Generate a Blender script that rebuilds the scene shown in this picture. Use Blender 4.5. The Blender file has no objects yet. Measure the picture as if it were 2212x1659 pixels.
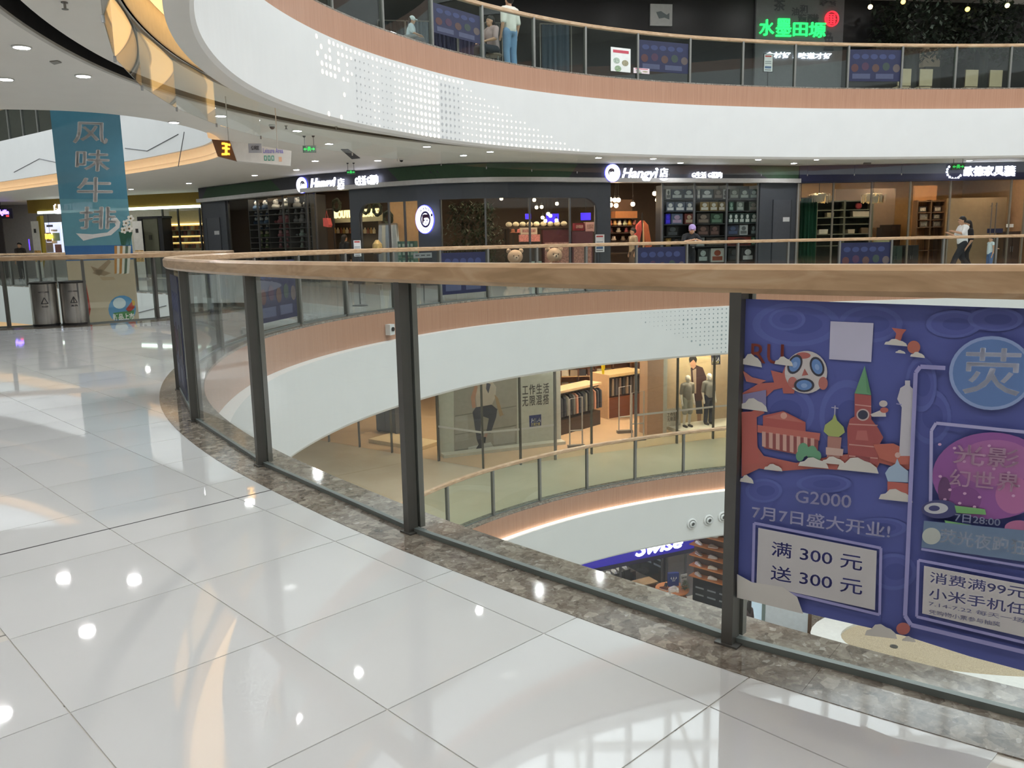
import bpy, bmesh, math, random
from mathutils import Vector, Matrix
from mathutils.geometry import tessellate_polygon
random.seed(7)
SC = bpy.context.scene
COL = SC.collection
PI = math.pi
# ---------------------------------------------------------------- camera (solved from the tile grid and the railing posts)
IW, IH, FPX = 2212.0, 1659.0, 1800.0
TILT, ROLL, CAMZ = 0.16930, -0.01946, 1.24666
CAM = Vector((0, 0, CAMZ))
_fw = Vector((0, math.cos(TILT), -math.sin(TILT)))
_r0, _u0 = Vector((1, 0, 0)), Vector((0, math.sin(TILT), math.cos(TILT)))
_R = math.cos(ROLL) * _r0 + math.sin(ROLL) * _u0
_U = -math.sin(ROLL) * _r0 + math.cos(ROLL) * _u0
cd = bpy.data.cameras.new('camera'); cam = bpy.data.objects.new('camera', cd); COL.objects.link(cam)
cd.sensor_width = 36.0; cd.lens = 36.0 * FPX / IW; cd.clip_start = 0.05; cd.clip_end = 300
cam.matrix_world = Matrix(((_R.x, _U.x, -_fw.x, 0), (_R.y, _U.y, -_fw.y, 0), (_R.z, _U.z, -_fw.z, CAMZ), (0, 0, 0, 1)))
SC.camera = cam
# ---------------------------------------------------------------- world, daylight, exposure
W = bpy.data.worlds.new('sky'); SC.world = W; W.use_nodes = True
bg = W.node_tree.nodes['Background']
bg.inputs[0].default_value = (0.90, 0.96, 1.0, 1); bg.inputs[1].default_value = 3.3
SC.view_settings.view_transform = 'Standard'; SC.view_settings.look = 'None'
SC.view_settings.gamma = 1.0; SC.view_settings.use_curve_mapping = False
SC.view_settings.exposure = 0.18
SC.cycles.max_bounces = 7; SC.cycles.diffuse_bounces = 3; SC.cycles.glossy_bounces = 3
SC.cycles.transmission_bounces = 6; SC.cycles.transparent_max_bounces = 24
SC.cycles.sample_clamp_indirect = 6.0; SC.cycles.use_adaptive_sampling = True; SC.cycles.adaptive_threshold = .03; SC.cycles.caustics_reflective = False; SC.cycles.caustics_refractive = False
DOWNLIGHT_EMIT = 180.0
def portal(name, x0, x1, y0, y1, z):
    l = bpy.data.lights.new(name, 'AREA'); l.shape = 'RECTANGLE'; l.size = x1 - x0; l.size_y = y1 - y0; l.cycles.is_portal = True
    o = bpy.data.objects.new(name, l); COL.objects.link(o); o.location = ((x0 + x1) / 2, (y0 + y1) / 2, z)
portal('skylight_daylight', -5, 27, -1, 25, 15.9); portal('side_skylight_daylight', -31, -5, 12, 36, 15.9)

# ---------------------------------------------------------------- pixel helpers: a pixel gives a direction, a surface gives the distance
def ray(px, py):
    return _fw + (px - IW / 2) / FPX * _R - (py - IH / 2) / FPX * _U
def at_z(px, py, z):
    d = ray(px, py); return CAM + d * ((z - CAMZ) / d.z)
def at_y(px, py, y):
    d = ray(px, py); return CAM + d * (y / d.y)
def to_px(p):
    d = Vector(p) - CAM; z = d.dot(_fw)
    return (IW / 2 + FPX * d.dot(_R) / z, IH / 2 - FPX * d.dot(_U) / z, z)
# ---------------------------------------------------------------- materials
def lin(c):
    if isinstance(c, str):
        c = tuple(int(c[i:i + 2], 16) / 255 for i in (0, 2, 4))
        c = tuple(v / 12.92 if v <= .04045 else ((v + .055) / 1.055) ** 2.4 for v in c)
    return (c[0], c[1], c[2], 1)
_M = {}
def mat(color, rough=.5, metal=0, emit=0, spec=.5, var=.05, scale=9, coat=0):
    key = (color if isinstance(color, str) else tuple(color), rough, metal, emit, spec, var, scale, coat)
    if key in _M: return _M[key]
    m = bpy.data.materials.new('surface'); m.use_nodes = True; nt = m.node_tree; b = nt.nodes['Principled BSDF']
    c = lin(color); b.inputs['Roughness'].default_value = rough; b.inputs['Metallic'].default_value = metal
    b.inputs['Specular IOR Level'].default_value = spec; b.inputs['Coat Weight'].default_value = coat
    tc = nt.nodes.new('ShaderNodeTexCoord'); nz = nt.nodes.new('ShaderNodeTexNoise'); rp = nt.nodes.new('ShaderNodeValToRGB')
    nz.inputs['Scale'].default_value = scale; nz.inputs['Detail'].default_value = 3
    nt.links.new(tc.outputs['Object'], nz.inputs['Vector']); nt.links.new(nz.outputs['Fac'], rp.inputs['Fac'])
    rp.color_ramp.elements[0].position = .3; rp.color_ramp.elements[1].position = .7
    rp.color_ramp.elements[0].color = tuple(v * (1 - var) for v in c[:3]) + (1,)
    rp.color_ramp.elements[1].color = tuple(min(1, v * (1 + var)) for v in c[:3]) + (1,)
    nt.links.new(rp.outputs['Color'], b.inputs['Base Color'])
    if emit:
        b.inputs['Emission Color'].default_value = c; b.inputs['Emission Strength'].default_value = emit
    _M[key] = m; return m
def glass(tint=(.93, .97, .95), ior=1.5, rough=.0, gain=1.0, name='glass'):
    key = ('G', tint, ior, rough, gain)
    if key in _M: return _M[key]
    m = bpy.data.materials.new(name); m.use_nodes = True; nt = m.node_tree; nt.nodes.remove(nt.nodes['Principled BSDF'])
    out = nt.nodes['Material Output']; t = nt.nodes.new('ShaderNodeBsdfTransparent'); g = nt.nodes.new('ShaderNodeBsdfGlossy')
    t.inputs[0].default_value = (*tint, 1); g.inputs['Roughness'].default_value = rough
    f0 = ((ior - 1) / (ior + 1)) ** 2; lw = nt.nodes.new('ShaderNodeLayerWeight'); lw.inputs[0].default_value = .5
    pw = nt.nodes.new('ShaderNodeMath'); pw.operation = 'POWER'; pw.inputs[1].default_value = 5; nt.links.new(lw.outputs['Facing'], pw.inputs[0])
    mu = nt.nodes.new('ShaderNodeMath'); mu.operation = 'MULTIPLY_ADD'; mu.inputs[1].default_value = gain * (1 - f0); mu.inputs[2].default_value = f0 * gain; mu.use_clamp = True
    nt.links.new(pw.outputs[0], mu.inputs[0])
    mx = nt.nodes.new('ShaderNodeMixShader'); nt.links.new(mu.outputs[0], mx.inputs[0])
    nt.links.new(t.outputs[0], mx.inputs[1]); nt.links.new(g.outputs[0], mx.inputs[2]); nt.links.new(mx.outputs[0], out.inputs[0])
    _M[key] = m; return m
def nodemat(name, build):
    m = bpy.data.materials.new(name); m.use_nodes = True; nt = m.node_tree
    build(nt, nt.nodes['Principled BSDF'], lambda t: nt.nodes.new('ShaderNode' + t), nt.links.new); return m
def ramp(n, stops):
    e = n.color_ramp.elements
    while len(e) < len(stops): e.new(.5)
    for q, (p, c) in zip(e, stops): q.position = p; q.color = lin(c)
def _tile(nt, b, N, L):
    tc = N('TexCoord'); nz = N('TexNoise'); nz.inputs['Scale'].default_value = .7; nz.inputs['Detail'].default_value = 4
    rp = N('ValToRGB'); L(tc.outputs['Object'], nz.inputs[0]); L(nz.outputs[0], rp.inputs[0]); ramp(rp, [(.35, 'c4c5c5'), (.65, 'cfd0d0')])
    L(rp.outputs[0], b.inputs['Base Color']); b.inputs['Roughness'].default_value = .03; b.inputs['Specular IOR Level'].default_value = .95
M_TILE = nodemat('polished_tile', _tile)
def _tilefar(nt, b, N, L):
    tc = N('TexCoord'); br = N('TexBrick'); br.offset = 0; br.inputs['Scale'].default_value = 1.0
    br.inputs['Brick Width'].default_value = .616; br.inputs['Row Height'].default_value = .616; br.inputs['Mortar Size'].default_value = .006
    mp = N('Mapping'); mp.inputs['Rotation'].default_value = (0, 0, -.7683); mp.inputs['Location'].default_value = (0.19, .05, 0)
    L(tc.outputs['Object'], mp.inputs[0]); L(mp.outputs[0], br.inputs[0])
    br.inputs['Color1'].default_value = lin('d0cdc6'); br.inputs['Color2'].default_value = lin('cdcac2'); br.inputs['Mortar'].default_value = lin('8d8a84')
    L(br.outputs[0], b.inputs['Base Color']); b.inputs['Roughness'].default_value = .06; b.inputs['Specular IOR Level'].default_value = .6
M_TILEFAR = nodemat('polished_tile_far', _tilefar)
def _tile2(nt, b, N, L):
    _tile(nt, b, N, L); ramp(next(n for n in nt.nodes if n.type == 'VALTORGB'), [(.35, 'c6b79c'), (.65, 'd0c2a8')]); b.inputs['Roughness'].default_value = .08
M_TILE2 = nodemat('polished_beige_tile', _tile2)
def _granite(nt, b, N, L):
    tc = N('TexCoord'); n2 = N('TexNoise'); n2.inputs['Scale'].default_value = 14; n2.inputs['Detail'].default_value = 6
    add = N('VectorMath'); add.operation = 'MULTIPLY_ADD'; add.inputs[1].default_value = (.06, .06, .06)
    L(tc.outputs['Object'], n2.inputs[0]); L(n2.outputs['Color'], add.inputs[0]); L(tc.outputs['Object'], add.inputs[2]); last = None
    for sc_, fac, stops in ((24, 1, [(0, '322d29'), (.3, '5c5148'), (.65, '847a6e'), (.9, 'a89f92'), (1, 'c8c2b8')]), (60, .42, [(0, '37322d'), (.25, '5e544b'), (.6, '867c70'), (.86, 'a39a8e'), (.93, 'd8d4cc'), (1, 'e2dfd8')]), (130, .22, [(0, '3c3732'), (.5, '766c61'), (.85, '8d8478'), (.92, 'd0cbc2')])):
        v = N('TexVoronoi'); v.inputs['Scale'].default_value = sc_; L(add.outputs[0], v.inputs[0]); r1 = N('ValToRGB'); L(v.outputs['Color'], r1.inputs[0]); ramp(r1, stops)
        if last is None: last = r1.outputs[0]
        else: mx = N('MixRGB'); mx.inputs[0].default_value = fac; L(last, mx.inputs[1]); L(r1.outputs[0], mx.inputs[2]); last = mx.outputs[0]
    L(last, b.inputs['Base Color']); b.inputs['Roughness'].default_value = .07; b.inputs['Specular IOR Level'].default_value = .6
M_GRANITE = nodemat('breccia_stone', _granite)
def _wood(c1, c2, c3, rough, sc):
    def f(nt, b, N, L):
        tc = N('TexCoord'); mp = N('Mapping'); mp.inputs['Scale'].default_value = sc; nz = N('TexNoise'); nz.inputs['Scale'].default_value = 3
        nz.inputs['Detail'].default_value = 6; nz.inputs['Distortion'].default_value = 1.2
        L(tc.outputs['Object'], mp.inputs[0]); L(mp.outputs[0], nz.inputs[0]); rp = N('ValToRGB'); L(nz.outputs[0], rp.inputs[0])
        ramp(rp, [(.3, c1), (.5, c2), (.72, c3)]); L(rp.outputs[0], b.inputs['Base Color']); b.inputs['Roughness'].default_value = rough
        b.inputs['Coat Weight'].default_value = .25; b.inputs['Coat Roughness'].default_value = .15
    return f
M_RAIL = nodemat('light_handrail_wood', _wood('a68866', 'bb9b79', 'cbb08f', .35, (1.2, 1.2, 6)))
M_BROWN = nodemat('copper_brushed_panel', _wood('a37860', 'ac8269', 'b48b72', .33, (18, 18, .25)))
M_WHITE = mat('dcdddb', .42, var=.015, scale=2)
M_CEIL = mat('e8e5df', .6, var=.015, scale=2)
M_POST = mat('5e5c58', .4, .4)
M_POSTF = mat('84847f', .35, .5)
M_BLACK = mat('161618', .6); M_DARK = mat('2c2d30', .5); M_CHROME = mat('c9c9c9', .18, 1); M_STEEL = mat('8d8a86', .3, .9)
M_GREY = mat('5a6068', .5); M_ALU = mat('9da0a2', .35, .8)
M_GLASS = glass((.955, .982, .972), 1.5, 0, 1.0)
M_GLASSFAR = glass((.86, .92, .90), 1.5, 0, .85)
M_GLASSSHOP = glass((.93, .95, .94), 1.45, 0, .7)
M_SMOKE = glass((.95, .975, .965), 1.5, 0, 1.0)
# ---------------------------------------------------------------- mesh builder
class MB:
    def __init__(s): s.v = []; s.f = []; s.mi = []; s.m = 0
    def add(s, vs, fs):
        n = len(s.v); s.v += [tuple(p) for p in vs]; s.f += [tuple(i + n for i in f) for f in fs]; s.mi += [s.m] * len(fs); return s
    def hexa(s, b, t):      # two quads (bottom, top), both counter-clockwise from above
        return s.add(list(b) + list(t), [(3, 2, 1, 0), (4, 5, 6, 7), (0, 1, 5, 4), (1, 2, 6, 5), (2, 3, 7, 6), (3, 0, 4, 7)])
    def box(s, c, d, rz=0, rx=0, ry=0):
        M = Matrix.Translation(c) @ Matrix.Rotation(rz, 4, 'Z') @ Matrix.Rotation(rx, 4, 'X') @ Matrix.Rotation(ry, 4, 'Y')
        q = [(-1, -1), (1, -1), (1, 1), (-1, 1)]
        return s.hexa([M @ Vector((a * d[0] / 2, b * d[1] / 2, -d[2] / 2)) for a, b in q], [M @ Vector((a * d[0] / 2, b * d[1] / 2, d[2] / 2)) for a, b in q])
    def prism(s, poly, fn, d0, d1):   # poly of (u,z), fn(u,z,d)->world
        n = len(poly); a = [fn(u, z, d0) for u, z in poly]; b = [fn(u, z, d1) for u, z in poly]
        tri = tessellate_polygon([[Vector((u, z, 0)) for u, z in poly]])
        fs = [tuple(t) for t in tri] + [tuple(i + n for i in reversed(t)) for t in tri] + [(i, (i + 1) % n, n + (i + 1) % n, n + i) for i in range(n)]
        return s.add(a + b, fs)
    def tube(s, path, r, k=8, cap=True):
        path = [Vector(p) for p in path]; rs = r if isinstance(r, (list, tuple)) else [r] * len(path); vs = []; fs = []
        up = None
        for i, p in enumerate(path):
            t = (path[min(i + 1, len(path) - 1)] - path[max(i - 1, 0)]).normalized()
            if up is None: up = Vector((0, 0, 1)) if abs(t.z) < .9 else Vector((1, 0, 0))
            a = t.cross(up).normalized(); b = a.cross(t).normalized(); up = b
            for j in range(k):
                w = 2 * PI * j / k; vs.append(p + (a * math.cos(w) + b * math.sin(w)) * rs[i])
        for i in range(len(path) - 1):
            for j in range(k): fs.append((i * k + j, i * k + (j + 1) % k, (i + 1) * k + (j + 1) % k, (i + 1) * k + j))
        if cap: fs.append(tuple(reversed(range(k)))); fs.append(tuple((len(path) - 1) * k + j for j in range(k)))
        return s.add(vs, fs)
    def lathe(s, prof, c, k=16, M=None):   # prof of (r,z)
        vs = []; fs = []
        for r, z in prof:
            for j in range(k):
                p = Vector((r * math.cos(2 * PI * j / k), r * math.sin(2 * PI * j / k), z))
                vs.append((M @ p if M else p) + Vector(c))
        for i in range(len(prof) - 1):
            for j in range(k): fs.append((i * k + j, i * k + (j + 1) % k, (i + 1) * k + (j + 1) % k, (i + 1) * k + j))
        fs.append(tuple(reversed(range(k)))); fs.append(tuple((len(prof) - 1) * k + j for j in range(k)))
        return s.add(vs, fs)
    def ball(s, c, r, k=10, n=6, sc=(1, 1, 1)):
        prof = [(max(r * math.sin(PI * i / n), 1e-4), -r * math.cos(PI * i / n)) for i in range(n + 1)]
        return s.lathe(prof, c, k, Matrix.Diagonal(sc))
    def sweep(s, pts, nrm, sec, closed=False):   # section of (offset outward, z) closed loop swept along plan points
        k = len(sec); n = len(pts); vs = [(p[0] + m[0] * o, p[1] + m[1] * o, z) for p, m in zip(pts, nrm) for o, z in sec]; fs = []
        for i in range(n if closed else n - 1):
            for j in range(k):
                a, b = i * k, ((i + 1) % n) * k; fs.append((a + j, b + j, b + (j + 1) % k, a + (j + 1) % k))
        if not closed: fs.append(tuple(range(k))); fs.append(tuple(reversed([(n - 1) * k + j for j in range(k)])))
        return s.add(vs, fs)
    def build(s, name, m, parent=None, smooth=False):
        me = bpy.data.meshes.new(name); me.from_pydata(s.v, [], s.f)
        ms = m if isinstance(m, (list, tuple)) else [m]
        for q in ms: me.materials.append(q)
        if len(ms) > 1: me.polygons.foreach_set('material_index', s.mi)
        if smooth: me.polygons.foreach_set('use_smooth', [True] * len(me.polygons))
        bm = bmesh.new(); bm.from_mesh(me); bmesh.ops.recalc_face_normals(bm, faces=bm.faces); bm.to_mesh(me); bm.free()
        me.update(); o = bpy.data.objects.new(name, me); COL.objects.link(o)
        if parent is not None: attach(o, parent)
        return o
def attach(o, parent):
    o.parent = parent
    o.matrix_parent_inverse = Matrix.LocRotScale(parent.location, parent.rotation_euler, parent.scale).inverted()
def tag(o, label, cat, group=None):
    o['label'] = label; o['category'] = cat
    if group: o['group'] = group
    return o
def thing(name, label, cat, loc=(0, 0, 0), group=None):
    o = bpy.data.objects.new(name, None); o.empty_display_size = .1; COL.objects.link(o); o.location = loc
    return tag(o, label, cat, group)
def struct(o): o['kind'] = 'structure'; return o
def stuff(o): o['kind'] = 'stuff'; return o
def dup(root, loc, label=None, group=None, rz=None, sc=None):
    r = root.copy(); COL.objects.link(r); r.location = loc
    if rz is not None: r.rotation_euler = (0, 0, rz)
    if sc is not None: r.scale = (sc, sc, sc)
    if label: r['label'] = label
    if group: r['group'] = group
    for ch in list(root.children):
        c = ch.copy(); COL.objects.link(c); mi = ch.matrix_parent_inverse.copy(); c.parent = r; c.matrix_parent_inverse = mi
        for g in ch.children:
            d = g.copy(); COL.objects.link(d); mi = g.matrix_parent_inverse.copy(); d.parent = c; d.matrix_parent_inverse = mi
    return r
# ---------------------------------------------------------------- vertical facade frames
class Frame:
    def __init__(s, A, B):
        s.A = Vector((A[0], A[1])); s.B = Vector((B[0], B[1])); s.len = (s.B - s.A).length; s.s = (s.B - s.A) / s.len; s.n = Vector((s.s.y, -s.s.x))
        s.rz = math.atan2(s.s.y, s.s.x)
    def __call__(s, u, z, d=0):
        p = s.A + s.s * u + s.n * d; return Vector((p.x, p.y, z))
    def px(s, x, y, d=0):
        r = ray(x, y); o = s.A + s.n * d; n3 = Vector((s.n.x, s.n.y, 0)); k = (Vector((o.x, o.y, 0)) - CAM).dot(n3) / r.dot(n3)
        p = CAM + r * k; return ((Vector((p.x, p.y)) - s.A).dot(s.s), p.z)
    def u(s, x, y=500, d=0): return s.px(x, y, d)[0]
    def z(s, x, y, d=0): return s.px(x, y, d)[1]
    def box(s, mb, u0, u1, z0, z1, d0, d1):
        a = [s(u0, z0, d0), s(u0, z0, d1), s(u1, z0, d1), s(u1, z0, d0)]; b = [s(u0, z1, d0), s(u0, z1, d1), s(u1, z1, d1), s(u1, z1, d0)]
        return mb.hexa(a, b)
    def pxbox(s, mb, x0, y0, x1, y1, d0, d1):
        u0, z1 = s.px(x0, y0, d1); u1, z0 = s.px(x1, y1, d1); return s.box(mb, min(u0, u1), max(u0, u1), min(z0, z1), max(z0, z1), d0, d1)
    def pxpoly(s, mb, pts, d0, d1):
        return mb.prism([s.px(x, y, d1) for x, y in pts], s, d0, d1)
def textmesh(body, bold=.0, spacing=1.0, shear=0, align='CENTER', line=1.0):
    c = bpy.data.curves.new('text', 'FONT'); c.body = body; c.offset = bold; c.space_character = spacing; c.shear = shear; c.align_x = align
    c.space_line = line; c.resolution_u = 3
    o = bpy.data.objects.new('text', c); COL.objects.link(o)
    dg = bpy.context.evaluated_depsgraph_get(); me = bpy.data.meshes.new_from_object(o.evaluated_get(dg))
    bpy.data.objects.remove(o); bpy.data.curves.remove(c); return me
def text_on(fr, body, rect, d, m, name='lettering', parent=None, thick=.01, px=True, bold=.012, keep=False, mirror=False, skew=(0, 0), fat=0, **kw):
    """flat lettering fitted into rect (pixels x0,y0,x1,y1 or u0,z0,u1,z1) on a frame"""
    me = textmesh(body, bold, **kw); vs = [v.co.copy() for v in me.vertices]; fs = [tuple(p.vertices) for p in me.polygons]; bpy.data.meshes.remove(me)
    if not vs: return None
    x0 = min(v.x for v in vs); x1 = max(v.x for v in vs); y0 = min(v.y for v in vs); y1 = max(v.y for v in vs)
    if px:
        u0, z1 = fr.px(rect[0], rect[1], d); u1, z0 = fr.px(rect[2], rect[3], d)
    else: u0, z0, u1, z1 = rect
    if z0 > z1: z0, z1 = z1, z0
    if fat:
        n0 = len(vs); e = fat * (y1 - y0); sh = [(0, 0), (e, 0), (-e, 0), (0, e), (0, -e)]; vs = [v + Vector((a, b, 0)) for a, b in sh for v in vs]; fs = [tuple(i + n0 * k for i in f) for k in range(5) for f in fs]; x0 -= e; x1 += e; y0 -= e; y1 += e
    mb = MB(); n = len(vs); P = []
    for dd in (d, d + thick):
        for v in vs:
            a = (v.x - x0) / max(x1 - x0, 1e-6); b = (v.y - y0) / max(y1 - y0, 1e-6)
            if mirror: a = 1 - a
            P.append(fr(u0 + (u1 - u0) * a + skew[0] * (b - .5), z0 + (z1 - z0) * b + skew[1] * (a - .5), dd))
    ed = {}
    for f in fs:
        for i in range(len(f)):
            e = (f[i], f[(i + 1) % len(f)]); k = tuple(sorted(e)); ed.setdefault(k, []).append(e)
    side = [(e[0][0], e[0][1], e[0][1] + n, e[0][0] + n) for e in ed.values() if len(e) == 1]
    mb.add(P, [tuple(i + n for i in f) for f in fs] + side)
    return mb.build(name, m, parent)
# ================================================================ THE BUILDING
LV = 5.1
def smooth_loop(ctrl, ds=.25, it=6):
    P = [Vector(c) for c in ctrl]; n = len(P); out = []
    for i in range(n):
        p0, p1, p2, p3 = P[i - 1], P[i], P[(i + 1) % n], P[(i + 2) % n]; k = max(2, int((p2 - p1).length / .08))
        for j in range(k):
            t = j / k; out.append(.5 * ((2 * p1) + (-p0 + p2) * t + (2 * p0 - 5 * p1 + 4 * p2 - p3) * t * t + (-p0 + 3 * p1 - 3 * p2 + p3) * t ** 3))
    return resample(out, ds, it)
def resample(pts, ds, it=0):
    n = len(pts); L = [0]
    for i in range(n): L.append(L[-1] + (pts[(i + 1) % n] - pts[i]).length)
    m = int(L[-1] / ds); out = []; k = 0
    for i in range(m):
        s = L[-1] * i / m
        while L[k + 1] < s: k += 1
        out.append(pts[k].lerp(pts[(k + 1) % n], (s - L[k]) / max(L[k + 1] - L[k], 1e-9)))
    for _ in range(it): out = [(out[i - 1] + out[i] * 2 + out[(i + 1) % m]) / 4 for i in range(m)]
    return out
class Loop:
    def __init__(s, pts):
        a = sum(pts[i - 1].x * pts[i].y - pts[i].x * pts[i - 1].y for i in range(len(pts)))
        s.p = pts if a < 0 else list(reversed(pts)); n = len(s.p); s.nr = []
        for i in range(n):
            t = (s.p[(i + 1) % n] - s.p[i - 1]).normalized(); s.nr.append(Vector((-t.y, t.x)))
        s.arc = [0]
        for i in range(n): s.arc.append(s.arc[-1] + (s.p[(i + 1) % n] - s.p[i]).length)
    def off(s, o, step=1): return [s.p[i] + s.nr[i] * o for i in range(0, len(s.p), step)]
    def shifted(s, o): return Loop(resample(s.off(o), .25))
    def near(s, x, y): return min(range(len(s.p)), key=lambda i: (s.p[i] - Vector((x, y))).length)
    def at(s, a):
        a %= s.arc[-1]; lo, hi = 0, len(s.p)
        while hi - lo > 1:
            m = (lo + hi) // 2
            if s.arc[m] <= a: lo = m
            else: hi = m
        t = (a - s.arc[lo]) / (s.arc[lo + 1] - s.arc[lo]); j = (lo + 1) % len(s.p)
        return s.p[lo].lerp(s.p[j], t), s.nr[lo].lerp(s.nr[j], t).normalized()
    def arcof(s, x, y):
        i = s.near(x, y); q = Vector((x, y)) - s.p[i]; t = Vector((s.nr[i].y, -s.nr[i].x)); return s.arc[i] + q.dot(t)
    def seg(s, a0, a1, ds=.2):
        k = max(1, int((a1 - a0) / ds)); r = [s.at(a0 + (a1 - a0) * i / k) for i in range(k + 1)]; return [q[0] for q in r], [q[1] for q in r]
    def inside(s, x, y):
        c = False; n = len(s.p)
        for i in range(n):
            a, b = s.p[i - 1], s.p[i]
            if (a.y > y) != (b.y > y) and x < (b.x - a.x) * (y - a.y) / (b.y - a.y) + a.x: c = not c
        return c
C = Loop(smooth_loop([(7, -.2), (4, .75), (2.6, 1.38), (1.38, 2.13), (1.02, 2.38), (.68, 2.67), (.24, 3.1), (-.24, 3.55), (-.55, 3.9), (-1.3, 4.8), (-1.68, 5.32), (-2.2, 6.15),
    (-2.6, 6.95), (-3.08, 8.3), (-3.38, 9.8), (-3.48, 11.3), (-3.33, 12.8), (-2.88, 14.5), (-2.05, 16.3), (-.72, 18.3), (1.44, 20.25), (3.86, 21.6), (6.1, 22.4), (9, 23.1), (14, 23.6),
    (18, 23.2), (22, 21.5), (25, 18), (25.5, 13), (23, 7.5), (18, 2.5), (12, -.2)]))
D = Loop(smooth_loop([(-14, 13.0), (-11, 13.35), (-8.6, 14.0), (-7.2, 14.35), (-6.5, 15.1), (-6.15, 16.3), (-6.2, 18), (-7.2, 20.8), (-9.5, 23.3), (-12.5, 26), (-16, 29), (-20, 32), (-25, 34),
    (-29, 31), (-30, 24), (-27, 17), (-20, 13.2)]))
OUT = [Vector((-32, -9)), Vector((32, -9)), Vector((32, 42)), Vector((-32, 42))]
def slab(name, z, holes, m, flip=False, outer=OUT):
    loops = [[Vector((p.x, p.y, 0)) for p in outer]] + [[Vector((p.x, p.y, 0)) for p in reversed(h)] for h in holes]
    flat = [p for l in loops for p in l]; tri = tessellate_polygon(loops)
    mb = MB(); mb.add([(p.x, p.y, z) for p in flat], [tuple(t) for t in tri]); return struct(mb.build(name, m))
GW = .37
for nm, z, m in (('floor', -.003, M_TILEFAR), ('floor', LV, M_TILEFAR), ('floor', -LV, M_TILE2), ('floor', 2 * LV, M_TILEFAR)):
    slab(nm, z, [C.off(GW - .02), D.off(.3)], m)
slab('floor', -2 * LV, [], M_TILEFAR)
# ceilings: L-1.6, an annulus inside the shutter slot and the rest outside it
SLOT0, SLOT1 = 1.35, 1.58
for L in (0, LV):
    zc = L - 1.6; mb = MB(); mb.sweep(C.p, C.nr, [(.46, zc), (SLOT0, zc), (SLOT0, zc + .02), (.46, zc + .02)], True); struct(mb.build('ceiling', M_CEIL))
    slab('ceiling', zc, [C.off(SLOT1), D.off(.12)], M_CEIL)
    mb = MB(); mb.sweep(C.p, C.nr, [(SLOT0, zc + .002), (SLOT0, zc + .25), (SLOT1, zc + .25), (SLOT1, zc + .002), (SLOT1 + .01, zc + .002), (SLOT1 + .01, zc + .26), (SLOT0 - .01, zc + .26), (SLOT0 - .01, zc + .002)], True)
    o = struct(mb.build('trim_1', M_BLACK)); o['label'] = 'black curved shutter slot in the pale ceiling'
    mb = MB(); mb.sweep(C.p, C.nr, [(SLOT1, zc - .03), (SLOT1 + .06, zc - .03), (SLOT1 + .06, zc), (SLOT1, zc)], True)
    struct(mb.build('trim_1', mat('bdbab4', .5)))
slab('ceiling', -LV - 1.6, [C.off(.46), D.off(.12)], M_CEIL)
slab('ceiling', 2 * LV - 1.6, [C.off(.46), D.off(.12)], M_CEIL)
ROOFZ = 13.2
slab('ceiling', ROOFZ, [C.off(2.2), D.off(.12)], M_CEIL)
slab('ceiling', ROOFZ + .3, [C.off(2.2), D.off(.12)], M_CEIL)
# outer walls
for nm, a, b in (('wall_back', 2, 3), ('wall_left', 3, 0), ('wall_right', 1, 2), ('wall_front', 0, 1)):
    p, q = OUT[a], OUT[b]; mb = MB(); mb.add([(p.x, p.y, -10.2), (q.x, q.y, -10.2), (q.x, q.y, ROOFZ + .3), (p.x, p.y, ROOFZ + .3)], [(0, 1, 2, 3)])
    struct(mb.build(nm, mat('b9b6b0', .6)))
# lantern over the atrium: mullioned windows and a glazed roof
LAN = C.shifted(2.2); win = struct(MB().add([(0, 0, 0)], []).build('window_1', M_WHITE))
for h0, h1 in ((ROOFZ, ROOFZ + .5), (16.1, 16.4)):
    mb = MB(); mb.sweep(LAN.p, LAN.nr, [(0, h0), (.15, h0), (.15, h1), (0, h1)], True); mb.build('window_frame', M_WHITE, win)
_mul = None
for i in range(int(LAN.arc[-1] / 1.4)):
    p, n = LAN.at(i * 1.4)
    if _mul is None:
        mb = MB(); mb.box((0, 0, 0), (.16, .2, 2.7)); _mul = mb.build('mullion', M_WHITE, win); o = _mul
    else: o = _mul.copy(); COL.objects.link(o)
    o.location = (p.x, p.y, 14.85); o.rotation_euler = (0, 0, math.atan2(n.x, -n.y))
for y in range(0, 28, 3):
    mb = MB(); mb.box((11, y, 16.5), (40, .18, .3)); mb.build('roof_beam', M_WHITE, win)
for x in range(-6, 30, 4):
    mb = MB(); mb.box((x, 12, 16.5), (.14, 34, .24)); mb.build('roof_beam', M_WHITE, win)
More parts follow.
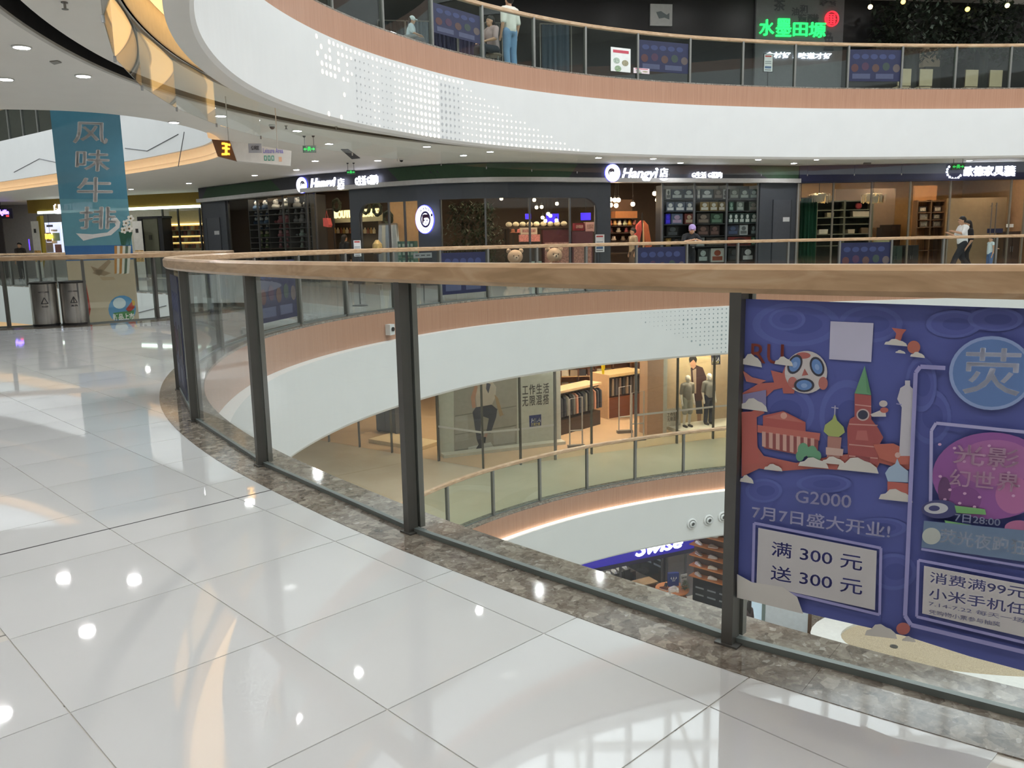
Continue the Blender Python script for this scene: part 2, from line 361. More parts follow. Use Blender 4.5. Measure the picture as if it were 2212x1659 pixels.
# fascias: a copper band, a white band standing proud below it, a lit ledge between
M_COVE = mat('f6c983', .5, emit=1.5); M_LED = mat('fff1dc', .5, emit=3.2)
BR, WB = .56, 1.85
for L in (2 * LV, LV, 0, -LV):
    mb = MB(); mb.sweep(C.p, C.nr, [(.0, L - .03), (.12, L - .03), (.12, L - BR - .05), (0, L - BR - .05)], True)
    o = struct(mb.build('trim_2', M_BROWN)); o['label'] = 'copper-brown fascia band under the glass railing'
    mb = MB(); mb.sweep(C.p, C.nr, [(-.17, L - BR), (.08, L - BR), (.08, L - WB), (-.13, L - WB), (-.17, L - WB + .05)], True)
    o = struct(mb.build('trim_3', M_WHITE)); o['label'] = 'smooth white fascia band curving round the atrium'
    mb = MB(); mb.sweep(C.p, C.nr, [(.081, L - 1.25), (.46, L - 1.25), (.46, L - 1.6), (.48, L - 1.6), (.48, L - 1.22), (.081, L - 1.22)], True)
    o = struct(mb.build('trim_4', mat('e2d8c6', .6))); o['label'] = 'pale recess of the cove behind the white fascia'
    mb = MB(); mb.sweep(C.p, C.nr, [(.11, L - 1.27), (.43, L - 1.27), (.43, L - 1.251), (.11, L - 1.251)], True)
    o = struct(mb.build('trim_4', M_COVE)); o['label'] = 'warm glowing cove behind the white fascia'
mb = MB(); mb.sweep(C.p, C.nr, [(-.1, -LV - BR + .012), (-.005, -LV - BR + .012), (-.005, -LV - BR + .002), (-.1, -LV - BR + .002)], True)
o = struct(mb.build('trim_5', M_LED)); o['label'] = 'bright light strip on the fascia ledge'
for L in (2 * LV, LV, 0, -LV):
    mb = MB(); mb.sweep(D.p, D.nr, [(0, L - .004), (.3, L - .004), (.3, L - .05), (.12, L - .05), (.12, L - 1.38), (0, L - 1.38)], True)
    o = struct(mb.build('trim_6', M_WHITE)); o['label'] = 'white fascia round the second void'
    d0_ = D.arcof(-25, 34); d1_ = D.arcof(-6.15, 17.2); dp_, dn_ = D.seg(d0_, d1_); mb = MB(); mb.sweep(dp_, dn_, [(.1, L - 1.38), (.14, L - 1.38), (.2, L - 1.7), (.16, L - 1.7)])
    o = struct(mb.build('trim_7', mat('e2b98a', .5, emit=.55))); o['label'] = 'warm golden cove below the white fascia'
# stone border slabs round the voids
def border(loop, a0, a1, z, w, ln, label):
    par = struct(MB().add([(0, 0, 0)], []).build('trim_8', M_GRANITE)); par['label'] = label
    n = max(1, round((a1 - a0) / ln)); st = (a1 - a0) / n
    for i in range(n):
        p, m = loop.seg(a0 + i * st + .0004, a0 + (i + 1) * st - .0004); mb = MB()
        mb.sweep(p, m, [(0, z - .03), (w, z - .03), (w, z + .002), (.006, z + .002), (0, z - .004)]); mb.build('stone_slab', M_GRANITE, par)
aS, aE = C.arcof(4.2, .7), C.arcof(22, 21.5)
for z in (0, LV, -LV): border(C, aS, aE, z, GW, 1.2, 'speckled brown stone border along the void edge')
border(D, 0, D.arc[-1], 0.0, .75, 2.0, 'speckled stone border round the second void')
# floor tiles of this storey, cut along the stone border
U = Vector((math.cos(.7683), math.sin(.7683))); V = Vector((math.sin(.7683), -math.cos(.7683))); TS = .6156; T0 = Vector((-1.2116, 2.9688))
CB = C.shifted(GW); DB = D.shifted(.75)
fl = next(o for o in bpy.data.objects if o.name == 'floor'); GAP = .0022
mb = MB(); mb.box((TS / 2, -TS / 2, -.0015), (TS - 2 * GAP, TS - 2 * GAP, .003)); TILE = None
def clip_half(poly, p, n):      # keep the side n points to
    out = []
    for i in range(len(poly)):
        a, b = poly[i - 1], poly[i]; da, db = (a - p).dot(n), (b - p).dot(n)
        if da >= 0: out.append(a)
        if (da > 0) != (db > 0) and da != db: out.append(a.lerp(b, da / (da - db)))
    return out
EXJ = -1.46      # expansion joint across the tiles
for i in range(-12, 14):
    for j in range(-26, 8):
        q = [T0 + U * TS * (i + a) + V * TS * (j + b) for a, b in ((0, 0), (1, 0), (1, 1), (0, 1))]; ctr = (q[0] + q[2]) / 2
        if ctr.y < .6 or ctr.y > 16 or ctr.x < -9: continue
        x, y, dz = to_px((ctr.x, ctr.y, 0))
        if dz < .5 or x < -260 or x > 2350 or y > 2000: continue
        q = [c + (ctr - c).normalized() * GAP * 1.41 for c in q]
        pieces = [q]
        if j <= EXJ < j + 1:
            e = T0 + V * TS * EXJ; pieces = [clip_half(q, e + V * .005, V), clip_half(q, e - V * .005, -V)]
        for q in pieces:
            whole = len(pieces) == 1
            for lp in (CB, DB):
                ins = [lp.inside(c.x, c.y) for c in q] if q else []
                if q and all(ins): q = []
                elif any(ins):
                    whole = False; hits = []
                    for k in range(len(q)):
                        a, b = q[k - 1], q[k]
                        if lp.inside(a.x, a.y) != lp.inside(b.x, b.y):
                            for _ in range(18):
                                m_ = (a + b) / 2
                                if lp.inside(m_.x, m_.y) == lp.inside(a.x, a.y): a = m_
                                else: b = m_
                            hits.append((a + b) / 2)
                    if len(hits) >= 2:
                        t = (hits[-1] - hits[0]); nn = Vector((-t.y, t.x)).normalized(); k = lp.near(*(hits[0] + t / 2))
                        if nn.dot(lp.nr[k]) < 0: nn = -nn
                        q = clip_half(q, hits[0], nn)
            if len(q) < 3: continue
            if whole:
                if TILE is None: TILE = mb.build('floor_tile', M_TILE, fl); o = TILE
                else: o = TILE.copy(); COL.objects.link(o)
                o.matrix_parent_inverse = Matrix(); a = T0 + U * TS * i + V * TS * (j)
                o.location = (a.x, a.y, 0); o.rotation_euler = (0, 0, .7683)
            else:
                m2 = MB(); n = len(q); m2.add([(c.x, c.y, 0) for c in q] + [(c.x, c.y, -.003) for c in q], [tuple(range(n))] + [(k, (k + 1) % n, n + (k + 1) % n, n + k) for k in range(n)])
                m2.build('floor_tile', M_TILE, fl)
ja, jb = T0 + V * TS * EXJ - U * 6.5, T0 + V * TS * EXJ + U * 2.2
while CB.inside(jb.x, jb.y): jb -= U * .02
mb = MB(); mb.hexa([(*(ja - V * .004), -.008), (*(jb - V * .004), -.008), (*(jb + V * .004), -.008), (*(ja + V * .004), -.008)], [(*(ja - V * .004), .0006), (*(jb - V * .004), .0006), (*(jb + V * .004), .0006), (*(ja + V * .004), .0006)])
o = struct(mb.build('trim_10', M_BLACK)); o['label'] = 'thin black expansion joint across the floor tiles'
# ---------------------------------------------------------------- railings
_post = {}
def railing(label, loop, z, a0, a1, step, gm, group, hr=1.17, split=True, postw=.036):
    p0, _ = loop.at((a0 + a1) / 2); R = thing('glass_railing', label, 'railing', (p0.x, p0.y, z), group)
    pts, nr = loop.seg(a0, a1, .15); sec = [(-.05, 1.103), (-.036, 1.088), (.036, 1.088), (.05, 1.103), (.05, 1.155), (.036, 1.17), (-.036, 1.17), (-.05, 1.155)]
    mb = MB(); mb.sweep(pts, nr, [(o, z + h) for o, h in sec]); mb.build('handrail', M_RAIL, R)
    n = int((a1 - a0) / step + .001); frames = []; ch = MB()
    for i in range(n + 1):
        p, m = loop.at(a0 + i * step)
        if postw not in _post:
            mb = MB(); mb.box((0, .012, .55), (postw, .05, 1.1)); q = mb.build('post', M_POST, R); q2 = None
            mb = MB(); mb.box((0, 0, .004), (.075, .09, .008)); _post[postw] = (q, mb.build('base_plate', M_POST, q), (lambda b: b.build('clamp_strip', M_POSTF, q))(MB().box((0, -.035, .56), (postw * 1.4, .026, 1.08))))
            cur = _post[postw]
        else:
            cur = tuple(o.copy() for o in _post[postw])
            for o in cur: COL.objects.link(o)
            attach(cur[0], R)
            for o in cur[1:]: o.parent = cur[0]
        cur[0].matrix_parent_inverse = Matrix.Translation(R.location).inverted()
        for o in cur[1:]: o.matrix_parent_inverse = Matrix()
        cur[0].location = (p.x, p.y, z); cur[0].rotation_euler = (0, 0, math.atan2(n_y(m), n_x(m)))
        if i:
            A, B = frames_p, p; t = (B - A).normalized(); A2 = A + t * .012; B2 = B - t * .012; nn = Vector((-t.y, t.x)); w = nn * .006
            g = MB(); g.hexa([(*(A2 - w), z + .02), (*(B2 - w), z + .02), (*(B2 + w), z + .02), (*(A2 + w), z + .02)], [(*(A2 - w), z + 1.11), (*(B2 - w), z + 1.11), (*(B2 + w), z + 1.11), (*(A2 + w), z + 1.11)])
            g.build('glass_panel', gm, R); w = nn * .011
            g = MB(); g.hexa([(*(A - w), z), (*(B - w), z), (*(B + w), z), (*(A + w), z)], [(*(A - w), z + .022), (*(B - w), z + .022), (*(B + w), z + .022), (*(A + w), z + .022)])
            g.build('base_channel', mat('747a77', .4, .3), R); frames.append((A, B))
        frames_p = p.copy()
    return R, frames
def n_x(m): return m.y      # local +y of the post faces outward (towards the walkway)
def n_y(m): return -m.x
G2 = C.shifted(.2); STEP = 1.545
p5 = G2.arcof(.67, 2.43)
# arc runs from the near right round the left end to the far side
RAIL3, FR3 = railing('glass balustrade with pale wooden handrail along the polished white walkway', G2, 0, p5 - 2 * STEP, p5 + 26 * STEP, STEP, M_GLASS, None)
RAIL4, FR4 = railing('upper storey glass balustrade above the copper fascia with dotted white panel', G2, LV, p5 + 5 * STEP, p5 + 27 * STEP, STEP, M_GLASSFAR, None)
RAIL2, FR2 = railing('lower storey glass balustrade in front of the menswear shop', G2, -LV, p5 + 4 * STEP, p5 + 24 * STEP, STEP, M_GLASSFAR, None)
GD = D.shifted(.2); aD = GD.arcof(-7.2, 14.2)
aD2 = aD - 24 * 1.2
RAILD, FRD = railing('glass balustrade running round the second void behind the steel bins', GD, 0, aD2, aD + 6 * 1.2, 1.2, M_GLASS, None)
RAILF, FRF = railing('upper glass balustrade of the second void above the white fascia', GD, LV, aD2, aD2 + 18 * 1.2, 1.2, M_GLASSFAR, None)
# ---------------------------------------------------------------- smoke curtain glass under the ceiling edge
SMK = C.shifted(.52); a0 = SMK.arcof(-1.2, 4.2); SC0 = thing('smoke_curtain', 'frameless hanging glass smoke curtain along the curved ceiling edge', 'glass curtain', (*SMK.at(a0)[0], 3.5))
for i in range(27):
    A, B = SMK.at(a0 + i * 1.4)[0], SMK.at(a0 + (i + 1) * 1.4 - .012)[0]; g = MB(); t = (B - A).normalized(); w = Vector((-t.y, t.x)) * .004
    g.hexa([(*(A - w), 2.9), (*(B - w), 2.9), (*(B + w), 2.9), (*(A + w), 2.9)], [(*(A - w), 3.5), (*(B - w), 3.5), (*(B + w), 3.5), (*(A + w), 3.5)]); g.build('glass_panel', M_SMOKE, SC0)
    g = MB(); g.box((A.x, A.y, 2.89), (.02, .02, .05)); g.build('clip', M_ALU, SC0)
pts, nr = SMK.seg(a0, a0 + 27 * 1.4); g = MB(); g.sweep(pts, nr, [(-.02, 3.465), (.02, 3.465), (.02, 3.5), (-.02, 3.5)]); g.build('top_channel', mat('8b8984', .5), SC0)
# ---------------------------------------------------------------- downlights
_dl = {}
def downlight(x, y, z, label, r=.085, grp='ceiling downlights', warm=0):
    if warm not in _dl:
        R = thing('downlight', label, 'downlight', (x, y, z), grp)
        mb = MB(); mb.lathe([(r * 1.22, 0), (r * 1.22, -.012), (r, -.014), (r, 0)], (x, y, z), 20); mb.build('rim', M_WHITE, R)
        mb = MB(); mb.lathe([(r, -.004), (r, -.009)], (x, y, z), 20); mb.build('lamp', mat('ffe6c4' if warm else 'ffffff', .5, emit=warm or DOWNLIGHT_EMIT, var=0), R); _dl[warm] = R
    else: R = dup(_dl[warm], (x, y, z), label, grp)
    return R
LBL = 'round recessed downlight in the pale ceiling over this walkway'
for x, y in ((47, 103), (12, 172), (180, 165), (376, 265), (477, 251)):
    p = at_z(x, y, 3.488); downlight(p.x, p.y, 3.498, 'round recessed downlight in the pale ceiling between the two voids', grp='downlights between the voids')
for x, y in ((642, 283), (711, 311), (550, 379), (640, 367), (681, 348), (816, 347), (922, 317), (1001, 336), (1059, 328), (1293, 341), (1411, 343), (1470, 352), (1638, 345), (1715, 353), (1765, 345), (1995, 342), (2094, 347), (2126, 339)):
    p = at_z(x, y, 3.488); downlight(p.x, p.y, 3.498, 'round recessed downlight in the ceiling before the gift and furniture shops', grp='downlights before the gift and furniture shops')
for x, y in ((408, 396), (283, 409), (66, 434), (232, 415), (165, 433)):
    p = at_z(x, y, 3.488); downlight(p.x, p.y, 3.498, 'round recessed downlight in the ceiling before the snack shop', grp='downlights before the snack shop')
# the same lamps over other storeys; an outer ring is added below
for z, lab, g in ((3.498, 'round recessed downlight in the ceiling over the walkway with the stone border', 'downlights over the near walkway'),
               (2 * LV - 1.602, 'round recessed downlight in the upper storey ceiling', 'downlights of the upper storey'), (-1.602, 'round recessed downlight in the lower storey ceiling, outer ring added', 'downlights of the lower storey'),
               (-LV - 1.602, 'round recessed downlight in the ground storey ceiling, outer ring added', 'downlights of the ground storey')):
    lp = C.shifted(2.3)
    for i in range(int(lp.arc[-1] / 2.1)):
        p, n = lp.at(i * 2.1); q = to_px((p.x, p.y, z))
        if z == 3.498 and q[2] > 0 and -40 < q[0] < 2250 and -40 < q[1] < 600: continue
        if D.inside(p.x, p.y) or (p.x > 10 and p.y < 8): continue
        downlight(p.x, p.y, z, lab, grp=g)
        if z < 0 and p.y > 11:
            q2 = p + n * 1.9; downlight(q2.x, q2.y, z, lab, grp=g)  # second ring added to brighten the lower floors
        if z > 0 and p.y < 9:
            p = p + n * 2.2; downlight(p.x, p.y, z, lab, grp=g)
# ================================================================ SHOPS OF THIS STOREY
def openpath(ctrl, ds=.12):
    P = [Vector(c) for c in ctrl]; P = [P[0] * 2 - P[1]] + P + [P[-1] * 2 - P[-2]]; out = []
    for i in range(1, len(P) - 2):
        p0, p1, p2, p3 = P[i - 1:i + 3]; k = max(2, int((p2 - p1).length / ds))
        for j in range(k):
            t = j / k; out.append(.5 * ((2 * p1) + (-p0 + p2) * t + (2 * p0 - 5 * p1 + 4 * p2 - p3) * t * t + (-p0 + 3 * p1 - 3 * p2 + p3) * t ** 3))
    out.append(P[-2]); return out
def normals(pts):      # facing the viewer for a path that runs left to right
    r = []
    for i in range(len(pts)):
        t = (pts[min(i + 1, len(pts) - 1)] - pts[max(i - 1, 0)]).normalized(); r.append(Vector((t.y, -t.x)))
    return r
HP = openpath([(-11.83, 32.9), (-6.92, 28.25), (-5.0, 26.9), (-3.3, 25.7), (-1.9, 24.95), (-.5, 24.75), (1.0, 25.1), (2.4, 25.7), (5.8, 26.8), (9.45, 27.95)])
HN = normals(HP)
def hp(x, y=480):
    """where the pixel column x meets the gift shop's front line"""
    r = ray(x, y); k = None; v = Vector((r.x, r.y))
    for a, b in zip(HP[:-1], HP[1:]):
        c1, c2 = v.x * a.y - v.y * a.x, v.x * b.y - v.y * b.x
        if c1 * c2 <= 0 and c1 != c2: return a.lerp(b, c1 / (c1 - c2))
    return HP[0] if x < 600 else HP[-1]
def hi(x): p = hp(x); return min(range(len(HP)), key=lambda i: (HP[i] - p).length)
def band(x0, x1, sec, name, m, parent=None):
    i, j = hi(x0), hi(x1); mb = MB(); mb.sweep(HP[i:j + 1], HN[i:j + 1], sec); return mb.build(name, m, parent)
M_FRONT = mat('3b4149', .55, var=.03); M_GREEN = mat('2c4a33', .6); M_STRIP = mat('b9bab9', .4, .3); M_NAVY = mat('23284a', .45)
M_SIGNW = mat('f2f3ff', .5, emit=1.7, var=0); M_SIGNB = mat('4a4cd8', .5, emit=1.2, var=0)
GIFT = thing('gift_shop', 'dark grey gift shop front with arched windows and green sign band', 'shop front', (hp(1000).x, hp(1000).y, 0))
band(437, 1722, [(-.1, 3.08), (.1, 3.08), (.1, 3.49), (-.1, 3.49)], 'sign_band', mat('2d3038', .5), GIFT)
band(437, 1722, [(-.12, 2.95), (.22, 2.95), (.22, 3.08), (-.12, 3.08)], 'ledge', M_STRIP, GIFT)
def green(xa0, xa1, xb0, xb1):        # slanted-ended green panel on the sign band: top x range, bottom x range
    mb = MB(); n = 26; P = []
    for k in range(n + 1):
        t = k / n
        for (xs, xe), z in (((xa0, xa1), 3.475), ((xb0, xb1), 3.085)):
            q = hp(xs + (xe - xs) * t, 375); i = min(range(len(HP)), key=lambda i: (HP[i] - q).length); w = q + HN[i] * .106; P.append((w.x, w.y, z))
    mb.add(P, [(2 * k, 2 * k + 1, 2 * k + 3, 2 * k + 2) for k in range(n)]); mb.build('green_panel', M_GREEN, GIFT)
green(450, 590, 438, 610); green(842, 1245, 866, 1225); green(1610, 1721, 1655, 1721)
def wallpx(x0, x1, z0, z1, name='wall_panel', m=None, d=.0, th=.14):
    f = Frame(hp(x0), hp(x1)); mb = MB(); f.box(mb, 0, f.len, z0, z1, d - th, d); return mb.build(name, m or M_FRONT, GIFT), f
wallpx(437, 489, 0, 2.95); wallpx(757, 776, 0, 2.95); wallpx(1290, 1319, 0, 2.95); wallpx(1640, 1719, 0, 2.95)
for a, b in ((776, 840), (840, 903), (903, 951), (951, 1000), (1000, 1049), (1049, 1098), (1098, 1146), (1146, 1190), (1190, 1233), (1233, 1290)): wallpx(a, b, 2.5, 2.95)
wallpx(903, 926, 0, 2.5); wallpx(926, 951, 0, 2.5)
def corner(x0, x1, left):
    f = Frame(hp(x0), hp(x1)); r = min(.42, f.len); poly = [(0, 2.5)] if left else [(f.len, 2.5)]
    for k in range(9):
        w = PI / 2 * k / 8; poly.append((r - r * math.cos(w), 2.5 - r + r * math.sin(w)) if left else (f.len - r + r * math.cos(w), 2.5 - r + r * math.sin(w)))
    mb = MB(); mb.prism(poly, f, -.14, 0); mb.build('arch_corner', M_FRONT, GIFT)
corner(776, 840, True); corner(1233, 1290, False)
# doors in the grey walls
for x0, x1, zt in ((447, 476, 2.35), (1668, 1708, 2.42)):
    f = Frame(hp(x0), hp(x1)); mb = MB(); f.box(mb, 0, f.len, .01, zt, 0, .02); dr = mb.build('service_door', mat('42474f', .5), GIFT)
    mb = MB(); f.box(mb, f.len * .55, f.len * .9, 1.72, 1.86, .02, .03); mb.build('notice_plate', mat('c9ccce', .5), dr)
    for q in (.0, f.len - .02):
        mb = MB(); f.box(mb, q, q + .02, .01, zt, .018, .028); mb.build('door_edge', mat('2b2f35', .5), dr)
# glazing and mullions
def glaze(xs, z1, gm=M_GLASSSHOP, mw=.05, mm=None, skip=()):
    for i, (a, b) in enumerate(zip(xs[:-1], xs[1:])):
        if i in skip: continue
        f = Frame(hp(a), hp(b)); mb = MB(); f.box(mb, .01, f.len - .01, .02, z1, -.075, -.063); mb.build('glass_panel', gm, GIFT)
    for a in xs:
        f = Frame(hp(a), hp(a + 12)); mb = MB(); f.box(mb, -mw / 2, mw / 2, .02, z1, -.1, -.04); mb.build('mullion', mm or M_ALU, GIFT)
glaze([492, 555, 610, 662, 680], 2.95, mm=mat('4d4f52', .4, .6)); glaze([776, 838, 872, 903], 2.5, mm=mat('55585e', .4, .5)); glaze([951, 1049, 1146, 1233, 1288], 2.5, mm=mat('6c6f73', .4, .6))
glaze([1432, 1501, 1571, 1638], 2.95, mm=mat('6f747a', .4, .6))
# neon sign lettering on the band
def fitband(x0, x1): a, b = hp(x0, 375), hp(x1, 375); return Frame(a, b)
def disc(f, cx, cy, rx, ry, d, th, m, name, parent, n=28):
    (u, z) = f.px(cx, cy, d); ru = abs(f.px(cx + rx, cy, d)[0] - f.px(cx - rx, cy, d)[0]) / 2; rz = abs(f.px(cx, cy - ry, d)[1] - f.px(cx, cy + ry, d)[1]) / 2
    mb = MB(); mb.prism([(u + ru * math.cos(2 * PI * k / n), z + rz * math.sin(2 * PI * k / n)) for k in range(n)], f, d, d + th); return mb.build(name, m, parent)
def ring(f, cx, cy, rx, ry, w, d, th, m, name, parent, n=28, a0=0, a1=2 * PI):
    (u, z) = f.px(cx, cy, d); ru = abs(f.px(cx + rx, cy, d)[0] - f.px(cx - rx, cy, d)[0]) / 2; rz = abs(f.px(cx, cy - ry, d)[1] - f.px(cx, cy + ry, d)[1]) / 2
    mb = MB(); P = []
    for k in range(n + 1):
        t = a0 + (a1 - a0) * k / n
        for q in (1, 1 - w):
            for e in (d, d + th): P.append(f(u + ru * q * math.cos(t), z + rz * q * math.sin(t), e))
    fs = []
    for k in range(n):
        a = 4 * k; b = a + 4; fs += [(a + 1, b + 1, b + 3, a + 3), (a, a + 1, b + 1, b), (a + 2, b + 2, b + 3, a + 3)]
    mb.add(P, fs); return mb.build(name, m, parent)
def logo(f, cx, cy, rx, ry, parent, words=False):
    mk = mat('2a2350', .5)
    ring(f, cx, cy, rx * 1.06, ry * 1.05, .12, .19, .05, M_SIGNB, 'logo_rim', parent); q = disc(f, cx, cy, rx, ry, .2, .06, M_SIGNW, 'logo_disc', parent)
    if not words:
        disc(f, cx - rx * .05, cy - ry * .1, rx * .45, ry * .45, .262, .004, mk, 'emblem', q); disc(f, cx + rx * .02, cy + ry * .0, rx * .38, ry * .38, .267, .004, M_SIGNW, 'emblem', q)
        mb = MB(); f.pxpoly(mb, [(cx - rx * .3, cy - ry * .05), (cx - rx * .2, cy - ry * .35), (cx + rx * .2, cy - ry * .38), (cx + rx * .35, cy - ry * .1), (cx + rx * .05, cy - ry * .2)], .272, .276); mb.build('emblem', mk, q)
        mb = MB(); f.pxbox(mb, cx - rx * .15, cy + ry * .5, cx + rx * .15, cy + ry * .56, .262, .268); mb.build('emblem', mk, q)
    return q
def wordmark(x0, x1, ya, yb, cx, cy, rx, ry, w, small, label):
    f = fitband(x0, x1); p = f(f.len / 2, 3.2); S = thing('shop_sign', label, 'sign', (p.x, p.y, 3.1)); logo(f, cx, cy, rx, ry, S)
    text_on(f, 'Hangyi', w, .2, M_SIGNW, 'lettering', S, .04, bold=.012, fat=.012, shear=.25)
    a = w[2]; k = (w[3] - w[1])
    text_on(f, '店', (a + k * .12, w[1] - k * .02, a + k * .75, w[3] - k * .28), .2, M_SIGNW, 'lettering', S, .04, bold=.012, fat=.012)
    ring(f, a + k * .42, w[3] - k * .28, k * .34, k * .26, .55, .2, .04, M_SIGNW, 'smile', S, 12, PI * 1.15, PI * 1.85)
    disc(f, a - k * .12, w[1] + k * .06, k * .09, k * .08, .2, .04, M_SIGNW, 'heart_dot', S, 10)
    text_on(f, 'G生活 G潮购', small, .2, M_SIGNW, 'lettering', S, .04, bold=.012, fat=.012)
    return S
wordmark(1310, 1600, 0, 0, 1322, 374, 16, 19, (1343, 363, 1421, 391), (1494, 371, 1559, 385), 'glowing white gift shop sign with round emblem beside the shelf window')
wordmark(640, 830, 0, 0, 654, 400, 11, 17, (671, 386, 727, 410), (768, 381, 818, 398), 'glowing white gift shop sign with round emblem over the plush shelves')
# round hanging logo with lettered rim
f = Frame(hp(897), hp(945)); p = f(f.len / 2, 0); S = thing('round_sign', 'round white glowing sign with a lettered rim and a face on the grey wall', 'sign', (*f(f.len / 2, 1.5, .1).xy, 1.5))
q = logo(f, 919, 474, 19, 30, S, True); mk = mat('3a3470', .5); mg = mat('7f8fd0', .5)
ring(f, 919, 474, 11, 18, .25, .262, .005, mk, 'emblem', q)
mb = MB(); f.pxpoly(mb, [(912, 466), (915, 463), (925, 463), (927, 474), (923, 470), (916, 471), (914, 484), (912, 480)], .262, .268); mb.build('hair_mark', mat('3d1740', .5), q)
for ex in (916.5, 922.5):
    disc(f, ex, 476, 1.2, 2, .262, .006, mk, 'eye_mark', q, 8)
ring(f, 919.5, 479, 3, 4, .35, .262, .006, mk, 'smile_mark', q, 8, PI * 1.2, PI * 1.8)
for k, ch in enumerate('HANGYI'):
    t = math.radians(128 - k * 21); x, y = 919 + 15 * math.cos(t), 474 - 24 * math.sin(t); text_on(f, ch, (x - 1.8, y - 3, x + 1.8, y + 3), .262, mk, 'rim_letter', q, .006, bold=.02)
for k, ch in enumerate('HAPPY'):
    t = math.radians(238 + k * 16); x, y = 919 + 15 * math.cos(t), 474 - 24 * math.sin(t); text_on(f, ch, (x - 1.3, y - 2, x + 1.3, y + 2), .262, mg, 'rim_letter', q, .006)
# ---------------------------------------------------------------- room behind the gift shop front
GR = [Vector((-13, 37)), Vector((-1, 33.5)), Vector((10.2, 34.5))]
for a, b in zip(GR[:-1], GR[1:]):
    f = Frame(a, b); mb = MB(); f.box(mb, 0, f.len, 0, 3.5, -.1, 0); struct(mb.build('wall_back', mat('4a3d33', .7)))
for a, b in ((HP[-1], GR[-1]), (HP[0], GR[0])):
    f = Frame(a, b); mb = MB(); f.box(mb, 0, f.len, 0, 3.5, -.05, .05); struct(mb.build('wall_right', mat('4a4640', .7)))
FA = Frame(hp(492), hp(755)); FC = Frame(hp(1320), hp(1638)); FM = Frame(hp(951), hp(1288))
# ceiling spots added to keep the shop interior visible
for i, (x, y) in enumerate(((1, 30), (4, 30.5), (7, 31), (-3, 29.5), (-6, 31.5), (2.5, 28.2), (6.6, 28.9), (-1, 28), (-8, 33))):
    downlight(x, y, 3.488, 'small added downlight inside the gift shop', grp='added downlights inside the gift shop', warm=300)
for x in (525, 580, 640, 720, 800, 870, 985, 1060, 1120, 1180, 1240, 1345, 1400, 1465, 1535, 1600):
    q = hp(x); k_ = hi(x); q = q - HN[k_] * (.35 if x > 1440 or x < 690 else .55); downlight(q.x, q.y, 3.488, 'small added downlight just inside the gift shop windows', grp='added downlights just inside the gift shop windows', warm=300)  # lamps added behind the glass to brighten the dim window displays
ORD = ['top', 'second', 'third', 'fourth', 'fifth', 'sixth', 'seventh']
# shelf of boxed goods behind the right windows
SH = thing('display_shelf', 'tall dark shelf of boxed gadgets behind the right-hand gift shop windows', 'shelf', (*FC(FC.u(1540), 0, -.5).xy, 0))
dS = -.55
def SX(cx): return 1260 + cx * .226
def SY(cy): return 320 + cy * .226
rows = [(380, 475), (500, 592), (610, 712), (725, 826), (840, 928), (945, 1082)]
u0, u1 = FC.px(SX(775), 480, -.2)[0], FC.px(SX(1668), 480, -.2)[0]
mb = MB(); FC.box(mb, u0, u1, 0, 2.9, -.75, -.72); mb.build('back_panel', mat('20262c', .6), SH)
for cx in (770, 1070, 1378, 1668):
    u = FC.px(SX(cx), 480, -.2)[0]; mb = MB(); FC.box(mb, u - .02, u + .02, 0, 2.9, -.72, -.22); mb.build('upright', mat('23272c', .5), SH)
for t, b in rows:
    z = FC.px(1540, SY(b) + 2, -.22)[1]; mb = MB(); FC.box(mb, u0, u1, z - .03, z, -.72, -.22); mb.build('shelf_board', mat('30363c', .5), SH)
GB = {0: [(790, 830, 'd9dcdc', '6a7074'), (836, 948, '3c4658', 'c9d3d8'), (952, 1056, '3c4658', 'c9d3d8'), (1084, 1114, '8b9096', 'd5d9da'), (1120, 1236, '4a5560', 'd0d6da'), (1242, 1328, '4b4440', '8e8580'), (1332, 1368, 'b9bec0', '555b60'), (1392, 1482, '4c5450', '9aa29c'), (1490, 1580, '3a4648', 'a9b4b2'), (1584, 1662, '3d4c4c', '9fb0ae')],
    1: [(792, 870, '525d70', 'e2e4e4'), (876, 970, '525d70', 'e2e4e4'), (976, 1052, '525d70', 'e2e4e4'), (1114, 1200, '8d774a', 'd9d7d0'), (1206, 1282, '8d774a', 'd9d7d0'), (1288, 1352, '7f6c48', 'd9d7d0'), (1392, 1432, '3b6a5a', '9fc0b2'), (1462, 1532, '6d7a74', 'b9c6c0'), (1580, 1662, '5f6a66', 'a9a49c')],
    2: [(786, 832, '2a25c8', '4a3cff'), (842, 950, '5a6a86', 'b8a0c0'), (970, 1052, '7a3a36', 'c9b9a0'), (1086, 1210, '3a3634', '8c8076'), (1216, 1334, '2d4a3c', '6f8f7c'), (1386, 1430, '2b4644', 'dfe8e6'), (1436, 1484, '2b4644', 'dfe8e6'), (1490, 1538, '2b4644', 'dfe8e6'), (1544, 1592, '2b4644', 'dfe8e6'), (1598, 1662, '2b4644', 'dfe8e6')],
    3: [(800, 912, '1b1d20', '4c5258'), (1090, 1204, '3a2c2c', '7a5f58'), (1212, 1304, '3a2c2c', '7a5f58'), (1380, 1484, '232c44', '46587c'), (1496, 1574, 'b9c2c6', '6a7074'), (1602, 1654, '2c3438', '8ea0a4')],
    4: [(790, 842, '8a6a34', 'c9a860'), (852, 930, '24262a', '5a4a44'), (1084, 1162, '8d9496', 'c5cacb'), (1180, 1362, '3b3a38', '6c655e'), (1386, 1608, '7c2a26', '3a1a1a'), (1612, 1652, '2f5a48', '8fb09c')],
    5: [(790, 900, '2a3036', '9aa2a6'), (1100, 1202, '2f3436', 'b9c4c4'), (1226, 1352, 'cfd2cf', '9a4a34'), (1394, 1512, '17191c', '3c4046'), (1520, 1642, '26282c', 'd0d2d4')]}
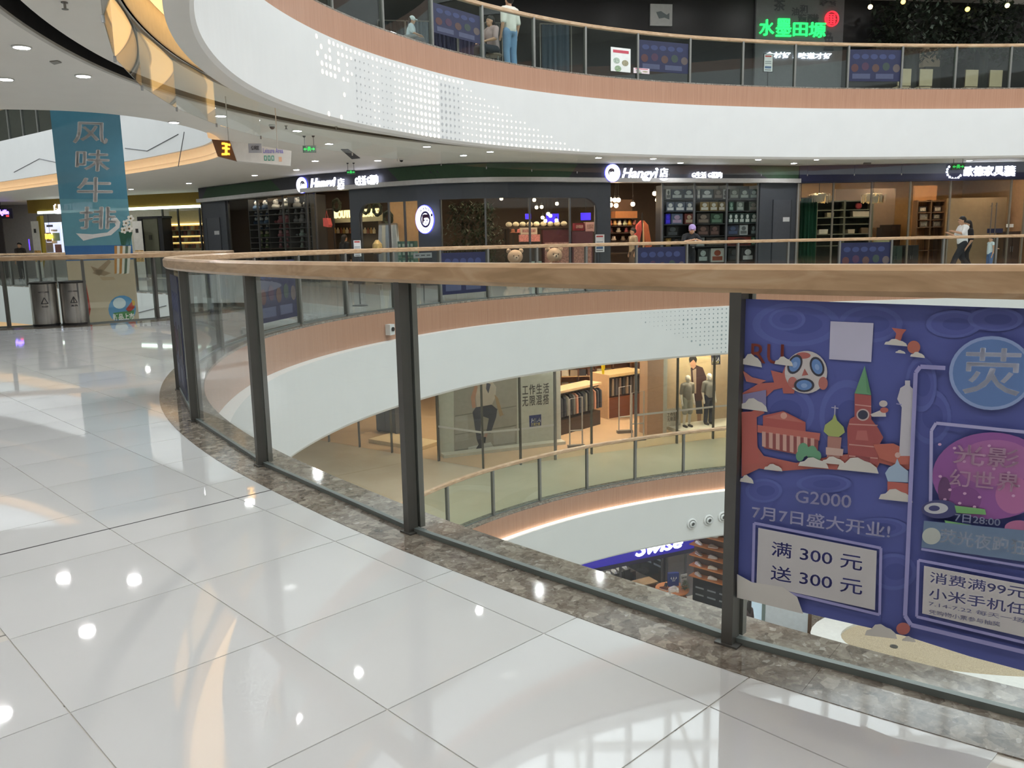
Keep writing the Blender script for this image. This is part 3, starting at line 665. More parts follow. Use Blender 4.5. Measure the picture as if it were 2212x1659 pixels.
GNAME = {'d': 'white', '3': 'dark blue-grey', '4': 'slate grey', '8': 'mustard', '5': 'blue-grey', '2': 'black-blue', '7': 'dark red', '1': 'black', '6': 'grey-green', 'b': 'pale grey', 'c': 'white'}
bay = lambda cx: 'left' if cx < 1070 else ('middle' if cx < 1378 else 'right')
cnt = {}
for r, L in GB.items():
    for (xa, xb, c1, c2) in L:
        t, b = rows[r]; z0 = FC.px(1540, SY(b) + 2, -.22)[1] + .001; z1 = FC.px(1540, SY(t) + 3, -.28)[1]; ua, ub = FC.px(SX(xa), 480, -.28)[0], FC.px(SX(xb), 480, -.28)[0]
        k = (r, bay(xa), c1); cnt[k] = cnt.get(k, 0) + 1
        mb = MB(); FC.box(mb, ua, ub, z0, z1, -.6, -.28); lab = '%s boxed gadget on the %s board of the tall shelf, %s bay' % (GNAME.get(c1[0], 'dark'), ORD[r], bay(xa))
        R = tag(mb.build('product_box', mat(c1, .45)), lab, 'box', 'boxed gadgets on the tall dark shelf')
        w, h = ub - ua, z1 - z0; mb = MB(); FC.box(mb, ua + w * .12, ub - w * .12, z0 + h * .12, z0 + h * .42, -.28, -.276); mb.build('printed_panel', mat(c2, .5), R)
        n = 10; mb = MB(); cu, cz = (ua + ub) / 2, z0 + h * .66
        mb.prism([(cu + w * .26 * math.cos(2 * PI * q / n), cz + h * .22 * math.sin(2 * PI * q / n)) for q in range(n)], FC, -.28, -.276); mb.build('printed_picture', mat(c2, .5, var=.25, scale=30), R)
# plush shelf behind the left windows
def LX(cx): return 480 + cx * .1356
def LY(cy): return 400 + cy * .1356
PS = thing('plush_shelf', 'dark shelf full of plush toys behind the left-hand gift shop windows', 'shelf', (*FA(FA.u(600), 0, -.6).xy, 0))
uA, uB = FA.px(LX(430), 480, -.3)[0], FA.px(LX(1420), 480, -.3)[0]
prow = [(215, 372), (390, 458), (480, 604), (622, 690), (715, 822), (838, 905), (925, 1000)]
mb = MB(); FA.box(mb, uA, uB, 0, 2.95, -.95, -.9); mb.build('back_panel', mat('1d1c1e', .7), PS)
for cx in (430, 745, 1068, 1335, 1420):
    u = FA.px(LX(cx), 480, -.3)[0]; mb = MB(); FA.box(mb, u - .02, u + .02, 0, 2.95, -.9, -.3); mb.build('upright', mat('2a2a2c', .5), PS)
for i, (t, b) in enumerate(prow):
    z = FA.px(600, LY(b), -.3)[1]; mb = MB(); FA.box(mb, uA, uB, z - .025, z, -.9, -.3); mb.build('shelf_board', mat('37383a', .5), PS)
def plush(f, u, z, d, w, h, col, col2, label, grp):
    R = thing('plush_toy', label, 'plush toy', f(u, z, d), grp); M = Matrix.Rotation(f.rz, 4, 'Z')
    mb = MB(); mb.lathe([(.02, 0), (w * .42, h * .04), (w * .5, h * .25), (w * .36, h * .5), (.02, h * .56)], f(u, z, d), 10); mb.build('body', mat(col, .95), R, True)
    mb = MB(); mb.ball(f(u, z + h * .72, d), min(w * .42, h * .3), 10, 6); hd = mb.build('head', mat(col2, .95), R, True)
    for s in (-1, 1):
        mb = MB(); mb.ball(f(u + s * w * .26, z + h * .94, d), w * .12, 8, 5); mb.build('ear', mat(col, .95), hd, True)
        mb = MB(); mb.ball(f(u + s * w * .13, z + h * .76, d + min(w * .42, h * .3) * .9), w * .04, 6, 4); mb.build('eye', M_BLACK, hd)
    return R
zones = [(455, 735, 'blue and white', '4b6584', 'e2e6e8'), (750, 1060, 'dusty pink', 'a8646c', 'c98e92'), (1085, 1410, 'pale grey', '8c8c8c', 'bdbdbb')]
zones2 = [(455, 735, 'green and cream', '66804a', 'd5cdb0'), (750, 1060, 'rose pink', 'a8606a', 'd59aa0'), (1085, 1410, 'soft mint grey', 'a9bcb2', 'd4dcd6')]
for i, (t, b) in enumerate(prow):
    for zn, (xa, xb, nm, c1, c2) in enumerate(zones if i < 4 else zones2):
        if i < 2: nm, c1, c2 = ('white and grey', '9a9c9e', 'd9dadb') if zn else ('blue and white', '41597a', 'e6e8ea')
        n = 3 if i != 0 else 2
        for k in range(n):
            cx = xa + (xb - xa) * (k + .5) / n; u, z = FA.px(LX(cx), LY(b), -.5)[0], FA.px(600, LY(b), -.3)[1]; h = FA.px(600, LY(t), -.5)[1] - z
            plush(FA, u, z, -.58, min(.34, h * .95), h * .96, c1, c2, '%s plush toy on the %s board of the plush shelf' % (nm, ORD[i]), 'plush toys on the plush shelf')
# ---------------------------------------------------------------- things in the arched windows
# lettering board inside: BOUTIQUE ZONE
FZ = Frame(FA(FA.u(690, 480, -1.6), 0, -1.6).xy, FA(FA.u(690, 480, -1.6) + 4.2, 0, -1.6).xy)
Z = thing('letter_board', 'cream letter board reading BOUTIQUE ZONE deep inside the gift shop', 'sign', (*FZ(1.4, 0).xy, 1.6))
mb = MB(); FZ.pxbox(mb, 722, 455, 822, 477, -.1, 0); mb.build('board', mat('d9cfa8', .6), Z)
text_on(FZ, 'BOUTIQUE ZONE', (723, 456, 819, 470), .0, mat('f4e6b0', .5, emit=1.2), 'lettering', Z, .04, bold=.02)
mb = MB(); FZ.pxbox(mb, 724, 478, 820, 545, -.6, -.45); mb.build('display_counter', mat('5c5142', .6), Z)
for i in range(14):
    u, z = FZ.px(730 + i * 6.5, 498, -.45); mb = MB(); mb.lathe([(.05, 0), (.055, .12), (.03, .15), (.025, .2)], FZ(u, z - .1, -.32), 8)
    tag(mb.build('trinket_jar', mat(('caa05a', 'e8d6a8', '9a5a3a')[i % 3], .3)), ('amber', 'cream', 'russet')[i % 3] + ' trinket jar below the cream letter board', 'jar', 'trinket jars under the letter board')
# wreaths
for x, y in ((727, 443), (697, 460), (815, 452), (790, 448), (838, 470)):
    f = FZ; u, z = f.px(x, y, .25); M = Matrix.Rotation(f.rz, 4, 'Z') @ Matrix.Rotation(PI / 2, 4, 'X'); mb = MB(); P = []
    for k in range(16): w = 2 * PI * k / 16; P.append(f(u + .19 * math.cos(w), z + .19 * math.sin(w), .25))
    mb.tube(P + [P[0]], [.055 + .015 * math.sin(k * 2.3) for k in range(17)], 6, False)
    tag(mb.build('wreath', mat('2e3324', .9, var=.4, scale=40)), 'dark leafy wreath hanging by the cream letter board', 'wreath', 'wreaths by the letter board')
# sunglasses-style red bag on a stand
f = FA; R = thing('hanging_bag', 'coral red shoulder bag hanging by the plush shelf end', 'bag', f(f.u(704, 480, -.5), 1.4, -.5))
mb = MB(); mb.prism([f.px(x, y, -.5) for x, y in ((700, 471), (709, 471), (713, 486), (711, 491), (701, 489))], f, -.6, -.45); mb.build('bag_body', mat('d8605a', .6), R)
mb = MB(); mb.tube([f(*f.px(702, 472, -.5), -.52), f(*f.px(704, 455, -.5), -.52), f(*f.px(708, 472, -.5), -.52)], .012, 6); mb.build('strap', mat('9a3a38', .6), R)
mb = MB(); mb.tube([f(*f.px(704, 452, -.5), -.52), f(*f.px(718, 452, -.5), -.52)], .012, 6); mb.tube([f(*f.px(718, 452, -.5), -.52), f(f.u(718, 452, -.5), 0, -.52)], .02, 6); mb.build('stand', M_BLACK, R)
# bulbs on cords
def bulb(f, x, y, d, r, ztop, label, grp, e=14):
    u, z = f.px(x, y, d); R = thing('pendant_bulb', label, 'pendant lamp', f(u, z, d), grp)
    mb = MB(); mb.ball(f(u, z, d), r, 10, 6); mb.build('bulb', mat('ffe0b0', .4, emit=e, var=0), R, True)
    mb = MB(); mb.tube([f(u, z + r, d), f(u, ztop, d)], .006, 5); mb.build('cord', M_BLACK, R)
    mb = MB(); mb.lathe([(.025, 0), (.03, .07)], f(u, z + r * .85, d), 8); mb.build('socket', M_DARK, R)
for x, y in ((1154, 432), (1159, 448), (1170, 447), (1203, 440), (1184, 462), (1172, 470), (1178, 477), (1189, 466), (1202, 476), (1083, 429)):
    bulb(FM, x, y, -1.3, .055, 3.48, 'warm bulb hanging on a cord behind the arched window', 'bulbs behind the arched window')
for x, y in ((1319, 443), (1318, 431), (1328, 432), (1336, 432), (1331, 444), (1367, 441), (1414, 418), (1420, 432)):
    bulb(FC, x, y, -2.2, .075, 3.48, 'warm globe bulb hanging inside the open shop doorway', 'globe bulbs inside the doorway')
# bamboo screen, a dense dark plant behind the window
def foliage(name, label, base, h, spread, n, col, grp=None, leaf=.11, trunk=True, z0=.25, rnd=random):
    R = thing(name, label, 'plant', base, grp); mb = MB()
    for i in range(n):
        t = rnd.random(); a = rnd.random() * 2 * PI; r = spread * math.sqrt(rnd.random()) * (.55 + .7 * math.sin(PI * min(1, .15 + t * .9))); c = Vector(base) + Vector((r * math.cos(a), r * math.sin(a), h * (z0 + (1 - z0) * t)))
        d = Vector((rnd.uniform(-1, 1), rnd.uniform(-1, 1), rnd.uniform(-.8, .4))).normalized(); s = d.cross(Vector((0, 0, 1)))
        s = (s if s.length > .05 else Vector((1, 0, 0))).normalized() * leaf * .22; L = leaf * rnd.uniform(.7, 1.5)
        mb.add([c, c + d * L * .5 + s, c + d * L, c + d * L * .5 - s], [(0, 1, 2, 3)])
    stuff(mb.build('leaves', mat(col, .6, var=.5, scale=3), R))
    if trunk:
        for k in range(5):
            a = k * 1.3; q = Vector(base) + Vector((spread * .35 * math.cos(a), spread * .35 * math.sin(a), 0)); mb = MB()
            mb.tube([q, q + Vector((.02, .03, h * .5)), q + Vector((.06 * math.cos(a), .05, h * .95))], [.025, .02, .008], 6); mb.build('stem', mat('4a4a2c', .7), R)
    return R
us = [FM.px(x, 500, -.5)[0] for x in (985, 1005, 1025, 1045, 1062)]
R = thing('bamboo_plant', 'dense dark green bamboo behind the arched window beside the round sign', 'plant', FM(us[2], 0, -.85)); mb = MB()
for u in us:
    b0 = FM(u, 0, -.85); mt = MB(); mt.tube([b0, b0 + Vector((.03, .02, 1.3)), b0 + Vector((-.05, .03, 2.4))], [.022, .018, .008], 6); mt.build('stem', mat('4a4a2c', .7), R)
    for k in range(420):
        t = random.random(); a = random.random() * 2 * PI; r = .34 * math.sqrt(random.random()) * (.5 + .8 * math.sin(PI * min(1, .15 + t))); c = b0 + Vector((r * 1.1 * math.cos(a), r * .8 * math.sin(a), .5 + 1.95 * t))
        d = Vector((random.uniform(-1, 1), random.uniform(-1, 1), random.uniform(-.9, .3))).normalized(); s_ = d.cross(Vector((0, 0, 1))); s_ = (s_ if s_.length > .05 else Vector((1, 0, 0))).normalized() * .028; L = random.uniform(.1, .2)
        mb.add([c, c + d * L * .5 + s_, c + d * L, c + d * L * .5 - s_], [(0, 1, 2, 3)])
stuff(mb.build('leaves', mat('24331c', .6, var=.5, scale=3), R))
# table of white cushions, hats and rose boxes behind the big window
T = thing('display_table', 'low dark display table behind the big arched window', 'table', FM(FM.u(1150, 500, -1.9), 0, -1.9))
ua, ub = FM.px(1102, 490, -1.0)[0], FM.px(1240, 490, -1.0)[0]; zt = FM.px(1150, 489, -1.0)[1]
mb = MB(); FM.box(mb, ua, ub, zt - .05, zt, -2.3, -1.6); mb.build('table_top', mat('3a2c24', .5), T)
for u in (ua + .05, ub - .05):
    for d in (-2.25, -1.65): mb = MB(); FM.box(mb, u - .025, u + .025, 0, zt - .05, d - .025, d + .025); mb.build('leg', mat('2a2220', .5), T)
mb = MB(); FM.box(mb, ua, ub, .55, .58, -2.28, -1.62); mb.build('lower_board', mat('3a2c24', .5), T)
for i in range(9):
    u = ua + (ub - ua) * (i + .5) / 9; mb = MB(); mb.ball(FM(u, zt + .085, -1.9), .1, 10, 6, (1.05, .9, .85)); tag(mb.build('white_cushion', mat('e9ddc2', .9), None, True), 'small cream cushion on the low dark display table', 'cushion', 'cream cushions on the display table')
BX = [(1172, 497, 1232, 540, 'wine-dark boxed gift', '51282e'), (1235, 500, 1280, 545, 'plum boxed gift', '5e3a44'), (1240, 482, 1262, 498, 'crimson gift carton', '7a2430'), (1264, 480, 1284, 500, 'pale rose gift carton', 'c9a09a'), (1124, 492, 1160, 506, 'cream display case', 'c9bca4')]
for x0, y0, x1, y1, nm, c in BX:
    a, b = FM.px(x0, y0, -1.2), FM.px(x1, y1, -1.2); mb = MB(); zb = b[1] if y1 < 520 else 0.02
    FM.box(mb, a[0], b[0], zb, a[1], -1.4, -1.15); R = tag(mb.build('gift_carton', mat(c, .5)), nm + ' standing before the low dark display table', 'box')
    mb = MB(); FM.box(mb, a[0] + .05, b[0] - .05, zb + (a[1] - zb) * .3, zb + (a[1] - zb) * .75, -1.15, -1.145); mb.build('printed_panel', mat('a88078', .5, var=.4, scale=20), R)
for x, y, c, nm in ((1108, 500, 'a86a4a', 'tan'), (1121, 500, 'd9827a', 'coral')):
    u, z = FM.px(x, y, -1.3); mb = MB(); mb.lathe([(.1, 0), (.1, .01), (.06, .02), (.055, .1), (.02, .12)], FM(u, z - .04, -1.3), 14)
    R = thing('sun_hat', nm + ' brimmed hat on a stand behind the arched window', 'hat', FM(u, z - .04, -1.3)); mb.build('hat', mat(c, .8), R)
    mb = MB(); mb.tube([FM(u, 0, -1.3), FM(u, z - .04, -1.3)], .015, 6); mb.build('stand', M_DARK, R)
u, z = FM.px(1135, 514, -1.1); mb = MB(); FM.box(mb, u - .2, u + .45, z - .12, z + .1, -1.18, -1.0); tag(mb.build('rose_hamper', mat('d58a80', .7, var=.3, scale=25)), 'coral pink flower hamper behind the arched window', 'hamper')
mb = MB(); FM.box(mb, u - .2, u + .45, 0.01, z - .12, -1.16, -1.02); tag(mb.build('plinth', mat('3a302c', .6)), 'dark plinth under the coral pink flower hamper', 'plinth')
# blue glowing panels
for x0, y0, x1, y1, f, d in ((1180, 462, 1207, 480, FM, -2.6), (1255, 460, 1276, 475, FM, -2.6), (1135, 462, 1147, 473, FM, -2.6)):
    mb = MB(); f.pxbox(mb, x0, y0, x1, y1, d - .04, d); R = tag(mb.build('neon_sign', mat('3a28ff', .5, emit=1.6)), 'small glowing violet-blue panel deep inside the gift shop', 'neon sign', 'violet-blue panels')
    a, b = f.px(x0, y0, d), f.px(x1, y1, d); mb = MB(); mb.tube([f((a[0] + b[0]) / 2, a[1], d - .02), f((a[0] + b[0]) / 2, 3.49, d - .02)], .01, 5); mb.build('hanger', M_DARK, R)
# teddy bears in the window
def bear(f, u, d, H, label):
    col, c2 = 'd8b9a4', 'e6cfbc'; b = f(u, 0, d); R = thing('teddy_bear', label, 'plush toy', b, 'big teddy bears in the arched window'); mt = mat(col, .95, var=.06, scale=40); P = lambda x, y, z: f(u + x * H, z * H, d - y * H)
    mb = MB(); mb.ball(P(0, 0, .3), .27 * H, 14, 10, (1, .85, 1.1)); mb.build('body', mt, R, True)
    mb = MB(); mb.ball(P(0, -.04, .77), .21 * H, 14, 10, (1.1, 1, 1)); hd = mb.build('head', mt, R, True)
    for s in (-1, 1):
        mb = MB(); mb.ball(P(s * .19, 0, .94), .075 * H, 10, 6); mb.build('ear', mt, hd, True)
        mb = MB(); mb.ball(P(s * .075, -.23, .8), .018 * H, 8, 5); mb.build('eye', M_BLACK, hd, True)
        mb = MB(); mb.tube([P(s * .22, -.02, .46), P(s * .33, -.14, .32), P(s * .3, -.24, .24)], [.075 * H, .08 * H, .07 * H], 10); mb.build('arm', mt, R, True)
        mb = MB(); mb.tube([P(s * .14, -.1, .1), P(s * .24, -.32, .09), P(s * .27, -.42, .1)], [.1 * H, .1 * H, .085 * H], 10); mb.build('leg', mt, R, True)
    mb = MB(); mb.ball(P(0, -.22, .73), .075 * H, 10, 6); sn = mb.build('snout', mat(c2, .95), hd, True)
    mb = MB(); mb.ball(P(0, -.295, .75), .022 * H, 8, 5); mb.build('nose', mat('3a2420', .4), sn, True)
    for s in (-1, 1):
        mb = MB(); mb.ball(P(s * .05, -.2, .56), .05 * H, 8, 5, (1.2, .5, .7)); mb.build('bow', mat('8a5a48', .8), R, True)
for x in (1113, 1198): bear(FM, FM.u(x, 555, -.5), -.56, 1.05 if x > 1150 else 1.02, 'big pale pink teddy bear with a bow sitting in the arched window')
u = FM.u(1156, 560, -.9); mb = MB(); FM.box(mb, u - .18, u + .2, .01, .62, -.98, -.86); R = tag(mb.build('gift_box', mat('a9c4c4', .6)), 'pale blue gift box between the two big teddy bears', 'box'); mb = MB(); FM.box(mb, u - .02, u + .04, .01, .621, -.981, -.855); mb.build('ribbon', mat('c9a0a0', .5), R)
# the doorway: a dark shelf wall, warm goods, and a coral umbrella stand
DW = thing('display_cabinet', 'dark cabinet of warm-lit ornaments inside the shop doorway', 'cabinet', FC(FC.u(1350, 480, -2.8), 0, -2.8))
ua, ub = FC.px(1316, 480, -2.6)[0], FC.px(1378, 480, -2.6)[0]
mb = MB(); FC.box(mb, ua, ub, 0, 2.6, -3.1, -3.05); mb.build('back_panel', mat('5a4230', .7), DW)
for y in (471, 487, 502, 520, 545):
    z = FC.px(1350, y, -2.6)[1]; mb = MB(); FC.box(mb, ua, ub, z - .03, z, -3.05, -2.6); mb.build('shelf_board', mat('3a2a20', .6), DW)
mb = MB(); FC.box(mb, ua + .25, ub, FC.px(1350, 471, -2.6)[1] + .001, FC.px(1350, 456, -2.6)[1], -3.0, -2.65); tag(mb.build('copper_trough', mat('c88a5c', .4, .5)), 'copper coloured trough on the top board of the doorway cabinet', 'trough')
for k, (x, y, c, nm) in enumerate(((1322, 487, 'a8604a', 'brick red'), (1332, 487, 'c9a060', 'ochre'), (1342, 487, 'efe4cc', 'ivory'), (1354, 487, 'c9d0a8', 'pale green'), (1364, 487, 'd9a040', 'amber'), (1374, 487, '8a4a3a', 'brown'), (1324, 502, '6a3a34', 'maroon'), (1340, 502, 'e0d2bc', 'cream'), (1357, 502, 'b05a5a', 'rosy'), (1370, 502, '7a3a3a', 'dark red'), (1330, 520, 'a89888', 'taupe'), (1350, 520, '8a7868', 'grey-brown'), (1365, 520, 'c0a890', 'sandy'))):
    u, z = FC.px(x, y, -2.6)[0], FC.px(1350, y, -2.6)[1]; mb = MB(); h = .2 if y < 490 else .17
    mb.lathe([(.06, 0), (.09, .05), (.05, h * .55), (.065, h * .8), (.02, h)], FC(u, z, -2.75), 10); tag(mb.build('ornament', mat(c, .5), None, True), nm + ' ornament figure on a board of the doorway cabinet', 'ornament')
P = FC(FC.u(1387, 500, -1.6), 0, -1.6); R = thing('coat_stand', 'coral beach coats hanging on a stand inside the shop doorway', 'coat stand', P)
mb = MB(); mb.tube([P, P + Vector((0, 0, 2.1))], .02, 8); mb.build('pole', M_BLACK, R)
mb = MB(); mb.lathe([(.22, 0), (.22, .03), (.03, .05)], P, 14); mb.build('base', M_BLACK, R)
for s, c in ((-1, 'd8605a'), (1, 'e0805a'), (.2, 'f0d0a0')):
    f = FC; u = f.u(1387, 500, -1.6); mb = MB(); mb.prism([(u + s * .05, 1.85), (u + s * .2, 1.7), (u + s * .34, 1.0), (u + s * .16, .92), (u + s * .03, 1.55)], f, -1.66, -1.55); mb.build('coat', mat(c, .8), R)

# behind the narrower arched window: pale partition, blue clothes on a rail, teal cartons
FN = Frame(hp(776), hp(903)); f = FN
mb = MB(); f.box(mb, f.u(842, 480, -2.4), f.u(905, 480, -2.4) + .5, 0, 3.45, -2.5, -2.4); struct(mb.build('wall_back', mat('c9a67e', .7)))
R = thing('clothes_rail', 'rail of pale blue dresses behind the narrower arched window', 'clothes rail', f(f.u(838, 500, -1.0), 0, -1.0)); ua, ub = f.u(820, 500, -1.0), f.u(858, 500, -1.0); zr = f.z(838, 484, -1.0)
mb = MB(); mb.tube([f(ua, zr, -1.0), f(ub, zr, -1.0)], .015, 8); mb.build('rail', M_STEEL, R)
for u in (ua, ub): mb = MB(); mb.tube([f(u, 0, -1.0), f(u, zr, -1.0)], .015, 8); mb.build('upright', M_STEEL, R)
for k in range(5):
    u = ua + (ub - ua) * (k + .5) / 5; c, nm = (('b9c4d4', 'pale blue'), ('d6d8d2', 'white'), ('8fa0b8', 'dusty blue'), ('c9d2dc', 'ice blue'), ('a8b4c0', 'grey-blue'))[k]; mb = MB(); mb.prism([(u - .05, zr - .03), (u + .05, zr - .03), (u + .09, zr - .45), (u + .13, .25), (u - .13, .25), (u - .09, zr - .45)], f, -1.06, -.94)
    o = tag(mb.build('dress', mat(c, .85)), nm + ' dress hanging on the rail behind the narrower arched window', 'dress'); mb = MB(); mb.tube([f(u, zr - .03, -1.0), f(u, zr + .02, -1.0)], .006, 5); mb.build('hanger_hook', M_STEEL, o)
for k in range(4):
    for r_ in range(3):
        u0 = f.u(860, 500, -.8) + k * .17; z0 = .55 + r_ * .26; c, nm = (('5f8a84', 'teal'), ('6f9a92', 'sea green'), ('4f7470', 'dark teal'))[(k + r_) % 3]; mb = MB(); f.box(mb, u0, u0 + .15, z0, z0 + .25, -.95, -.75); o = tag(mb.build('gift_carton', mat(c, .5)), '%s carton in the %s row of cartons behind the narrower arched window' % (nm, ('lowest', 'middle', 'top')[r_]), 'box', 'teal cartons behind the narrower arched window'); mb = MB(); f.box(mb, u0 + .03, u0 + .12, z0 + .08, z0 + .17, -.75, -.746); mb.build('printed_panel', mat('c0d4d0', .5), o)
u0 = f.u(860, 500, -.8); mb = MB(); f.box(mb, u0 - .02, u0 + .7, .01, .549, -.97, -.73); tag(mb.build('plinth', mat('2c2a2c', .6)), 'dark plinth under the teal cartons', 'plinth')
R = thing('gift_hamper', 'golden gift hamper on a dark stand at the gift shop entrance', 'hamper', f(f.u(813, 530, -.6), 0, -.6)); uh = f.u(815, 530, -.6); mb = MB(); mb.lathe([(.12, .95), (.17, 1.0), (.15, 1.25), (.05, 1.38)], f(uh, 0, -.6), 12); mb.build('wrapping', mat('e6c88a', .4, var=.3, scale=12), R); mb = MB(); mb.lathe([(.14, 0), (.14, .02), (.02, .04), (.02, .92), (.15, .95)], f(uh, 0, -.6), 12); mb.build('stand', M_DARK, R)
# ================================================================ FURNITURE SHOP
FF = Frame((9.47, 27.95), (17.9, 28.16))
FS = thing('furniture_shop', 'furniture shop front with navy sign band beside the gift shop', 'shop front', (13.5, 28, 0))
mb = MB(); FF.box(mb, 0.02, FF.len, 2.94, 3.49, -.1, .12); mb.build('sign_band', M_NAVY, FS)
mb = MB(); FF.box(mb, 0.02, FF.len, 2.94, 3.0, .12, .16); mb.build('band_edge', mat('1a1f3c', .4), FS)
xs = [1724, 1797, 1879, 1962, 2048, 2178]
for a, b in zip(xs[:-1], xs[1:]):
    mb = MB(); u0, u1 = FF.u(a), FF.u(b); FF.box(mb, u0 + .01, u1 - .01, .02, 2.94, -.03, -.018); mb.build('glass_panel', M_GLASSSHOP, FS)
for a in xs + [2210]:
    mb = MB(); u = FF.u(a); FF.box(mb, u - .025, u + .025, 0, 2.94, -.06, 0); mb.build('mullion', mat('8a8478', .4, .5), FS)
mb = MB(); u = FF.u(1721); FF.box(mb, u - .03, u + .01, 0, 2.94, -.1, .05); mb.build('corner_trim', mat('a8aaa8', .4, .4), FS)
S = thing('shop_sign', 'white glowing Chinese furniture shop sign with a ring of stars on the navy band', 'sign', FF(FF.u(2110), 3.2, .15))
text_on(FF, '歐德家具', (2082, 359, 2167, 380), .12, M_SIGNW, 'lettering', S, .04, bold=.01, fat=.02); text_on(FF, '整\n装', (2169, 358, 2192, 381), .12, M_SIGNW, 'lettering', S, .04, bold=.01, fat=.02, line=.85)
for k in range(9):
    t = math.radians(135 + k * 24); x, y = 2061 + 16 * math.cos(t), 371 - 15 * math.sin(t); u, z = FF.px(x, y, .12); r = .045; mb = MB()
    mb.prism([(u + (r if q % 2 == 0 else r * .5) * math.sin(q * PI / 5), z + (r if q % 2 == 0 else r * .5) * math.cos(q * PI / 5)) for q in range(10)], FF, .12, .15); mb.build('star', M_SIGNW, S)
# interior
FB_ = Frame(FF(-.2, 0, -5.2).xy, FF(9.2, 0, -5.2).xy)
mb = MB(); FB_.box(mb, 0, FB_.len, 0, 3.5, -.1, 0); struct(mb.build('wall_back', mat('c9a06c', .7)))
mb = MB(); FF.box(mb, FF.len, FF.len + .1, 0, 3.5, -5.2, 0); struct(mb.build('wall_right', mat('b09070', .7)))
mb = MB(); FF.box(mb, FF.u(2052), FF.u(2104), 0, 2.94, -2.6, -2.5); struct(mb.build('wall_right', mat('c48a54', .7)))
mb = MB(); FF.box(mb, FF.u(2104), FF.u(2212) + .4, 0, 2.45, -1.8, -1.7); struct(mb.build('wall_right', mat('b49a7a', .7)))
mb = MB(); FF.box(mb, FF.u(1906), FF.u(2052), 1.5, 2.94, -4.0, -3.9); struct(mb.build('wall_back', mat('8a7460', .7)))
for i, (u, d) in enumerate(((1.2, -1.5), (3.2, -1.8), (5.2, -1.5), (7, -1.2), (2, -3.6), (4.6, -3.4))):
    p = FF(u, 0, d); downlight(p.x, p.y, 3.488, 'small downlight inside the furniture shop', grp='downlights inside the furniture shop', warm=300)
# feather pendant lamps
for x in (1769, 1886):
    d = -1.4; u, z = FF.px(x, 425, d); R = thing('pendant_lamp', 'pale feather pendant lamp behind the furniture shop window', 'pendant lamp', FF(u, z, d), 'feather pendant lamps')
    mb = MB(); r = .42
    for k in range(90):
        a = k * 2.39996; q = .55 + .45 * random.random(); c = FF(u, z + .06, d); v = Vector((math.cos(a), math.sin(a), 0)); h = random.uniform(-.05, .05)
        p0 = c + v * r * q * .5 + Vector((0, 0, .02 + h)); p1 = c + v * r * q + Vector((0, 0, -.02 + h)); p2 = c + v * r * q * .98 + Vector((0, 0, -.24 + h)); t = Vector((-v.y, v.x, 0)) * .035
        mb.add([p0 - t * .3, p0 + t * .3, p1 + t, p1 - t, p2 + t * .6, p2 - t * .6], [(0, 1, 2, 3), (3, 2, 4, 5)])
    stuff(mb.build('feather_shade', mat('e6d8b8', .9), R))
    mb = MB(); mb.ball(FF(u, z, d), .07, 10, 6); mb.build('bulb', mat('ffd08a', .4, emit=18, var=0), R, True)
    mb = MB(); mb.tube([FF(u, z + .05, d), FF(u, 3.48, d)], .008, 6); mb.build('cord', M_BLACK, R)
# bookcase with dark frame
B = thing('bookcase', 'dark green-grey bookcase behind the furniture shop window', 'bookcase', FF(FF.u(1810, 480, -3), 0, -3.2)); d = -3.0
u0, u1, z1 = FF.px(1731, 432, d)[0], FF.px(1885, 432, d)[0], FF.px(1800, 433, d)[1]
mb = MB(); FF.box(mb, u0, u1, 0, z1, d - .4, d - .36); mb.build('back_panel', mat('2c3430', .7), B)
for x in (1731, 1765, 1825, 1885):
    u = FF.px(x, 450, d)[0]; mb = MB(); FF.box(mb, u - .035, u + .035, 0, z1, d - .36, d); mb.build('upright', mat('5e6458', .6), B)
for y in (434, 453, 469, 484, 505, 530):
    z = FF.px(1800, y, d)[1]; mb = MB(); FF.box(mb, u0, u1, z - .035, z, d - .36, d); mb.build('shelf_board', mat('6e7468', .6), B)
for k, (x, y, w, h, c, nm) in enumerate(((1795, 469, 14, 10, 'a8a488', 'stone coloured storage box'), (1862, 469, 36, 12, 'c0b8a8', 'wide beige storage box'), (1858, 453, 16, 16, '8a2a30', 'crimson round cushion'), (1780, 505, 18, 10, 'd0d4cc', 'pale folded blanket'), (1840, 505, 14, 9, 'b0aa98', 'linen basket'), (1870, 505, 16, 12, '6a5a48', 'brown basket'), (1750, 505, 16, 14, '2a4a38', 'bottle green case'))):
    u, z = FF.px(x, y, d)[0], FF.px(1800, y, d)[1]; s = abs(FF.px(x + w, y, d)[0] - u) / 2; hh = FF.px(x, y - h, d)[1] - FF.px(x, y, d)[1]
    mb = MB()
    if 'cushion' in nm: mb.ball(FF(u, z + s * .9, d - .16), s * .95, 12, 8, (1, .5, 1))
    else:
        mb.prism([(u - s, z + .001), (u + s, z + .001), (u + s * 1.05, z + hh), (u - s * 1.05, z + hh)], FF, d - .3, d - .05)
    o = tag(mb.build('storage_item', mat(c, .7)), nm + ' on a board of the dark green-grey bookcase', 'storage box')
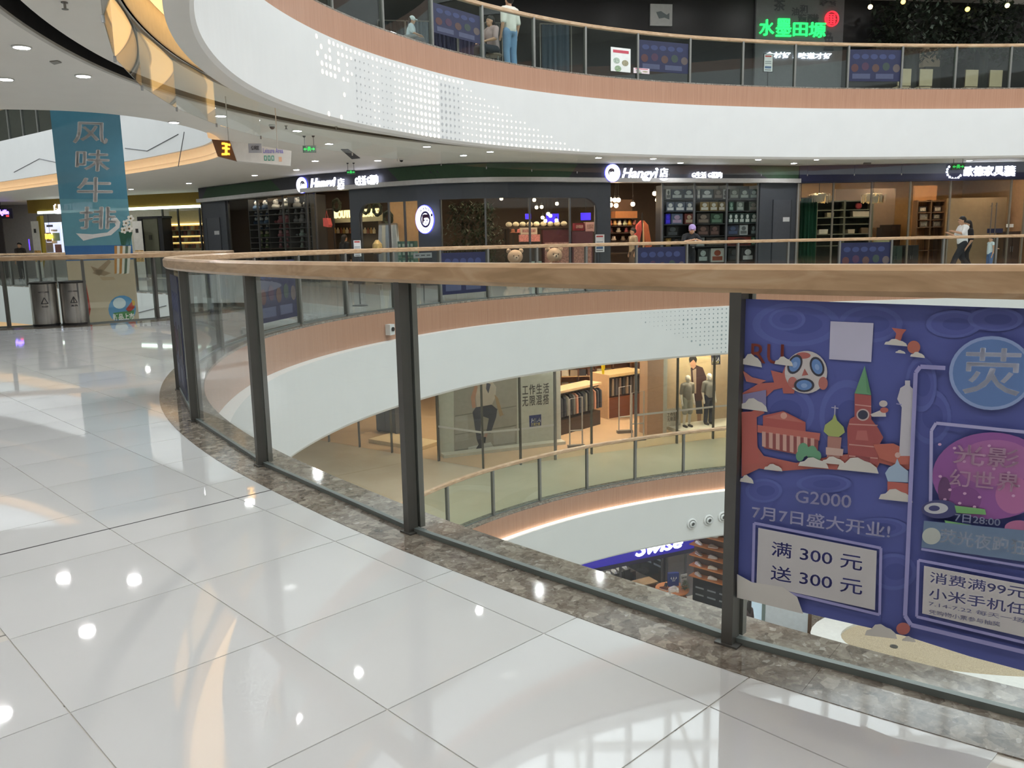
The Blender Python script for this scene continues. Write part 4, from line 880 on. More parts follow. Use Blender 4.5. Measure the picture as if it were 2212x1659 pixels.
# brown wall cabinet, tables and low furniture
R = thing('picture_cabinet', 'brown open wall cabinet with framed pictures behind the furniture shop window', 'cabinet', FF(FF.u(1990, 480, -2), 0, -2.2)); d = -2.2
u0, u1 = FF.px(1983, 440, d)[0], FF.px(2042, 440, d)[0]; zt = FF.px(2010, 432, d)[1]
mb = MB(); FF.box(mb, u0, u1, 0, zt, d - .35, d - .3); mb.build('back_panel', mat('6a4a34', .6), R)
for u in (u0, (u0 + u1) / 2, u1): mb = MB(); FF.box(mb, u - .02, u + .02, 0, zt, d - .3, d); mb.build('upright', mat('7a5a40', .5), R)
for y in (434, 458, 474, 490, 508, 540):
    z = FF.px(2010, y, d)[1]; mb = MB(); FF.box(mb, u0, u1, z - .03, z, d - .3, d); mb.build('shelf_board', mat('7a5a40', .5), R)
for x, y, c in ((1996, 458, '2a2624'), (1998, 490, 'a8947c'), (2026, 490, '8a7c70'), (2028, 458, '5a4a44'), (2026, 474, '4a4440'), (1998, 474, 'b8a890')):
    u, z = FF.px(x, y, d)[0], FF.px(2010, y, d)[1]; mb = MB(); mb.prism([(u - .14, z + .002), (u + .14, z + .002), (u + .14, z + .2), (u - .14, z + .2)], FF, d - .12, d - .09)
    o = tag(mb.build('framed_picture', mat(c, .5)), 'small standing picture frame on a board of the brown wall cabinet', 'picture frame', 'picture frames on the brown wall cabinet')
    mb = MB(); mb.prism([(u - .1, z + .04), (u + .1, z + .04), (u + .1, z + .16), (u - .1, z + .16)], FF, d - .09, d - .087); mb.build('picture', mat('cfc4b0', .5, var=.4, scale=25), o)
# counter and chairs seen through the balustrade
for x0, x1, y0, c, nm in ((1892, 1920, 530, 'b9b7a0', 'pale sideboard'), (1922, 1950, 532, '3a4a44', 'dark green armchair block'), (1955, 1985, 530, '2a2a2c', 'black desk'), (1906, 1946, 486, '2c2420', 'black fireplace cabinet'), (2170, 2205, 500, '4a3a30', 'dark brown display dresser')):
    dd = -.9 if y0 > 500 else (-3.7 if x0 < 2000 else -.8); a, b = FF.px(x0, y0, dd), FF.px(x1, y0, dd)
    R = thing('cabinet_unit', nm + ' inside the furniture shop', 'cabinet', FF((a[0] + b[0]) / 2, 0, dd - .2)); mb = MB(); FF.box(mb, a[0], b[0], .08, a[1], dd - .45, dd); mb.build('body', mat(c, .6), R)
    w = b[0] - a[0]
    for k in range(2):
        mb = MB(); FF.box(mb, a[0] + w * (.04 + .49 * k), a[0] + w * (.47 + .49 * k), .14, a[1] - .06, dd, dd + .015); dr = mb.build('door', mat(c, .45, var=.12), R)
        mb = MB(); FF.box(mb, a[0] + w * (.42 + .12 * k), a[0] + w * (.44 + .12 * k), a[1] * .45, a[1] * .6, dd + .015, dd + .035); mb.build('handle', M_ALU, dr)
        for e in (.03, .93): mb = MB(); FF.box(mb, a[0] + w * e, a[0] + w * (e + .04), 0, .08, dd - .4 + .36 * k, dd - .36 + .36 * k); mb.build('foot', M_DARK, R)
u, z = FF.px(1912, 523, -.9); mb = MB(); FF.box(mb, u - .25, u + .2, FF.px(1905, 530, -.9)[1] + .001, z + .1, -1.25, -1.0); tag(mb.build('folded_throw', mat('cfc89c', .8)), 'folded pale yellow throw on the pale sideboard', 'throw')
# coat stand and curtain at the left edge
P = FF(FF.u(1737, 500, -1.2), 0, -1.2); R = thing('curtain', 'dark green curtain gathered at the edge of the furniture shop window', 'curtain', P); mb = MB(); pts = []
for k in range(18): pts.append(FF(FF.u(1728, 480, -1.2) + k * .035, 0, -1.2 + .05 * math.sin(k * 1.7)))
mb.add([(p.x, p.y, .02) for p in pts] + [(p.x, p.y, 2.5) for p in pts], [(k, k + 1, 19 + k, 18 + k) for k in range(17)]); mb.build('cloth', mat('1f5a44', .8), R)
mb = MB(); mb.tube([pts[0] + Vector((0, 0, 2.52)), pts[-1] + Vector((0, 0, 2.52))], .02, 6); mb.build('rod', M_DARK, R)
mb = MB(); mb.tube([pts[0] + Vector((0, 0, 2.52)), pts[0] + Vector((0, 0, 3.48))], .01, 6); mb.build('rod_hanger', M_DARK, R)
# door on the right with a long handle
R = thing('door_handle_pair', 'tall twin steel pull handles on the furniture shop door', 'handle', FF(FF.u(2143), 1, .02))
for x in (2137, 2147):
    u = FF.u(x); mb = MB(); mb.tube([FF(u, .6, .05), FF(u, 2.2, .05)], .018, 8); mb.build('pull_bar', M_STEEL, R)
    for z in (.7, 2.1): mb = MB(); mb.tube([FF(u, z, .05), FF(u, z, -.03)], .01, 6); mb.build('standoff', M_STEEL, R)
mb = MB(); FF.pxbox(mb, 2133, 494, 2166, 503, 0, .01); tag(mb.build('door_sticker', mat('232a4a', .5)), 'navy push sticker on the furniture shop door', 'sticker')
mb = MB(); FF.pxbox(mb, 2174, 484, 2189, 491, -.012, -.004); tag(mb.build('paper_notice', mat('e4e0d4', .6)), 'small white paper notice on the furniture shop glass', 'notice')
# ================================================================ PEOPLE
def blob(caps, voxel, name, m, parent=None, smooth_it=4):
    """one continuous surface from tapered capsules (p0,r0,p1,r1)"""
    mb = MB()
    for p0, r0, p1, r1 in caps:
        p0, p1 = Vector(p0), Vector(p1); n = max(2, int((p1 - p0).length / max(.012, min(r0, r1) * .6)) + 1)
        a = (p1 - p0)
        path = [p0.lerp(p1, i / n) for i in range(n + 1)] if a.length > 1e-4 else [p0]
        if len(path) > 1: mb.tube(path, [r0 + (r1 - r0) * i / n for i in range(n + 1)], 12)
        mb.ball(p0, r0, 12, 8); mb.ball(p1, r1, 12, 8)
    o = mb.build(name, m); md = o.modifiers.new('r', 'REMESH'); md.mode = 'VOXEL'; md.voxel_size = voxel
    if smooth_it: sm = o.modifiers.new('s', 'SMOOTH'); sm.factor = .5; sm.iterations = smooth_it
    dg = bpy.context.evaluated_depsgraph_get(); me = bpy.data.meshes.new_from_object(o.evaluated_get(dg)); bpy.data.objects.remove(o)
    me.polygons.foreach_set('use_smooth', [True] * len(me.polygons)); me.materials.clear(); me.materials.append(m)
    q = bpy.data.objects.new(name, me); COL.objects.link(q)
    if parent is not None: attach(q, parent)
    return q
M_SKIN = mat('c49a7c', .6, var=.04); M_HAIR = mat('1a1614', .6)
def person(label, loc, yaw, H=1.7, pose=None, shirt='e8e8e6', trousers='22252c', shoes='1a1a1c', hair='short', sleeve=.45, cap=None, skin=None, voxel=.014, seated=False, group=None, female=False, mannequin=False, name='person', shorts=False):
    """faces local +x; pose overrides joints (metres for a 1.7 m body)"""
    sk = skin or M_SKIN; k = H / 1.7
    J = dict(pelvis=(0, 0, .95), chest=(0, 0, 1.3), neck=(.0, 0, 1.45), head=(.02, 0, 1.58), lsh=(0, .185, 1.39), rsh=(0, -.185, 1.39), lel=(-.03, .23, 1.1), rel=(-.03, -.23, 1.1), lwr=(.05, .23, .86), rwr=(.05, -.23, .86),
             lhip=(0, .09, .92), rhip=(0, -.09, .92), lkn=(.02, .1, .5), rkn=(.02, -.1, .5), lan=(-.02, .1, .08), ran=(-.02, -.1, .08), face=0)
    if pose: J.update(pose)
    M = Matrix.Translation(loc) @ Matrix.Rotation(yaw, 4, 'Z') @ Matrix.Scale(k, 4); W_ = lambda p: M @ Vector(p)
    V_ = {n: Vector(p) for n, p in J.items() if n != 'face'}
    fy = J['face']; fd = Vector((math.cos(fy), math.sin(fy), 0)); fs = Vector((-fd.y, fd.x, 0)); hd = V_['head']; up = Vector((0, 0, 1))
    R = thing(name, label, 'mannequin' if mannequin else 'person', tuple(loc), group)
    caps = []
    def c(a, ra, b, rb): caps.append((W_(a), ra * k, W_(b), rb * k))
    c(V_['pelvis'], .115, V_['chest'], .12); c(V_['lsh'] * .7 + V_['rsh'] * .3, .075, V_['rsh'] * .7 + V_['lsh'] * .3, .075); c(V_['chest'], .11, V_['neck'], .055); c(V_['neck'], .052, hd, .05)
    c(hd + up * .02, .088, hd + up * .045 + fd * -.01, .088); c(hd + fd * .035 - up * .05, .055, hd + fd * .03 - up * .075, .04)
    c(hd + fd * .09 + up * .01, .012, hd + fd * .108 - up * .015, .014)
    for s in (1, -1): c(hd + fs * .088 * s, .018, hd + fs * .09 * s - up * .025, .014)
    for s in 'lr':
        sg = 1 if s == 'l' else -1
        c(V_[s + 'sh'], .055, V_[s + 'el'], .042); c(V_[s + 'el'], .042, V_[s + 'wr'], .028); c(V_[s + 'hip'], .085, V_[s + 'kn'], .06); c(V_[s + 'kn'], .058, V_[s + 'an'], .04)
        ft = V_[s + 'an']; kn = V_[s + 'kn']; c(ft - up * .045, .038, ft + Vector((.15, 0, -.05)), .03)
        wr = V_[s + 'wr']; dr = (wr - V_[s + 'el']).normalized(); sd = dr.cross(up); sd = (sd if sd.length > .2 else Vector((1, 0, 0))).normalized(); nn = sd.cross(dr)
        pm = wr + dr * .075; c(wr, .026, pm, .03)
        for q, (o_, L) in enumerate(((-.027, .07), (-.009, .08), (.009, .075), (.027, .06))):
            b = pm + sd * o_; c(b, .0095, b + dr * L * .55 - nn * .004, .009); c(b + dr * L * .55 - nn * .004, .009, b + dr * L * .95 - nn * .02, .0075)
        tb = wr + dr * .03 + sd * .03; c(tb, .011, tb + dr * .045 + sd * .022, .0095)
    blob(caps, voxel, 'body', sk, R, 3)
    def part(lst, nm, m, v=.016): return blob([(W_(a), ra * k, W_(b), rb * k) for a, ra, b, rb in lst], v, nm, m, R, 4)
    if shirt:
        L = [(V_['pelvis'] + up * .02, .15, V_['chest'], .15), (V_['lsh'] * .78 + V_['rsh'] * .22, .095, V_['rsh'] * .78 + V_['lsh'] * .22, .095), (V_['chest'], .135, V_['neck'] - up * .05, .075)]
        for s in 'lr': L.append((V_[s + 'sh'], .074, V_[s + 'sh'].lerp(V_[s + 'el'], sleeve * 2 if sleeve < .5 else 1), .062))
        if sleeve > .6:
            for s in 'lr': L.append((V_[s + 'el'], .058, V_[s + 'wr'], .042))
        part(L, 'shirt', mat(shirt, .8, var=.05))
    if trousers:
        L = [(V_['pelvis'] - up * .02, .14, V_['pelvis'] + up * .03, .14)]
        for s in 'lr':
            L.append((V_[s + 'hip'], .105, V_[s + 'kn'], .082 if not shorts else .095))
            if not shorts: L.append((V_[s + 'kn'], .08, V_[s + 'an'] + up * .02, .068))
        part(L, 'trousers', mat(trousers, .8, var=.06))
    if shoes:
        for s in 'lr': ft = V_[s + 'an']; part([(ft - up * .04, .05, ft + Vector((.16, 0, -.047)), .042)], 'shoe', mat(shoes, .5))
    if hair:
        L = [(hd + up * .055 - fd * .02, .1, hd + up * .04 - fd * .035, .098)]
        if hair == 'long': L += [(hd - fd * .06, .085, hd - fd * .11 - up * .12, .06), (hd - fd * .11 - up * .12, .055, hd - fd * .13 - up * .28, .03)]
        part(L, 'hair', M_HAIR, .014)
    if cap:
        part([(hd + up * .06 - fd * .01, .105, hd + up * .05, .106)], 'cap', mat(cap, .8), .014); part([(hd + up * .035 + fd * .1 + fs * .04, .022, hd + up * .035 + fd * .1 - fs * .04, .022), (hd + up * .035 + fd * .1, .03, hd + up * .02 + fd * .17, .016)], 'cap_peak', mat(cap, .8), .012)
    if not mannequin:
        for s in (1, -1): mb = MB(); mb.ball(W_(hd + fd * .088 + fs * .033 * s + up * .022), .011 * k, 6, 4); mb.build('eye', M_BLACK, R)
        mb = MB(); mb.ball(W_(hd + fd * .083 - up * .052), .014 * k, 8, 4, (1, 1, .4)); mb.build('mouth', mat('8a4a44', .5), R)
    return R
# rail line at the far side, and the person leaning on it
def behind(px, off, z=0):
    """point on the walkway, off metres behind the balustrade, seen in pixel column px"""
    best = None
    for i in range(400):
        q, n = G2.at(p5 + 8 * STEP + i * .08); x = to_px((*(q + n * off), z + 1))[0]
        if best is None or abs(x - px) < best[0]: best = (abs(x - px), q + n * off, n)
    return best[1], best[2]
p, n = behind(1491, .32); yaw = math.atan2(-n.y, -n.x)
person('person in a lavender cap and black printed T-shirt leaning on the handrail', (p.x, p.y, 0), yaw, 1.62, dict(chest=(.03, 0, 1.28), neck=(.08, 0, 1.42), head=(.14, 0, 1.53), lsh=(.05, .18, 1.36), rsh=(.05, -.18, 1.36), lel=(.16, .3, 1.2), rel=(.16, -.3, 1.2), lwr=(.28, .1, 1.25), rwr=(.29, -.1, 1.25), face=-.5), shirt='1b1c20', trousers='1c1e24', cap='b09ad0', hair='short')
t = Vector((-n.y, n.x)); fr = Frame(p - n * .2 - t * .14, p - n * .2 + t * .14) if (Frame(p - t, p + t).n.dot(-n) > 0) else Frame(p - n * .2 + t * .14, p - n * .2 - t * .14)
PR = [o for o in bpy.data.objects if o.get('label', '').startswith('person in a lavender cap')][0]
text_on(fr, 'Internal', (.04, 1.17, .24, 1.22), .0, mat('e6e6e6', .7), 'chest_print', PR, .004, px=False); text_on(fr, 'POISON\nage', (.05, .98, .23, 1.08), .0, mat('b0b0b0', .7), 'chest_print', PR, .004, px=False)
# the family walking past the furniture shop
def floor_at(px, py_head, H, z=0):      # distance from the known height: head pixel and standing height
    lo, hi_ = 3.0, 60.0
    for _ in range(50):
        m_ = (lo + hi_) / 2; r = ray(px, py_head); pt = CAM + r * (m_ / r.y)
        if pt.z > z + H: hi_ = m_
        else: lo = m_
    return Vector((pt.x, pt.y, z))
WY = 25.3
def walk(px): r = ray(px, 520); return Vector((r.x / r.y * WY, WY, 0))
p = walk(2079); person('man in a white polo shirt and black trousers pointing ahead while walking', tuple(p), PI, 1.71, dict(lel=(.12, .2, 1.22), lwr=(.36, .16, 1.28), rel=(.1, -.24, 1.13), rwr=(.3, -.22, 1.22), lkn=(.22, .09, .52), lan=(.36, .09, .12), rkn=(-.06, -.09, .5), ran=(-.36, -.09, .14), chest=(.03, 0, 1.3), head=(.06, 0, 1.58)), shirt='eceeee', trousers='1d1f25')
p = walk(2107) + Vector((0, .45, 0)); person('woman with a dark ponytail in a black dress walking behind the man in white', tuple(p), PI, 1.6, dict(lkn=(.12, .08, .5), lan=(.1, .08, .1), rkn=(-.05, -.08, .5), ran=(-.22, -.08, .12), lwr=(.12, .22, .86)), shirt='1a1b20', trousers='17181c', hair='long', female=True)
p = walk(2131) + Vector((0, -.25, 0)); person('small child in a pale tank top and blue shorts with one arm stretched out', tuple(p), PI, 1.12, dict(head=(.02, 0, 1.56), rel=(-.25, -.3, 1.2), rwr=(-.5, -.36, 1.16), lel=(-.02, .24, 1.12), face=.4), shirt='cfe0e2', trousers='4a6a94', sleeve=.1)
# shoppers inside the gift shop
p = FC(FC.u(1368, 520, -1.0), 0, -1.0); person('dark-haired shopper in a beige top inside the shop doorway', tuple(p), FC.rz + PI, 1.58, None, shirt='a89880', trousers='5a4a40')
p = FA(FA.u(744, 520, -.5), 0, -.5); person('long-haired shopper in black at the gift shop entrance', tuple(p), FA.rz + PI / 2, 1.56, None, shirt='1a1a1c', trousers='2a2a2e', hair='long', sleeve=.9)
# upper storey
p, n = behind(1101, .75, LV); ya = math.atan2(n.y, n.x)
person('person in a cream T-shirt and pale blue jeans standing on the upper storey', (p.x, p.y, LV), ya, 1.72, None, shirt='e2e0d6', trousers='7a9cc0', shoes='c9c9c9')
SEAT = dict(pelvis=(0, 0, .55), chest=(.05, 0, .88), neck=(.07, 0, 1.03), head=(.1, 0, 1.16), lsh=(.06, .17, .98), rsh=(.06, -.17, .98), lel=(.14, .24, .74), rel=(.14, -.24, .74), lwr=(.34, .15, .68), rwr=(.34, -.15, .68), lhip=(.02, .09, .52), rhip=(.02, -.09, .52), lkn=(.42, .11, .54), rkn=(.42, -.11, .54), lan=(.46, .11, .09), ran=(.46, -.11, .09))
def stool(p, col, label):
    R = thing('stool', label, 'stool', p); mb = MB(); mb.lathe([(.17, .38), (.19, .4), (.19, .43), (.15, .445)], p, 16); mb.build('seat', mat(col, .6), R)
    for k in range(4): w = k * PI / 2 + .78; mb = MB(); mb.tube([Vector(p) + Vector((.13 * math.cos(w), .13 * math.sin(w), .39)), Vector(p) + Vector((.17 * math.cos(w), .17 * math.sin(w), 0))], .014, 6); mb.build('leg', M_STEEL, R)
p, n = behind(1064, .95, LV); stool((p.x, p.y, LV), '7a6a5a', 'brown stool under the seated person in dark clothes on the upper storey')
person('seated person in dark trousers and grey-pink top on the upper storey', (p.x, p.y, LV), math.atan2(n.x, -n.y), 1.66, SEAT, shirt='b09a98', trousers='2a2d36', seated=True, hair='long')
p, n = behind(886, .95, LV); stool((p.x, p.y, LV), '8a8a8a', 'grey stool under the seated person in a pale blue cap')
person('seated person in a pale blue cap on the upper storey beside the balustrade', (p.x, p.y, LV), math.atan2(-n.y, -n.x) + .6, 1.1, SEAT, shirt='b8c6cc', trousers='6a6a70', seated=True, cap='c8d6da')
# ================================================================ THE SECOND VOID: BANNER, BINS, SIGNS, SNACK SHOP
FBN = Frame((-8.62, 15.3), (-7.2, 15.95))
def banner_mat(c, a=.2):
    m = mat(c, .75, var=.03).copy(); nt = m.node_tree; b = nt.nodes['Principled BSDF']; out = nt.nodes['Material Output']
    t = nt.nodes.new('ShaderNodeBsdfTransparent'); mx = nt.nodes.new('ShaderNodeMixShader'); mx.inputs[0].default_value = a
    nt.links.new(b.outputs[0], mx.inputs[1]); nt.links.new(t.outputs[0], mx.inputs[2]); nt.links.new(mx.outputs[0], out.inputs[0]); return m
BN = thing('hanging_banner', 'tall translucent blue banner with white Chinese characters hanging in the second void', 'banner', FBN(.7, 0))
f = FBN; ul, ur = f.u(141, 545), f.u(287, 545)
def bz(y): return f.px(215, y)[1]
zs = [(9.0, bz(430), '4f8ea6'), (bz(430), bz(530), '6aa4b4'), (bz(530), bz(562), '3b73ae'), (bz(562), bz(730), 'cdbda2')]
for i, (z1, z0, c) in enumerate(zs):
    mb = MB(); f.box(mb, ul, ur, z0, z1, -.004, 0); mb.build('cloth_panel', banner_mat(c, .16), BN)
mb = MB(); mb.tube([f(ul - .05, bz(730), 0), f(ur + .05, bz(730), 0)], .02, 8); mb.build('bottom_bar', M_ALU, BN)
mb = MB(); mb.tube([f(ul - .05, 9.0, 0), f(ur + .05, 9.0, 0)], .02, 8); mb.build('top_bar', M_ALU, BN)
for u in (ul, ur): mb = MB(); mb.tube([f(u, 9.0, 0), f(u, ROOFZ, 0)], .006, 5); mb.build('cable', M_DARK, BN)
mw = mat('e4e2e0', .7)
for ch, r in (('风', (155, 262, 236, 312)), ('味', (160, 322, 240, 371)), ('牛', (163, 382, 247, 437)), ('排', (168, 446, 254, 495))):
    text_on(f, ch, r, .001, mw, 'lettering', BN, .003, bold=.0, fat=.02, skew=(.05, 0))
mb = MB(); f.pxpoly(mb, [(164, 504), (200, 506), (232, 502), (250, 488), (247, 480), (238, 480), (240, 472), (252, 470), (260, 480), (258, 492), (240, 508), (205, 514), (180, 520)], .001, .004); mb.build('swoosh', mw, BN)
def pr(pts, c, nm, L=1): mb = MB(); f.pxpoly(mb, pts, .001 + L * .002, .0025 + L * .002); return mb.build(nm, mat(c, .7), BN)
def ell(cx, cy, rx, ry, n=18, a0=0): return [(cx + rx * math.cos(2 * PI * k / n + a0), cy + ry * math.sin(2 * PI * k / n + a0)) for k in range(n)]
for k in range(6): pr([(247 + k * 6, 531), (253 + k * 6, 531), (252 + k * 5.4, 590), (247.5 + k * 5.2, 592)], ('c08a4c', 'e2ddd0')[k % 2] if k < 3 else ('5f6f5c', 'dcdcd0')[k % 2], 'printed_bucket')
for k in range(7): pr([(262 + k * 3, 530), (256 + k * 4, 500 - (k % 3) * 8), (262 + k * 4, 502), (266 + k * 2, 530)], '2f5f4c', 'printed_leaf')
for cx, cy in ((272, 482), (279, 494), (282, 472), (268, 497)):
    for q in range(5): w = q * 2 * PI / 5; pr(ell(cx + 5 * math.cos(w), cy + 5 * math.sin(w), 3.2, 3.2, 8), 'efece2', 'printed_petal', 2)
    pr(ell(cx, cy, 2, 2, 8), '8a6a34', 'printed_flower_heart', 3)
pr([(179, 596), (184, 604), (191, 640), (196, 668), (192, 690), (182, 690), (177, 650), (175, 615)], 'b24a3c', 'printed_surfboard'); pr([(184, 606), (186, 640), (187, 685), (184, 685), (182, 640)], 'd6a070', 'printed_stripe', 2)
pr(ell(264, 668, 30, 30), '5f98c4', 'printed_ball'); pr(ell(258, 655, 14, 12), 'd3e2e6', 'printed_ball_panel', 2); pr([(272, 668), (287, 648), (291, 664), (280, 676)], 'b8402f', 'printed_ball_panel', 2); pr([(284, 648), (291, 650), (292, 660), (287, 660)], 'd9b040', 'printed_ball_panel', 3); pr([(245, 676), (290, 670), (288, 690), (246, 690)], '4f8a52', 'printed_ball_panel', 2)
text_on(f, '新品上市', (243, 678, 291, 690), .008, mat('f2efe8', .6), 'lettering', BN, .002, bold=.03)
pr([(196, 575), (240, 590), (225, 596), (205, 590)], 'a08c70', 'printed_shadow'); pr([(200, 590), (235, 560), (240, 566), (215, 596)], 'a08c70', 'printed_shadow'); pr([(215, 598), (245, 598), (250, 604), (222, 606)], 'b6a284', 'printed_shadow')
# steel bins
for i, (cx, lab, w1) in enumerate(((88, 'brushed steel bin with recycling mark nearer the glass end, for recyclables', '可回收'), (152, 'brushed steel bin with recycling mark for other waste', '其他'))):
    q = at_z(cx, 706 - i * 3, 0); c = Vector((q.x, q.y + .2, 0)); lab = ('brushed steel cylindrical bin marked with a triangle of arrows', 'brushed steel cylindrical bin marked with a triangle and a cross')[i]
    R = thing('litter_bin', lab, 'bin', c); mb = MB(); mb.lathe([(.205, .01), (.205, .7)], c, 48); mb.build('drum', mat('c4c0ba', .2, .95, var=.1, scale=2), R)
    mb = MB(); mb.lathe([(.21, 0), (.21, .035), (.2, .04)], c, 32); mb.build('base_ring', M_BLACK, R); mb = MB(); mb.lathe([(.2, .7), (.212, .71), (.212, .735), (.15, .74), (.145, .7)], c, 32); mb.build('rim', mat('3a3936', .4, .6), R)
    mb = MB(); mb.lathe([(.145, .705), (.02, .703)], c, 24); mb.build('liner', M_BLACK, R)
    nv = (Vector((0, 0)) - c.xy).normalized(); t = Vector((-nv.y, nv.x)); fb = Frame(c.xy + nv * .207 + t * -.1, c.xy + nv * .207 + t * .1) if Frame(c.xy - t, c.xy + t).n.dot(nv) > 0 else Frame(c.xy + nv * .207 + t * .1, c.xy + nv * .207 - t * .1)
    md = mat('2a2a2c', .5)
    for (a, b) in (((.05, .38), (.1, .48)), ((.1, .48), (.15, .38)), ((.05, .38), (.15, .38))):
        mb = MB(); mb.tube([fb(a[0], a[1], .003), fb(b[0], b[1], .003)], .006, 5); mb.build('printed_mark', md, R)
    if i: mb = MB(); mb.tube([fb(.1, .37, .004), fb(.1, .46, .004)], .008, 5); mb.build('printed_mark', md, R)
    text_on(fb, w1, (.05, .315, .15, .345), .002, md, 'lettering', R, .003, px=False, bold=.02)
    text_on(fb, 'RECYCLABLE' if i == 0 else 'OTHERS', (.02, .56, .18, .58), .002, md, 'lettering', R, .003, px=False)
# hanging storey sign
FSG = Frame((-4.75, 13.05), (-3.35, 13.35)); f = FSG
S = thing('hanging_sign', 'hanging direction sign with glowing orange 3F on its brown end', 'sign', f(.7, 2.6))
mb = MB(); f.pxpoly(mb, [(495, 304), (629, 326), (627, 358), (510, 347)], -.12, 0); mb.build('white_panel', mat('dedcd8', .5), S)
mb = MB(); f.pxpoly(mb, [(457, 301), (496, 304), (511, 347.5), (470, 337)], -.12, .01); mb.build('brown_end', mat('6b4526', .6), S)
mo = mat('ffb428', .5, emit=4.5, var=0)
mb = MB()
for pts in ([(486, 309), (491, 309), (491, 335), (486, 335)], [(479, 308), (486, 308), (486, 312), (479, 312)], [(480, 318), (486, 318), (486, 322), (480, 322)], [(479, 331), (486, 331), (486, 335), (479, 335)], [(491, 310), (497, 311), (497, 315), (491, 314)], [(491, 319), (496, 320), (496, 323), (491, 323)], [(491, 330), (496, 331), (496, 335), (491, 334)]):
    f.pxpoly(mb, pts, .012, .02)
mb.build('floor_mark', mo, S)
mb = MB(); f.pxbox(mb, 536, 310, 566, 330, .0, .004); mb.build('grey_field', mat('a9aab2', .5), S); text_on(f, '休闲区', (542, 315, 560, 324), .005, mat('3a3a40', .5), 'lettering', S, .003, bold=.02)
text_on(f, 'Leisure Area', (568, 320, 612, 331), .003, mat('8a86d0', .5), 'lettering', S, .003)
for k in range(3):
    mb = MB(); f.pxbox(mb, 570 + k * 8, 336, 576.5 + k * 8, 347, .001, .005); mb.build('pictogram', mat('4c9a88', .5), S); mb = MB(); f.pxbox(mb, 572 + k * 8, 338, 574.5 + k * 8, 345, .005, .007); mb.build('pictogram_figure', mat('e8f0ee', .5), S)
mb = MB(); f.pxbox(mb, 602, 339, 609, 349, .001, .005); mb.build('pictogram', mat('e8b89a', .5), S)
for x in (494, 600): u, z = f.px(x, 306 + (x - 494) * .16, -.05); mb = MB(); mb.tube([f(u, z - .02, -.05), f(u, 3.5, -.05)], .008, 6); mb.build('rod', mat('d0cec8', .5), S)
# exit signs
def exit_sign(cx, cy, w, h, Y, label):
    p = at_y(cx, cy, Y); s = Y / FPX; fr = Frame((p.x - w * s / 2, Y), (p.x + w * s / 2, Y)); R = thing('exit_sign', label, 'exit sign', (p.x, Y, p.z))
    mb = MB(); fr.box(mb, 0, fr.len, p.z - h * s / 2, p.z + h * s / 2, -.03, 0); mb.build('panel', mat('3f5a48', .4), R)
    mg = mat('38d060', .5, emit=.6, var=0); L = fr.len; H = h * s; zb = p.z - H / 2
    for sg in (-1, 1):
        mb = MB(); mb.prism([(L / 2 + sg * L * .16, zb + H * .42), (L / 2 + sg * L * .3, zb + H * .42), (L / 2 + sg * L * .3, zb + H * .25), (L / 2 + sg * L * .46, zb + H * .5), (L / 2 + sg * L * .3, zb + H * .75), (L / 2 + sg * L * .3, zb + H * .58), (L / 2 + sg * L * .16, zb + H * .58)], fr, .001, .006); mb.build('arrow', mg, R)
    mb = MB()
    for a, b, c_, d in ((.40, .6, .72, .86), (.38, .62, .62, .7), (.38, .44, .2, .62), (.56, .62, .2, .62), (.46, .54, .3, .74)): fr.box(mb, L * a, L * b, zb + H * c_, zb + H * d, .001, .006)
    mb.build('running_mark', mg, R)
    for q in (.15, .85): mb = MB(); mb.tube([fr(L * q, zb + H, -.015), fr(L * q, 3.49, -.015)], .006, 5); mb.build('rod', M_DARK, R); mb = MB(); mb.lathe([(.035, 0), (.02, -.03)], fr(L * q, 3.5, -.015), 10); mb.build('ceiling_rose', M_DARK, R)
exit_sign(668, 322, 27, 14, 18.0, 'green exit sign with two arrows hanging over the walkway by the storey sign')
exit_sign(758, 372, 18, 9, 24.0, 'green exit sign with two arrows hanging before the plush shelf windows')
exit_sign(2070, 360, 27, 12, 23.9, 'green exit sign with two arrows hanging before the furniture shop sign')
# ceiling grille, vents and domes
def ceil_poly(pts, z, m, name, label, cat, th=.012):
    P = [at_z(x, y, z) for x, y in pts]; mb = MB(); n = len(P); mb.add([(p.x, p.y, z) for p in P] + [(p.x, p.y, z - th) for p in P], [tuple(range(n)), tuple(range(2 * n - 1, n - 1, -1))] + [(k, (k + 1) % n, n + (k + 1) % n, n + k) for k in range(n)]); return tag(mb.build(name, m), label, cat)
ceil_poly([(736, 322), (752, 322), (778, 341), (760, 343)], 3.498, M_BLACK, 'ceiling_grille', 'black air grille in the ceiling before the plush shelf windows', 'grille')
ceil_poly([(1866, 351), (1882, 351), (1881, 354), (1864, 354)], 3.498, mat('55534e', .5), 'ceiling_vent', 'small grey vent in the ceiling before the furniture shop', 'vent')
ceil_poly([(107, 132), (124, 130), (133, 134), (117, 138)], 3.498, mat('8d8a84', .5), 'ceiling_vent', 'small grey vent in the ceiling between the two voids', 'vent')
for x, y, lab in ((867, 347, 'dark dome camera on the ceiling before the arched windows'), (588, 275, 'dark dome camera on the ceiling above the storey sign')):
    p = at_z(x, y, 3.45); R = thing('dome_camera', lab, 'camera', (p.x, p.y, 3.5)); mb = MB(); mb.lathe([(.06, 3.5), (.062, 3.47), (.055, 3.46)], (p.x, p.y, 0), 14); mb.build('mount', M_WHITE, R); mb = MB(); mb.ball((p.x, p.y, 3.46), .05, 12, 8); mb.build('dome', mat('1a1a1c', .15), R, True)
